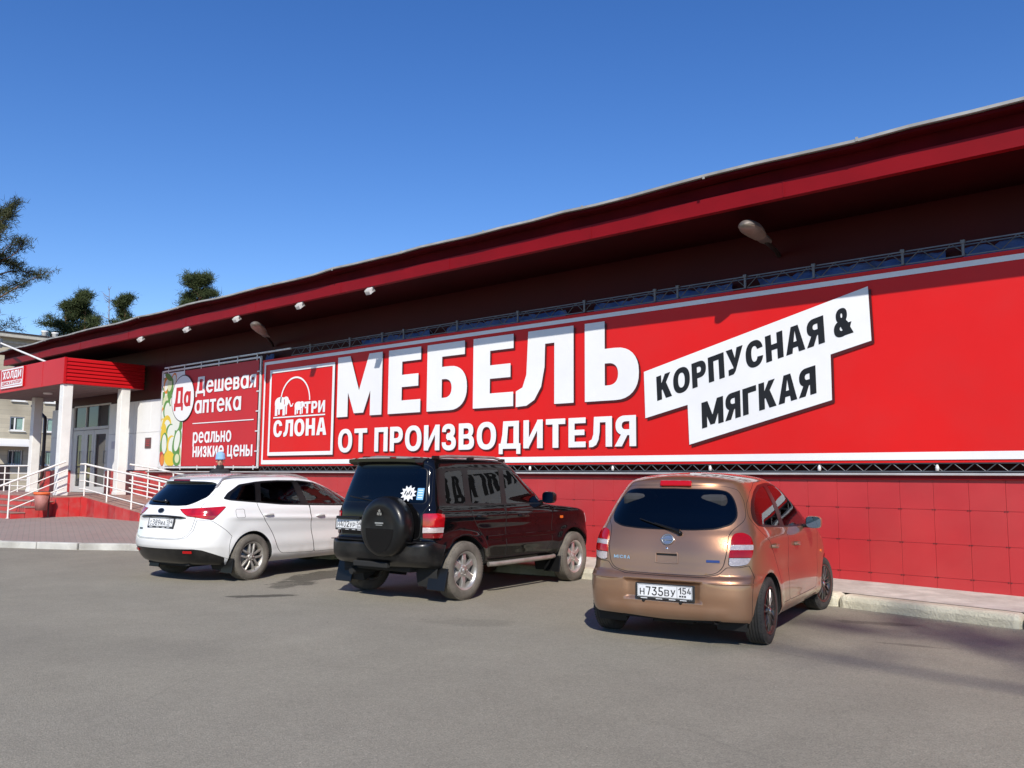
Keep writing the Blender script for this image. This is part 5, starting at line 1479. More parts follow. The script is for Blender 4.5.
    def blu(b): b.box((0, -.003, 0), (.115, .006, .022), None, 0, .002)
    on_rear('badge', blu, -.44, .735, mat('badge_blue', (.03, .06, .22), .25))
    # high brake light and wiper
    def brk(b): b.box((0, -.008, 0), (.30, .03, .055), None, 0, .012)
    on_rear('brake_light', brk, -.02, 1.396, M['red_lens'], None, .002)
    b = MB(); pts = []
    for q in range(9):
        t = q / 8; y = .26 - .40 * t; z = 1.075 - .112 * t - .02 * math.sin(math.pi * t) * 0
        P, n = B.at('r', y, z); pts.append(P + n * (.022 + .01 * t))
    b.tube(pts[3:], .011, 8, radii=[.007, .008, .010, .012, .014, .017]); b.tube([p - Vector((0, 0, .008)) for p in pts[:8]], .006, 6)
    P, n = B.at('r', -.14, .957); b.lathe([(0, -.04), (.016, -.036), (.021, -.005), (.021, .01)], 14, frame_at(P, n))
    b.build('rear_wiper', M['trim'], tgp)
    P, n = B.at('s', -.36, .56)
    # bumper crease pads, reflector, exhaust
    for sg in (-1, 1):
        b = MB(); pts = [Vector(B.F(*((lambda d: (d[0] / B.Lu, d[1]))(B.dom(('u', .095 + .013 * q, .552)))))) for q in range(9)]
        if sg > 0: pts = [Vector((p.x, -p.y, p.z)) for p in pts]
        b.tube(pts, .009, 6, radii=[.003] + [.009] * (len(pts) - 2) + [.003]); b.build('bumper_crease', M['copper'], D[('rear_bumper', 'both')])
    b = MB(); b.tube([(.2, -.46, .26), (-.35, -.46, .245), (-.455, -.46, .235)], .028, 14, caps=False); b.build('exhaust_pipe', M['steel'], car)
    for sg in (-1, 1):
        P, n = B.at('r', sg * .17, .372); b = MB(); b.lathe([(0, -.003), (.014, -.003), (.016, .002)], 12, frame_at(P, n)); b.build('parking_sensor', M['gap'], D[('rear_bumper', 'both')])
    return car

M['kia_lens'] = mat('deep_red_lens', (.36, .004, .008), .1, coat=1.0, var=.5, vscale=7)
# ================================================================== white estate
def make_kia(pose):
    car = empty('parked_car', (pose[0], pose[1], 0), pose[2], 'white estate car with black lower bumper and silver roof rails, furthest left', 'car', 'cars parked in front of the shop')
    K = [(.225, -0.680, 3.25, .78, 2.8, .55, 2.4, .8), (.27, -0.780, 3.38, .82, 2.8, .6, 2.4, .9), (.36, -0.855, 3.47, .85, 2.8, .62, 2.4, .9), (.46, -0.905, 3.51, .872, 2.75, .64, 2.4, 1.0), (.475, -0.912, 3.512, .874, 2.75, .64, 2.4, 1.0), (.56, -0.925, 3.51, .882, 2.7, .65, 2.4, 1.0),
         (.62, -0.915, 3.50, .886, 2.7, .65, 2.4, 1.0), (.70, -0.892, 3.45, .889, 2.7, .65, 2.4, 1.0), (.80, -0.878, 3.34, .890, 2.7, .65, 2.4, 1.0), (.90, -0.865, 3.05, .886, 2.65, .65, 2.4, 1.0), (.97, -0.845, 2.75, .874, 2.6, .65, 2.5, .95), (1.02, -0.815, 2.48, .855, 2.55, .64, 2.5, .9), (1.07, -0.775, 2.32, .828, 2.5, .62, 2.6, .8),
         (1.16, -0.695, 2.12, .785, 2.5, .6, 2.6, .75), (1.26, -0.605, 1.90, .735, 2.5, .58, 2.7, .7), (1.33, -0.545, 1.72, .695, 2.6, .56, 2.7, .65), (1.375, -0.545, 1.58, .655, 2.8, .54, 2.7, .6), (1.40, -0.540, 1.48, .615, 2.9, .54, 2.7, .6), (1.425, -0.460, 1.34, .54, 2.9, .5, 2.7, .55), (1.445, -0.300, 1.15, .40, 2.7, .5, 2.6, .5), (1.458, -0.050, .92, .22, 2.5, .4, 2.4, .4), (1.463, 0.250, .66, .06, 2.2, .2, 2.2, .2), (1.464, 0.400, .50, .004, 2, .05, 2, .05)]
    fl = wheel_hook((0, 2.65), .37, .014, .31)
    def hook(x, y, z, u, V):
        sw = sidew(u)
        y = y + fl(x, y, z) * sw
        ln = .86 - .035 * (x - 0)     # falling shoulder crease
        y = y + .016 * bumpf(z, ln, .035) * sw - .016 * bumpf(z, .62, .11) * sw + .012 * bumpf(z, .33, .05) * sw
        rw = np.clip(1 - (u / .26) ** 2, 0, 1)
        x = x + .022 * bumpf(z, .80, .055) * np.clip(1 - (u / .13) ** 4, 0, 1) - .010 * bumpf(z, .90, .014) * rw
        return x, y, z
    B = Body(K, bow=.06, droop=.022, droop_c=.75, droop_v=(1.15, 1.55), hook=hook)
    rub = dict(gap=.012, gapname='_trim')
    tl = B.outline([('u', .076, .985), ('u', .092, .93), ('u', .108, .893), ('u', .150, .862), ('u', .188, .838), ('u', .205, .90), ('u', .229, 1.012), ('u', .222, 1.022), ('u', .15, 1.003)], .02)
    DLO = [(-.42, 1.118), (-.33, 1.20), (-.12, 1.315), (.2, 1.355), (.6, 1.372), (1.0, 1.37), (1.35, 1.34), (1.72, 1.23), (2.02, 1.06), (2.12, .975), (1.6, .985), (1.1, 1.0), (.55, 1.02), (.08, 1.06), (-.33, 1.095)]
    regs = [rg('_hole', B.outline(circ(0, .31, .365), 0, 's')), rg('_hole', B.outline(circ(2.65, .31, .365), 0, 's')),
            rg('rear_window', B.outline([(.12, 1.022), (-.28, 1.022), (-.41, 1.03), (-.48, 1.06), (-.562, 1.13), (-.575, 1.16), (-.563, 1.25), (-.54, 1.325), (-.50, 1.348), (-.40, 1.355), (.12, 1.36)], .03, 'r'), M['glass_dark'], glass=True, depth=.002, gap=.012, gapname='_trim'),
            rg('tail_light', tl, M['kia_lens'], lr=True, depth=.010, gap=.005),
            rg('sw0', B.outline([(-.34, 1.122), (-.27, 1.195), (-.10, 1.29), (.155, 1.33), (.08, 1.085), (-.2, 1.10)], .02, 's'), M['glass_mid'], obj='quarter_window', lr=True, glass=True, depth=-.002),
            rg('sw1', B.outline([(.17, 1.075), (.26, 1.335), (.6, 1.352), (.87, 1.352), (.90, 1.025), (.5, 1.045)], .03, 's'), M['glass_mid'], obj='side_window', lr=True, par='door_b', glass=True, depth=-.002),
            rg('sw2', B.outline([(1.06, 1.02), (.98, 1.35), (1.3, 1.33), (1.68, 1.22), (1.95, 1.07), (2.03, 1.0)], .03, 's'), M['glass_mid'], obj='side_window', lr=True, par='door_a', glass=True, depth=-.002),
            rg('_trim', B.outline(DLO, .03, 's')),
            rg('windscreen', B.outline([(.2, 1.04), (-.70, 1.05), (-.60, 1.24), (-.53, 1.345), (.2, 1.375)], .03, 'f'), M['glass_mid'], glass=True, **rub),
            rg('lower_bumper', B.outline([('r', .12, .10), ('r', .12, .451), ('u', .11, .455), ('u', .14, .456), ('u', .165, .443), ('s', -.42, .335), ('s', -.40, .10)], .02), M['blackbump'], gap=.003, label='black plastic lower bumper'),
            rg('tailgate', B.outline([('r', .12, .585), ('r', -.38, .588), ('r', -.50, .612), ('u', .128, .70), ('u', .136, .87), ('u', .146, 1.0), ('r', -.60, 1.09), ('r', -.608, 1.16), ('r', -.592, 1.26), ('r', -.57, 1.335), ('r', -.52, 1.38), ('r', .12, 1.388)], .035), M['kwhite'], gap=.005),
            rg('rear_bumper', B.outline([('r', .12, .40), ('r', .12, .578), ('r', -.38, .581), ('r', -.515, .608), ('u', .134, .70), ('u', .140, .845), ('u', .188, .83), ('s', -.34, .62), ('s', -.34, .30), ('s', -.42, .33), ('u', .165, .44), ('u', .14, .453), ('u', .11, .452), ('r', .12, .448)], .012), M['kwhite'], gap=.005),
            rg('door_b', B.outline([(.085, 1.06), (.09, .99), (.17, .84), (.36, .62), (.45, .43), (.54, .33), (1.215, .31), (1.10, .70), (1.07, 1.0), (.975, 1.375), (.6, 1.377), (.22, 1.358), (.12, 1.2)], .06, 's'), M['kwhite'], obj='door', lr=True, gap=.005),
            rg('door_a', B.outline([(1.205, .31), (2.10, .31), (2.24, .5), (2.24, .90), (2.13, .975), (1.74, 1.225), (1.36, 1.345), (.965, 1.375), (1.06, 1.0), (1.09, .70)], .03, 's'), M['kwhite'], obj='door', lr=True, gap=.005),
            rg('fuel_flap', B.outline([(-.30, .86), (-.30, .98), (-.15, .98), (-.15, .86)], .03, 's'), M['kwhite'], lr=True, gap=.004),
            rg('headlight', B.outline([('f', -.45, .72), ('f', -.62, .70), ('s', 3.05, .74), ('s', 2.75, .85), ('f', -.5, .82)], .03), M['clear_lens'], lr=True, depth=.006)]
    BODIES['kia'] = (B, pose)
    D = assemble(car, B, M['kwhite'], regs)
    under(car, B, -.70, 3.3, .78, .25, [(0, .31, .375, .86, .46), (2.65, .31, .375, .85, .46)])
    w = make_wheel(car, .316, .205, .212, M['tyre_dusty'], M['rim_grey'], M['under'], dict(n=5, offs=[(-.026, -.042), (.026, .042)], w=(.034, .030), hub=.06, face=.70, rot=.25))
    place_wheels(car, w, [(0, -.77, .314, 0), (2.65, -.77, .314, 0), (0, .77, .314, math.pi), (2.65, .77, .314, math.pi)])
    interior(car, 1.25, .35, .42, 1.35, 2.0, 1.0, M['seat'], .3)
    for side, sg in (('r', -1), ('l', 1)):
        handle(D[('door_b', side)], B, .26, .885, M['kwhite'], sg); handle(D[('door_a', side)], B, 1.27, .845, M['kwhite'], sg)
        P, n = B.at('s', 2.05, .985); P.y *= -sg; mirror(car, P, sg, (.16, .2, .13), M['kwhite'], M['mirror_glass'])
        # roof rail
        b = MB(); pts = []
        for q in range(15):
            t = q / 14; x = -.42 + 1.72 * t; P = roof_at(B, x, .56); P.y = sg * .56; pts.append(P + Vector((0, 0, .035 * min(1, 6 * min(t, 1 - t)) + .004)))
        b.tube(pts, .016, 8); b.build('roof_rail', M['rim_silver'], car)
        b = MB(); P, n = B.at('r', sg * .52, .415); b.box((0, -.006, 0), (.13, .012, .035), None, 0, .005); o = b.build('reflector', M['red_lens'], D[('lower_bumper', 'both')]); o.matrix_local = frame_at(P, n)
        # mud flap
        b = MB(); b.box((-.345, sg * .77, .22), (.02, .22, .20), Matrix.Rotation(R(8), 3, 'Y'), 0, .006); b.build('mud_flap', M['trim'], car)
    tgp = D[('tailgate', 'both')]
    P, n = B.at('r', -.03, .795); plate(car, P + n * .006, n, 'С389МА', '154')
    b = MB(); pts = [B.at('r', -.47 + .94 * q / 12, .885 - .02 * abs(q / 6 - 1) ** 2)[0] + Vector((-.006, 0, 0)) for q in range(13)]
    b.tube(pts, .016, 8, radii=[.004] + [.016] * 11 + [.004]); b.build('tailgate_grip', M['blackbump'], tgp)
    P, n = B.at('r', 0, .955); b = MB(); b.add([(.062 * math.cos(2 * math.pi * k / 28), -.008, .033 * math.sin(2 * math.pi * k / 28)) for k in range(28)], [tuple(range(28))])
    o = b.build('emblem', M['trim'], tgp, fix=False); o.matrix_local = frame_at(P, n)
    b = MB(); b.tube([(.062 * math.cos(2 * math.pi * k / 28), -.008, .033 * math.sin(2 * math.pi * k / 28)) for k in range(29)], .004, 6, caps=False); q = b.build('emblem_ring', M['chrome'], tgp); q.matrix_local = frame_at(P, n)
    P, n = B.at('r', .42, .705); b = MB(); b.box((0, -.003, 0), (.10, .005, .022), None, 0, .002); o = b.build('badge', M['trim'], tgp); o.matrix_local = frame_at(P, n)
    b = MB(); P, n = B.at('r', 0, 1.365); b.box((0, -.006, 0), (.34, .012, .026), None, 0, .005); o = b.build('brake_light', M['dark_lens'], tgp); o.matrix_local = frame_at(P, n)
    b = MB(); pts = []
    for q in range(8):
        P, n = B.at('r', .40 * q / 7 - .02, 1.065 + .015 * q / 7); pts.append(P + n * .018)
    b.tube(pts, .009, 6); b.lathe([(0, -.04), (.02, -.035), (.026, .01)], 12, frame_at(pts[0], n)); b.build('rear_wiper', M['trim'], tgp)
    b = MB(); b.tube([(.1, .45, .27), (-.62, .45, .25)], .03, 12, caps=False); b.build('exhaust_pipe', M['steel'], car)
    return car
def roof_at(B, x, y):
    T = B.tP; m = B.tV > B.V0 + (B.V1 - B.V0) * .55
    d = (T[:, 0] - x) ** 2 + (T[:, 1] + abs(y)) ** 2 + np.where(m, 0, 1e3) + np.where(T[:, 2] < 1.2, 10, 0)
    u, V = B.tU[int(np.argmin(d))], B.tV[int(np.argmin(d))]
    e = 1e-3
    for _ in range(10):
        P = B.F(u, V); r = np.array([P[0] - x, P[1] + abs(y)])
        A = (B.F(u + e, V) - B.F(u - e, V)) / (2 * e); C = (B.F(u, min(V + e, B.V1)) - B.F(u, V - e)) / (2 * e)
        try: st = np.linalg.solve(np.array([[A[0], C[0]], [A[1], C[1]]]), -r)
        except np.linalg.LinAlgError: break
        u = float(np.clip(u + np.clip(st[0], -.05, .05), .001, .999)); V = float(np.clip(V + np.clip(st[1], -.05, .05), B.V0, B.V1))
    return Vector((x, y, B.F(u, V)[2]))

# ================================================================== black off-roader
def make_suv(pose):
    car = empty('parked_car', (pose[0], pose[1], 0), pose[2], 'black off-road car with a spare wheel in a black cover on its tailgate', 'car', 'cars parked in front of the shop')
    K = [(.39, -.60, 3.02, .765, 4, .30, 3.2, .5), (.43, -.66, 3.10, .79, 4, .32, 3.2, .5), (.48, -.715, 3.14, .805, 4, .34, 3.2, .5), (.56, -.735, 3.16, .812, 4, .35, 3.2, .5), (.655, -.735, 3.16, .815, 4, .35, 3.2, .5), (.685, -.715, 3.15, .815, 4, .35, 3.2, .5), (.70, -.635, 3.14, .815, 4.2, .30, 3.2, .5),
         (.74, -.62, 3.13, .818, 4.2, .28, 3.2, .5), (.85, -.618, 3.11, .820, 4.2, .28, 3.2, .5), (.95, -.615, 3.06, .818, 4.2, .28, 3.2, .5), (1.0, -.612, 2.94, .812, 4.2, .28, 3.2, .5), (1.035, -.608, 2.6, .806, 4.2, .28, 3.4, .45), (1.065, -.602, 2.18, .798, 4.2, .28, 3.6, .4), (1.10, -.592, 1.96, .785, 4.2, .28, 3.6, .4),
         (1.22, -.562, 1.80, .752, 4.2, .27, 3.6, .38), (1.36, -.522, 1.60, .716, 4.2, .26, 3.6, .36), (1.50, -.482, 1.42, .682, 4.2, .26, 3.6, .34), (1.575, -.468, 1.32, .660, 4.2, .25, 3.6, .34), (1.63, -.47, 1.22, .636, 4.2, .25, 3.6, .34), (1.66, -.445, 1.14, .585, 4, .26, 3.4, .34), (1.676, -.36, 1.02, .46, 3.6, .30, 3, .34), (1.682, .0, .75, .22, 2.6, .3, 2.6, .3), (1.685, .25, .48, .05, 2.2, .1, 2.2, .1), (1.686, .33, .40, .004, 2, .03, 2, .03)]
    fl = wheel_hook((0, 2.45), .40, .035, .35, .10)
    def hook(x, y, z, u, V):
        sw = sidew(u, .18, .84)
        y = y + fl(x, y, z) * np.clip((.95 - z) / .12, 0, 1) * sw
        y = y + .012 * bumpf(z, .97, .03) * sw - .014 * bumpf(z, .80, .07) * sw + .012 * bumpf(z, .60, .06) * sw
        return x, y, z
    B = Body(K, bow=.03, droop=.008, droop_c=.4, droop_v=(1.4, 1.8), hook=hook)
    rub = dict(gap=.013, gapname='_trim')
    tl = B.outline([('u', .150, .74), ('u', .150, 1.018), ('u', .22, 1.02), ('u', .284, 1.005), ('u', .286, .80), ('u', .27, .735)], .02)
    tv = [B.inv('s', -.5, z)[1] for z in (.800, .862)]
    tb = bands(tl, tv)
    DLO = [(-.40, 1.125), (-.36, 1.535), (.6, 1.565), (1.22, 1.555), (1.42, 1.44), (1.80, 1.13), (1.80, 1.085), (.7, 1.095), (-.38, 1.105)]
    regs = [rg('_hole', B.outline(circ(0, .345, .405), 0, 's')), rg('_hole', B.outline(circ(2.45, .345, .405), 0, 's')),
            rg('rear_window', B.outline([(.12, 1.13), (-.65, 1.125), (-.675, 1.16), (-.60, 1.515), (-.56, 1.548), (.12, 1.55)], .04, 'r'), M['glass_dark'], glass=True, depth=.003, **rub),
            rg('tl1', tb[0], M['dark_lens'], grp='tail_light', lr=True, depth=.012, gap=.004), rg('tl2', tb[1], M['clear_lens'], grp='tail_light'), rg('tl3', tb[2], M['kia_lens'], grp='tail_light'),
            rg('sw0', B.outline([(-.28, 1.13), (-.20, 1.505), (.12, 1.522), (.085, 1.125)], .04, 's'), M['glass_dark'], obj='quarter_window', lr=True, glass=True, depth=-.002),
            rg('sw1', B.outline([(.19, 1.125), (.225, 1.53), (.86, 1.540), (.80, 1.112)], .03, 's'), M['glass_side'], obj='side_window', lr=True, par='door_b', glass=True, depth=-.002),
            rg('sw2', B.outline([(.90, 1.108), (.96, 1.540), (1.22, 1.525), (1.42, 1.41), (1.68, 1.16), (1.70, 1.108)], .03, 's'), M['glass_side'], obj='side_window', lr=True, par='door_a', glass=True, depth=-.002),
            rg('_trim', B.outline(DLO, .04, 's')),
            rg('windscreen', B.outline([(.2, 1.10), (-.68, 1.11), (-.62, 1.34), (-.56, 1.55), (.2, 1.575)], .03, 'f'), M['glass_mid'], glass=True, **rub),
            rg('tailgate', B.outline([(.12, .722), (-.60, .722), (-.64, .76), (-.655, 1.0), (-.712, 1.12), (-.715, 1.17), (-.64, 1.54), (-.58, 1.59), (.12, 1.605)], .03, 'r'), M['blackp'], gap=.005),
            rg('rear_bumper', B.outline([('r', .12, .20), ('r', .12, .697), ('r', -.70, .697), ('s', -.50, .70), ('s', -.34, .66), ('s', -.34, .20)], .01), M['blackbump'], gap=.005),
            rg('door_b', B.outline([(.22, .90), (.42, .68), (.50, .47), (.86, .455), (.85, 1.10), (.90, 1.548), (.18, 1.54), (.135, 1.10), (.14, 1.0)], .05, 's'), M['blackp'], obj='door', lr=True, gap=.005),
            rg('door_a', B.outline([(.85, .455), (1.80, .45), (1.92, .6), (1.93, 1.05), (1.78, 1.10), (1.45, 1.43), (1.25, 1.545), (.89, 1.548), (.84, 1.10)], .04, 's'), M['blackp'], obj='door', lr=True, gap=.005),
            rg('headlight', B.outline([('f', -.45, .78), ('f', -.70, .78), ('s', 2.95, .80), ('s', 2.9, .93), ('f', -.5, .94)], .03), M['clear_lens'], lr=True, depth=.006),
            rg('side_repeater', B.outline([(2.12, .885), (2.12, .92), (2.19, .92), (2.19, .885)], .01, 's'), M['orange_lens'], lr=True, depth=.008)]
    BODIES['suv'] = (B, pose)
    D = assemble(car, B, M['blackp'], regs)
    under(car, B, -.55, 3.0, .76, .42, [(0, .345, .415, .84, .44), (2.45, .345, .415, .84, .44)])
    b = MB(); b.tube([(-.55, .5, .30), (.2, .35, .33), (2.0, .3, .36)], .05, 8); b.box((-.35, 0, .40), (.35, .9, .14), None, 0, .03); b.build('fuel_tank', M['under'], car)
    w = make_wheel(car, .343, .215, .225, M['tyre_dusty'], M['rim_silver'], M['under'], dict(n=6, offs=[(0, 0)], w=(.085, .082), hub=.085, face=.55, rot=.5, waist=.85))
    place_wheels(car, w, [(0, -.755, .342, 0), (2.45, -.755, .342, R(2)), (0, .755, .342, math.pi), (2.45, .755, .342, math.pi + R(2))])
    interior(car, 1.05, .25, .74, 1.28, 1.75, 1.12, M['seat'], .5)
    for side, sg in (('r', -1), ('l', 1)):
        handle(D[('door_b', side)], B, .34, .965, M['blackp'], sg); handle(D[('door_a', side)], B, 1.20, .955, M['blackp'], sg)
        P, n = B.at('s', 1.73, 1.13); P.y *= -sg; mirror(car, P, sg, (.15, .19, .16), M['blackp'], M['mirror_glass'])
        b = MB(); pts = []
        for q in range(13):
            t = q / 12; x = -.30 + 1.42 * t; P = roof_at(B, x, .575); P.y = sg * .575; pts.append(P + Vector((0, 0, +.028 * min(1, 7 * min(t, 1 - t)) + .002)))
        b.tube(pts, .017, 8)
        b.build('roof_rail', M['rim_silver'], car)
        for x in (-.26, .40, 1.06):
            b = MB(); P = roof_at(B, x, .575); P.y = sg * .575; b.box(P + Vector((0, 0, .012)), (.12, .035, .045), None, 0, .012); b.build('rail_foot', M['trim'], car)
        b = MB(); b.box((-.40, sg * .755, .27), (.02, .27, .26), Matrix.Rotation(R(14), 3, 'Y'), 0, .006); b.build('mud_flap', M['trim'], car)
        b = MB(); b.box((2.02, sg * .755, .27), (.02, .25, .22), Matrix.Rotation(R(10), 3, 'Y'), 0, .006); b.build('mud_flap', M['trim'], car)
        b = MB(); pts = [Vector((.50, sg * .80, .375)), Vector((.62, sg * .835, .375)), Vector((1.85, sg * .835, .375)), Vector((1.98, sg * .80, .375))]; b.tube(pts, .03, 8); b.build('side_step', M['rim_grey'], car)
        b = MB(); b.bar((.46, sg * .822, .70), (1.98, sg * .822, .70), .012, .05, 0, (0, 0, 1), .004); b.build('door_moulding', M['blackp'], car)
    tgp = D[('tailgate', 'both')]
    # spoiler
    b = MB(); n_ = 16; vs = []; fs = []
    for q in range(n_ + 1):
        y = -.545 + 1.09 * q / n_; c = 1 - (abs(y) / .6) ** 4 * .35
        for (x, z) in ((-.34, 1.676), (-.50, 1.674), (-.565 - .03 * c, 1.657), (-.565 - .03 * c, 1.618), (-.50, 1.585), (-.36, 1.585)): vs.append((x, y, z - .018 * (abs(y) / .62) ** 3))
    for q in range(n_):
        for k in range(6): fs.append((q * 6 + k, q * 6 + (k + 1) % 6, q * 6 + 6 + (k + 1) % 6, q * 6 + 6 + k))
    fs += [tuple(range(6)), tuple(range(n_ * 6, n_ * 6 + 6))]
    b.add(vs, fs, 0); b.build('spoiler', M['blackp'], tgp)
    # spare wheel under its cover, to the right of the middle
    sy, szz = -.27, .865
    b = MB(); Mr = Matrix.Translation((-.60, sy, szz)) @ Matrix.Rotation(R(90), 4, 'Z')
    b.lathe([(0, .265), (.10, .265), (.19, .262), (.205, .272), (.29, .265), (.325, .245), (.343, .21), (.348, .16), (.348, .07), (.33, .04), (.20, .03), (0, .03)], 56, Mr)
    so = b.build('spare_wheel_cover', M['cover'], tgp)
    b = MB(); b.add([(-.872, sy + .22 * math.cos(a), szz - .02 + .27 * math.sin(a)) for a in [math.pi + math.pi * k / 20 for k in range(21)]] + [(-.872, sy + .22, szz - .02), (-.872, sy - .22, szz - .02)][:0], [tuple(range(21))]); b.build('cover_panel', M['blackp'], so, fix=False)
    b = MB()
    for k in range(3):
        a = R(90 + 120 * k); c, s_ = math.cos(a), math.sin(a); L = .045; Wd = .024
        pts = [(0, 0), (L / 2 * c - Wd * s_ * .9, L / 2 * s_ + Wd * c * .9), (L * c, L * s_), (L / 2 * c + Wd * s_ * .9, L / 2 * s_ - Wd * c * .9)]
        b.add([(-.8755, sy - p_, szz + .16 + q_) for p_, q_ in pts], [(0, 1, 2, 3)])
    b.build('emblem', M['chrome'], so, fix=False)
    b = MB(); b.box((-.8755, sy + .0, szz + .045), (.003, .13, .016)); b.box((-.8755, sy, szz + .022), (.003, .10, .008)); b.build('badge', M['rim_silver'], so)
    P, n = B.at('r', .45, .865); plate(car, P + n * .012, n, 'Н402УР', '54')
    b = MB(); b.box((-.655, .45, .945), (.05, .40, .028), None, 0, .008); b.build('plate_lamp', M['trim'], tgp)
    # stickers in the rear window
    P, n = B.at('r', -.42, 1.245); b = MB(); star = []
    for k in range(22):
        a = 2 * math.pi * k / 22; r = .105 if k % 2 else .07; star.append((r * math.cos(a) * 1.15, -.006, r * math.sin(a) * .95))
    b.add([(0, -.006, 0)] + star, [(0, k + 1, (k + 1) % 22 + 1) for k in range(22)]); o = b.build('sticker', M['plate_white'], tgp, fix=False); o.matrix_local = frame_at(P, n)
    b = MB(); 
    for k in range(4): b.box((-.045 + .03 * k, -.0075, .008 * (-1) ** k), (.016, .002, .05 - .012 * (k % 2)), Matrix.Rotation(.3, 3, 'Y'))
    q = b.build('sticker_marks', M['ban_black'], tgp); q.matrix_local = frame_at(P, n)
    P, n = B.at('r', -.585, 1.24); b = MB(); b.box((0, -.006, 0), (.085, .002, .14)); o = b.build('sticker', mat('sticker_blue', (.16, .38, .62), .5), tgp); o.matrix_local = frame_at(P, n)
    b = MB()
    for k in range(4): b.box((0, -.0078, .045 - .03 * k), (.06, .001, .008))
    q = b.build('sticker_marks', M['plate_white'], tgp); q.matrix_local = frame_at(P, n)
    b = MB(); pts = []
    for q in range(8):
        P, n = B.at('r', .1 + .42 * q / 7, 1.145 + .05 * q / 7); pts.append(P + n * .02)
    b.tube(pts, .009, 6); b.build('rear_wiper', M['trim'], tgp)
    b = MB(); pts = [(-.77, -.60 + 1.2 * q / 8, .69) for q in range(9)]
    b.box((-.70, 0, .693), (.10, 1.30, .010), None, 0, .003); b.build('bumper_step', M['trim'], D[('rear_bumper', 'both')])
    b = MB(); b.box((-.71, .0, .42), (.06, .55, .06), None, 0, .01); b.build('tow_bar', M['under'], car)
    return car
M['glass_side'] = glass_mat('side_tint_glass', (.12, .125, .125))
M['cover'] = mat('spare_cover_black', (.005, .005, .0055), .34, spec=.35, coat=.15, dirt=(.03, .026, .023), dscale=4, damt=.35)
POSE_MICRA = (-4.265, 7.215, 1.765)
POSE_SUV = (-8.17, 7.38, 1.672)
POSE_KIA = (-11.67, 6.65, 1.74)
make_micra(POSE_MICRA); make_suv(POSE_SUV); make_kia(POSE_KIA)
# ------------------------------------------------------------------ brick flats beyond the entrance
M['brick'] = None
def brick_mat():
    m, nt, b = nm('grey_beige_brick'); L = nt.links; tc = N(nt, 'ShaderNodeTexCoord')
    mp = N(nt, 'ShaderNodeMapping'); mp.inputs['Rotation'].default_value = (R(90), 0, R(90)); L.new(tc.outputs['Object'], mp.inputs[0])
    br = N(nt, 'ShaderNodeTexBrick'); br.inputs['Scale'].default_value = 1; br.inputs['Brick Width'].default_value = .26; br.inputs['Row Height'].default_value = .078; br.inputs['Mortar Size'].default_value = .008
    br.inputs['Color1'].default_value = (.46, .41, .31, 1); br.inputs['Color2'].default_value = (.38, .34, .26, 1); br.inputs['Mortar'].default_value = (.30, .27, .22, 1); L.new(mp.outputs[0], br.inputs['Vector'])
    n = N(nt, 'ShaderNodeTexNoise'); n.inputs['Scale'].default_value = .5; n.inputs['Detail'].default_value = 8; L.new(tc.outputs['Object'], n.inputs['Vector'])
    mr = N(nt, 'ShaderNodeMapRange'); mr.inputs['From Min'].default_value = .45; mr.inputs['From Max'].default_value = .7; mr.inputs['To Max'].default_value = .6; L.new(n.outputs['Fac'], mr.inputs['Value'])
    mx = N(nt, 'ShaderNodeMix', data_type='RGBA'); L.new(mr.outputs[0], mx.inputs['Factor']); L.new(br.outputs['Color'], mx.inputs[6]); mx.inputs[7].default_value = (.22, .19, .14, 1); L.new(mx.outputs[2], b.inputs['Base Color'])
    b.inputs['Roughness'].default_value = .9
    return m
M['brick'] = brick_mat()
M['pvc'] = mat('white_window_frame', (.72, .72, .71), .45)
M['curtain'] = mat('pale_green_curtain', (.22, .34, .30), .8, var=.2, vscale=4)
M['slab'] = mat('concrete_band', (.42, .40, .35), .85, var=.15)
AX = -55.0
AB = empty('apartment_building', (AX, 17, 0), 0, 'grey beige brick apartment building beyond the entrance canopy', 'building')
def ab(mb, name, m, fix=True, par=None):
    o = mb.build(name, m, par or AB, fix)
    if par is None: o.location = (-AX, -17, 0)
    return o
holes = []
for fl in range(3):
    zc = 2.35 + fl * 1.95 - (0 if fl < 1 else .0)
rows_w = [(1.92, 2.77), (3.89, 4.71), (5.62, 6.5), (7.4, 8.25)]
cols_w = [(14.0, 14.85), (16.35, 17.35), (18.36, 19.14), (20.15, 20.8), (22.0, 22.9), (24.2, 25.1)]
Y0, Y1, ZT = 10.0, 30.0, 9.25
b = MB()
yb = [Y0] + [v for c in cols_w for v in c] + [Y1]; zb = [0] + [v for r_ in rows_w for v in r_] + [ZT]
for i in range(len(yb) - 1):
    for j in range(len(zb) - 1):
        if i % 2 == 1 and j % 2 == 1: continue
        b.quad((AX, yb[i], zb[j]), (AX, yb[i + 1], zb[j]), (AX, yb[i + 1], zb[j + 1]), (AX, yb[i], zb[j + 1]))
for c in cols_w:
    for r_ in rows_w:
        for (p, q) in (((c[0], r_[0]), (c[1], r_[0])), ((c[1], r_[0]), (c[1], r_[1])), ((c[1], r_[1]), (c[0], r_[1])), ((c[0], r_[1]), (c[0], r_[0]))):
            b.quad((AX, p[0], p[1]), (AX, q[0], q[1]), (AX - .16, q[0], q[1]), (AX - .16, p[0], p[1]))
b.quad((AX, Y0, 0), (AX - 11, Y0, 0), (AX - 11, Y0, ZT), (AX, Y0, ZT)); b.quad((AX, Y1, 0), (AX - 11, Y1, 0), (AX - 11, Y1, ZT), (AX, Y1, ZT)); b.quad((AX - 11, Y0, 0), (AX - 11, Y1, 0), (AX - 11, Y1, ZT), (AX - 11, Y0, ZT))
ab(b, 'wall', M['brick'])
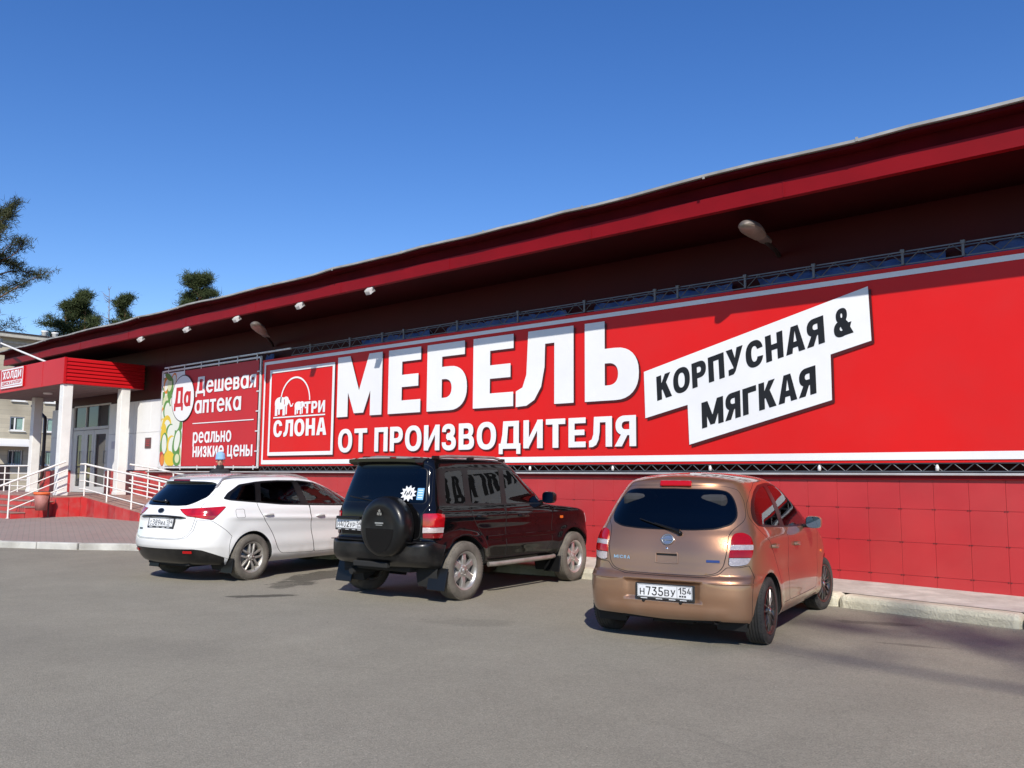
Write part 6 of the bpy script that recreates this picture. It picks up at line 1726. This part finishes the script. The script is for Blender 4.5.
b = MB(); b.box((AX - 5.4, 20, 9.36), (11.8, 20.9, .22), None, 0); b.box((AX + .02, 20, 9.0), (.08, 20.0, .12)); ab(b, 'roof', M['slab'])
b = MB(); b.box((AX - 5.4, 20, 9.5), (11.9, 21.0, .07)); ab(b, 'roof_edge', M['pipe'])
for (y, x) in ((21.0, -58), (21.7, -58.2)):
    b = MB(); b.lathe([(.0, 9.5), (.17, 9.5), (.17, 10.25), (.21, 10.28), (.21, 10.36), (0, 10.36)], 14, Matrix.Translation((x, y, 0)) @ Matrix.Rotation(R(90), 4, 'X')); ab(b, 'vent_pipe', M['pvc'])
rr = random.Random(21)
for ci, c in enumerate(cols_w):
    for ri, r_ in enumerate(rows_w):
        y0, y1, z0, z1 = c[0], c[1], r_[0], r_[1]; f = .07; b = MB()
        b.box((AX - .10, (y0 + y1) / 2, z0 + f / 2), (.07, y1 - y0, f)); b.box((AX - .10, (y0 + y1) / 2, z1 - f / 2), (.07, y1 - y0, f))
        for yy in (y0 + f / 2, y1 - f / 2, y0 + (y1 - y0) * .36): b.box((AX - .10, yy, (z0 + z1) / 2), (.066, f, z1 - z0 - 2 * f))
        w_ = ab(b, 'window', M['pvc'])
        g = MB(); g.box((AX - .12, (y0 + y1) / 2, (z0 + z1) / 2), (.01, y1 - y0, z1 - z0)); g.build('pane', M['darkglass'], w_)
        if rr.random() < .6 or (ci == 2 and ri == 1):
            g = MB(); n = 9; ya, yz = y0 + (y1 - y0) * .52, y1 - .06
            vs = []; fs = []
            for k in range(n + 1):
                yy = ya + (yz - ya) * k / n; vs += [(AX - .113 + .004 * (k % 2), yy, z0 + .08), (AX - .113 + .004 * (k % 2), yy, z1 - .08)]
            for k in range(n): fs.append((2 * k, 2 * k + 1, 2 * k + 3, 2 * k + 2))
            g.add(vs, fs); g.build('curtain', M['curtain'], w_, fix=False)
        s_ = MB(); s_.box((AX + .04, (y0 + y1) / 2, z0 - .03), (.16, y1 - y0 + .1, .04)); s_.build('sill', M['pvc'], w_)
        if ri == 0:
            g = MB()
            for k in range(7): g.bar((AX + .03, y0 + (y1 - y0) * k / 6, z0), (AX + .03, y0 + (y1 - y0) * k / 6, z1), .018, .018)
            g.build('window_grille', M['pipe'], w_)
# entrance roof over a door of the flats
b = MB(); b.prism([(AX - .0, 3.25), (AX + 1.3, 2.95), (AX + 1.3, 3.05), (AX, 3.42)], 2.2, Matrix.Translation((0, 17.2, 0))); ab(b, 'porch_roof', M['pvc'])
b = MB(); b.box((AX + .02, 18.0, .95), (.06, 1.0, 2.0)); ab(b, 'entrance_door', M['pipe'])
b = MB(); b.tube([(AX + .1, 19.9, 0), (AX + .1, 19.9, 9.2)], .07, 8); ab(b, 'downpipe', M['pipe'])

# ------------------------------------------------------------------ pines
M['bark'] = mat('pine_bark', (.20, .11, .065), .95, var=.3, vscale=3, bump=.6, bscale=12)
M['bark_grey'] = mat('bare_branch_bark', (.22, .19, .165), .95, var=.25)
def needle_mat(name, c):
    m, nt, b = nm(name); L = nt.links
    oi = N(nt, 'ShaderNodeTexCoord'); n = N(nt, 'ShaderNodeTexNoise'); n.inputs['Scale'].default_value = 1.1; n.inputs['Detail'].default_value = 5; L.new(oi.outputs['Object'], n.inputs['Vector'])
    mx = N(nt, 'ShaderNodeMix', data_type='RGBA'); mr = N(nt, 'ShaderNodeMapRange'); mr.inputs['From Min'].default_value = .3; mr.inputs['From Max'].default_value = .7; L.new(n.outputs['Fac'], mr.inputs['Value']); L.new(mr.outputs[0], mx.inputs['Factor'])
    mx.inputs[6].default_value = (*c, 1); mx.inputs[7].default_value = (c[0] * 1.9, c[1] * 1.6, c[2] * 1.3, 1); L.new(mx.outputs[2], b.inputs['Base Color']); b.inputs['Roughness'].default_value = .7; b.inputs['Specular IOR Level'].default_value = .2
    return m
M['needle'] = needle_mat('pine_needles', (.035, .052, .022)); M['needle3'] = needle_mat('pine_needles_dark', (.032, .040, .018)); M['needle2'] = needle_mat('pine_needles_olive', (.06, .066, .025))
def pine(loc, H, crown, label, m, seed, limbs=26, spread=3.2, tuft=46, lean=(0, 0), tsize=.42, bare=.15, name='pine_tree', rad=.2, up=.25):
    rr = random.Random(seed); t = empty(name, loc, 0, label, 'tree', 'pine trees behind the shop')
    tp = []
    for k in range(9):
        f = k / 8; tp.append(Vector((lean[0] * f * f + .12 * math.sin(5 * f + seed), lean[1] * f * f + .12 * math.cos(4 * f + seed), H * f)))
    b = MB(); b.tube(tp, 1, 9, radii=[rad * (1 - .88 * k / 8) for k in range(9)]); b.build('trunk', M['bark'], t)
    br = MB(); vs = []; fs = []
    def tuft_at(p, d, s):
        for k in range(int(tuft * 2.6)):
            a = Vector((rr.gauss(0, 1), rr.gauss(0, 1), rr.gauss(0, .8) + .25)).normalized(); dd = (a + d * .55).normalized(); o = p + Vector((rr.gauss(0, .21), rr.gauss(0, .21), rr.gauss(0, .13))) * s
            w = dd.cross(Vector((rr.gauss(0, 1), rr.gauss(0, 1), rr.gauss(0, 1)))).normalized() * (.010 * s + .009); L = tsize * s * rr.uniform(.55, 1.1); i = len(vs)
            vs.extend([o - w, o + w, o + dd * L]); fs.append((i, i + 1, i + 2))
    for q in range(limbs):
        f = crown + (1 - crown) * ((q + rr.random()) / limbs) ** .9; base = tp[0].lerp(tp[-1], f); k = min(7, int(f * 8)); base = tp[k].lerp(tp[k + 1], f * 8 - k)
        az = rr.uniform(0, 2 * math.pi); g = (f - crown) / (1 - crown)
        Ln = spread * math.sqrt(max(.06, 1 - ((g - .32) / .70) ** 2)) * rr.uniform(.5, 1.2); el = up * rr.uniform(-.6, 1.5) + .5 * g
        pts = [base]; d = Vector((math.cos(az) * math.cos(el), math.sin(az) * math.cos(el), math.sin(el))); n = 6
        for k in range(n):
            d = (d + Vector((rr.gauss(0, .16), rr.gauss(0, .16), rr.gauss(.02, .12)))).normalized(); pts.append(pts[-1] + d * Ln / n)
        br.tube(pts, 1, 5, radii=[.055 * rad / .2 * (1 - .85 * k / n) + .008 for k in range(n + 1)], caps=False)
        for k in range(2, n + 1):
            for s_ in range(3):
                if rr.random() < bare: continue
                sd_ = (d + Vector((rr.gauss(0, .8), rr.gauss(0, .8), rr.gauss(.15, .45)))).normalized(); e = pts[k] + sd_ * Ln * rr.uniform(.10, .26)
                br.tube([pts[k], (pts[k] + e) / 2 + Vector((0, 0, .04)), e], .012, 4, caps=False); tuft_at(e, sd_, rr.uniform(.7, 1.25)); tuft_at((pts[k] + e) / 2, sd_, rr.uniform(.5, .9))
    br.build('branch', M['bark'], t, fix=False)
    cme = bpy.data.meshes.new('crown'); cme.from_pydata([tuple(v) for v in vs], [], fs); cme.update(); link_mesh('crown', cme, m, t)
    return t
pine((-60.0, 17.7, 0), 17.4, .46, 'tall pine with long drooping open branches at the left edge of the picture', M['needle3'], 3, limbs=30, spread=4.0, tuft=15, tsize=.42, bare=.38, rad=.24, up=.0)
pine((-65.5, 25.0, 0), 13.6, .80, 'broad dark green pine crown above the left end of the roof', M['needle'], 8, limbs=18, spread=1.4, tuft=16, tsize=.42, bare=.42)
pine((-64.8, 26.3, 0), 14.3, .80, 'rounded dark pine crown just right of the broad one above the roof', M['needle'], 12, limbs=18, spread=1.3, tuft=17, tsize=.42, bare=.4)
pine((-63.9, 28.5, 0), 14.5, .80, 'narrow dark green conifer beside the bare thin trunk above the roof', M['needle'], 15, limbs=16, spread=.7, tuft=14, tsize=.34, bare=.3, rad=.12)
pine((-61.5, 33.2, 0), 16.35, .86, 'compact lone pine crown rising above the middle of the left roof', M['needle'], 20, limbs=20, spread=1.4, tuft=19, tsize=.42, bare=.35)
# bare young tree
bt = empty('bare_tree', (-64.3, 27.65, 0), 0, 'thin bare leafless tree between the pine crowns above the roof', 'tree')
rr = random.Random(31); b = MB(); tp = [Vector((.25 * math.sin(k * .8), .2 * math.cos(k), 15.0 * k / 9)) for k in range(10)]
b.tube(tp, 1, 7, radii=[.12 * (1 - .85 * k / 9) for k in range(10)]); b.build('trunk', M['bark_grey'], bt)
b = MB()
for q in range(46):
    f = rr.uniform(.5, 1); k = min(8, int(f * 9)); p = tp[k].lerp(tp[k + 1], f * 9 - k); az = rr.uniform(0, 6.28); d = Vector((math.cos(az), math.sin(az), .5)).normalized(); L = rr.uniform(.5, 1.5) * (1.25 - f * .6); pts = [p]
    for k in range(4): d = (d + Vector((rr.gauss(0, .25), rr.gauss(0, .25), rr.gauss(.1, .2)))).normalized(); pts.append(pts[-1] + d * L / 4)
    b.tube(pts, 1, 4, radii=[.03, .024, .018, .012, .008], caps=False)
b.build('branch', M['bark_grey'], bt, fix=False)
# pine behind the photographer, its shade lies on the asphalt
pine((18.4, -13.8, 0), 24.0, .82, 'tall open pine standing beside the car park', M['needle2'], 40, limbs=10, spread=3.0, tuft=5, tsize=.40, bare=.4, rad=.2, up=.1)

# ------------------------------------------------------------------ person by the wall
def person(loc, rz):
    t = empty('person', loc, rz, 'person in a light blue knitted hat and dark jacket standing behind the white estate car', 'person')
    me = bpy.data.meshes.new('body'); bm = bmesh.new(); lay = bm.verts.layers.skin.verify()
    J = {}
    def v(n, x, y, z, r, r2=None):
        q = bm.verts.new((x, y, z)); q[lay].radius = (r, r2 or r); J[n] = q; return q
    # faces -y
    v('pel', 0, 0, .95, .15, .11); v('sp', 0, .01, 1.12, .14, .105); v('ch', 0, .01, 1.30, .165, .115); v('nb', 0, .01, 1.46, .075, .07); v('nk', 0, -.005, 1.53, .052); v('hd', 0, -.03, 1.62, .078, .09); v('ht', 0, -.03, 1.70, .072, .085)
    for s, n in ((-1, 'r'), (1, 'l')):
        v('sh' + n, s * .185, .01, 1.41, .065); v('el' + n, s * .235, -.03, 1.14, .048); v('wr' + n, s * .20, -.17, .95, .034); v('ha' + n, s * .185, -.22, .90, .030, .018)
        v('hip' + n, s * .095, 0, .88, .095); v('kn' + n, s * .105, -.01, .50, .062); v('an' + n, s * .105, .02, .10, .042); v('to' + n, s * .115, -.14, .045, .038)
    for a, c in (('pel', 'sp'), ('sp', 'ch'), ('ch', 'nb'), ('nb', 'nk'), ('nk', 'hd'), ('hd', 'ht')): bm.edges.new((J[a], J[c]))
    for n in 'rl':
        for a, c in (('ch', 'sh'), ('sh', 'el'), ('el', 'wr'), ('wr', 'ha'), ('pel', 'hip'), ('hip', 'kn'), ('kn', 'an'), ('an', 'to')): bm.edges.new((J[a if a in ('ch', 'pel') else a + n], J[c + n]))
    J['pel'][lay].use_root = True
    # fingers, short chains rooted in each palm
    for s, n in ((-1, 'r'), (1, 'l')):
        p0 = J['ha' + n]
        for k, (dx, L) in enumerate(((-.022, .065), (-.008, .075), (.008, .07), (.022, .055))):
            a = bm.verts.new((p0.co.x + dx, p0.co.y - .035, p0.co.z - .03)); a[lay].radius = (.009, .009); c = bm.verts.new((a.co.x, a.co.y - L * .35, a.co.z - L * .5)); c[lay].radius = (.008, .008); e = bm.verts.new((c.co.x, c.co.y + .002, c.co.z - L * .5)); e[lay].radius = (.007, .007)
            bm.edges.new((p0, a)); bm.edges.new((a, c)); bm.edges.new((c, e))
        a = bm.verts.new((p0.co.x - s * .035, p0.co.y - .01, p0.co.z - .015)); a[lay].radius = (.010, .010); c = bm.verts.new((a.co.x - s * .008, a.co.y - .02, a.co.z - .035)); c[lay].radius = (.008, .008); bm.edges.new((J['wr' + n], a)); bm.edges.new((a, c))
    bm.to_mesh(me); bm.free()
    tmp = bpy.data.objects.new('body_rig', me); col.objects.link(tmp)
    tmp.modifiers.new('s', 'SKIN').use_smooth_shade = True; tmp.modifiers.new('d', 'SUBSURF').levels = 2
    dg = bpy.context.evaluated_depsgraph_get(); fin = bpy.data.meshes.new_from_object(tmp.evaluated_get(dg)); bpy.data.objects.remove(tmp)
    fin.materials.clear(); fin.name = 'body'
    o = link_mesh('body', fin, [M['jacket'], M['skin'], M['trousers'], M['shoe']], t)
    for p in fin.polygons:
        c = p.center; p.use_smooth = True
        if c.z > 1.515: p.material_index = 1
        elif c.z < .93 and abs(c.x) > .14 and c.y < -.12: p.material_index = 1
        elif c.z < .11: p.material_index = 3
        elif c.z < .84 and abs(c.x) < .2: p.material_index = 2
    # jacket skirt, collar, scarf
    b = MB(); b.lathe([(.155, .80), (.165, .95), (.16, 1.1)], 20, Matrix.Scale(.8, 4, (0, 1, 0)) @ Matrix.Rotation(R(90), 4, 'X')); b.lathe([(.085, 1.44), (.092, 1.50), (.075, 1.545)], 16, Matrix.Translation((0, .01, 0)) @ Matrix.Rotation(R(90), 4, 'X')); b.build('jacket', M['jacket'], t)
    # hat
    b = MB(); prof = [(.103, 1.665), (.112, 1.67), (.114, 1.70), (.108, 1.705), (.109, 1.75), (.098, 1.80), (.07, 1.835), (.03, 1.85), (0, 1.852)]
    b.lathe(prof, 24, Matrix.Translation((0, -.022, 0)) @ Matrix.Scale(1.06, 4, (0, 1, 0)) @ Matrix.Rotation(R(90), 4, 'X')); b.build('hat', M['hat'], t)
    b = MB(); b.tube([(0, -.112, 1.635), (0, -.132, 1.605), (0, -.118, 1.592)], .013, 8, radii=[.008, .015, .012]); b.build('nose', M['skin'], t)
    for s in (-1, 1):
        b = MB(); b.lathe([(0, -.012), (.009, -.009), (.012, 0)], 10, Matrix.Translation((s * .032, -.108, 1.638))); b.build('eye', M['eye'], t)
        b = MB(); b.lathe([(0, -.01), (.014, -.006), (.02, .006), (.012, .012)], 10, Matrix.Translation((s * .088, -.02, 1.62)) @ Matrix.Rotation(R(90 * s), 4, 'Z') @ Matrix.Scale(1.6, 4, (0, 0, 1))); b.build('ear', M['skin'], t)
    b = MB(); b.bar((-.024, -.111, 1.567), (.024, -.111, 1.567), .008, .008, 0, bev=.002); b.build('mouth', M['lip'], t)
    return t
M['jacket'] = mat('dark_jacket', (.010, .011, .016), .8); M['skin'] = mat('skin', (.52, .30, .21), .5); M['trousers'] = mat('dark_trousers', (.02, .022, .03), .85); M['shoe'] = mat('black_shoe', (.012, .012, .012), .5)
M['hat'] = mat('blue_knit_hat', (.22, .42, .68), .9, bump=.5, bscale=90); M['eye'] = mat('eye_dark', (.02, .015, .012), .2); M['lip'] = mat('lips', (.38, .15, .12), .5)
person((-18.8, 10.86, .13), R(58))

# ------------------------------------------------------------------ grit and small stones swept against the kerb
M['stone'] = mat('grey_grit', (.24, .22, .19), .95, var=.4, vscale=9)
rr = random.Random(77); b = MB()
def pebble(x, y, z, s):
    vs = [Vector(v) for v in ((1, 0, 0), (-1, 0, 0), (0, 1, 0), (0, -1, 0), (0, 0, .7), (0, 0, -.3))]; a = rr.uniform(0, 6.28)
    vs = [Matrix.Rotation(a, 3, 'Z') @ Vector((v.x * rr.uniform(.7, 1.3), v.y * rr.uniform(.6, 1.1), v.z * rr.uniform(.6, 1.1))) * s + Vector((x, y, z + s * .2)) for v in vs]
    b.add(vs, [(0, 2, 4), (2, 1, 4), (1, 3, 4), (3, 0, 4), (2, 0, 5), (1, 2, 5), (3, 1, 5), (0, 3, 5)])
for KK in (KL[3:], KR[:-1]):
    for (p, q) in zip(KK[:-1], KK[1:]):
        L = math.hypot(q[0][0] - p[0][0], q[0][1] - p[0][1])
        for k in range(int(L * 26)):
            t = rr.random(); d = abs(rr.gauss(0, .22)) + .16; pebble(p[0][0] + (q[0][0] - p[0][0]) * t + .3 * d, p[0][1] + (q[0][1] - p[0][1]) * t - d, 0, rr.uniform(.004, .014) * (1.5 if rr.random() < .06 else 1))
for k in range(420): pebble(rr.uniform(-16, 2), rr.uniform(1.5, 9.5), 0, rr.uniform(.003, .009))
tag(b.build('grit', M['stone'], fix=False), 'scattered grit and tiny stones lying on the asphalt along the kerb', 'grit', kind='stuff')
# ------------------------------------------------------------------ camera, sun, sky
CAMP = dict(f=870.0, pitch=.10599, roll=.007153, yaw=.725267, H=1.45034)
yaw, pitch, roll = CAMP['yaw'], CAMP['pitch'], CAMP['roll']
fw = Vector((-math.sin(yaw) * math.cos(pitch), math.cos(yaw) * math.cos(pitch), math.sin(pitch)))
rt = Vector((math.cos(yaw), math.sin(yaw), 0)); up = rt.cross(fw)
r2 = rt * math.cos(roll) + up * math.sin(roll); u2 = up * math.cos(roll) - rt * math.sin(roll)
cd = bpy.data.cameras.new('camera'); cd.sensor_width = 36.0; cd.lens = 36.0 * CAMP['f'] / 1024.0; cd.clip_end = 2000; cd.clip_start = .1
cam = bpy.data.objects.new('camera', cd); col.objects.link(cam)
cam.matrix_world = Matrix.Translation((0, 0, CAMP['H'])) @ Matrix((r2, u2, -fw)).transposed().to_4x4()
sc.camera = cam
sd = bpy.data.lights.new('sun', 'SUN'); sd.energy = 4.9; sd.angle = R(.53); sd.color = (1.0, .945, .85)
so_ = bpy.data.objects.new('sun', sd); col.objects.link(so_); so_.rotation_euler = TO_SUN.to_track_quat('Z', 'Y').to_euler(); so_.location = (20, -20, 30)
wd = bpy.data.worlds.new('World'); sc.world = wd; wd.use_nodes = True; nt = wd.node_tree
sky = nt.nodes.new('ShaderNodeTexSky'); sky.sky_type = 'NISHITA'; sky.sun_disc = False
sky.sun_elevation = math.asin(TO_SUN.z); sky.sun_rotation = math.atan2(TO_SUN.x, TO_SUN.y); sky.altitude = 150; sky.air_density = 1.0; sky.dust_density = 0.0; sky.ozone_density = 2.6
hs = nt.nodes.new('ShaderNodeHueSaturation'); hs.inputs['Saturation'].default_value = 1.30; hs.inputs['Hue'].default_value = .514; nt.links.new(sky.outputs[0], hs.inputs['Color']); nt.links.new(hs.outputs[0], nt.nodes['Background'].inputs[0]); nt.nodes['Background'].inputs[1].default_value = .135
sc.view_settings.view_transform = 'Standard'; sc.view_settings.look = 'None'; sc.view_settings.gamma = 1.0; sc.view_settings.exposure = .14; sc.view_settings.use_curve_mapping = False
sc.render.engine = 'CYCLES'; sc.cycles.max_bounces = 8; sc.cycles.transparent_max_bounces = 16; sc.cycles.use_denoising = True; sc.cycles.caustics_reflective = False; sc.cycles.caustics_refractive = False
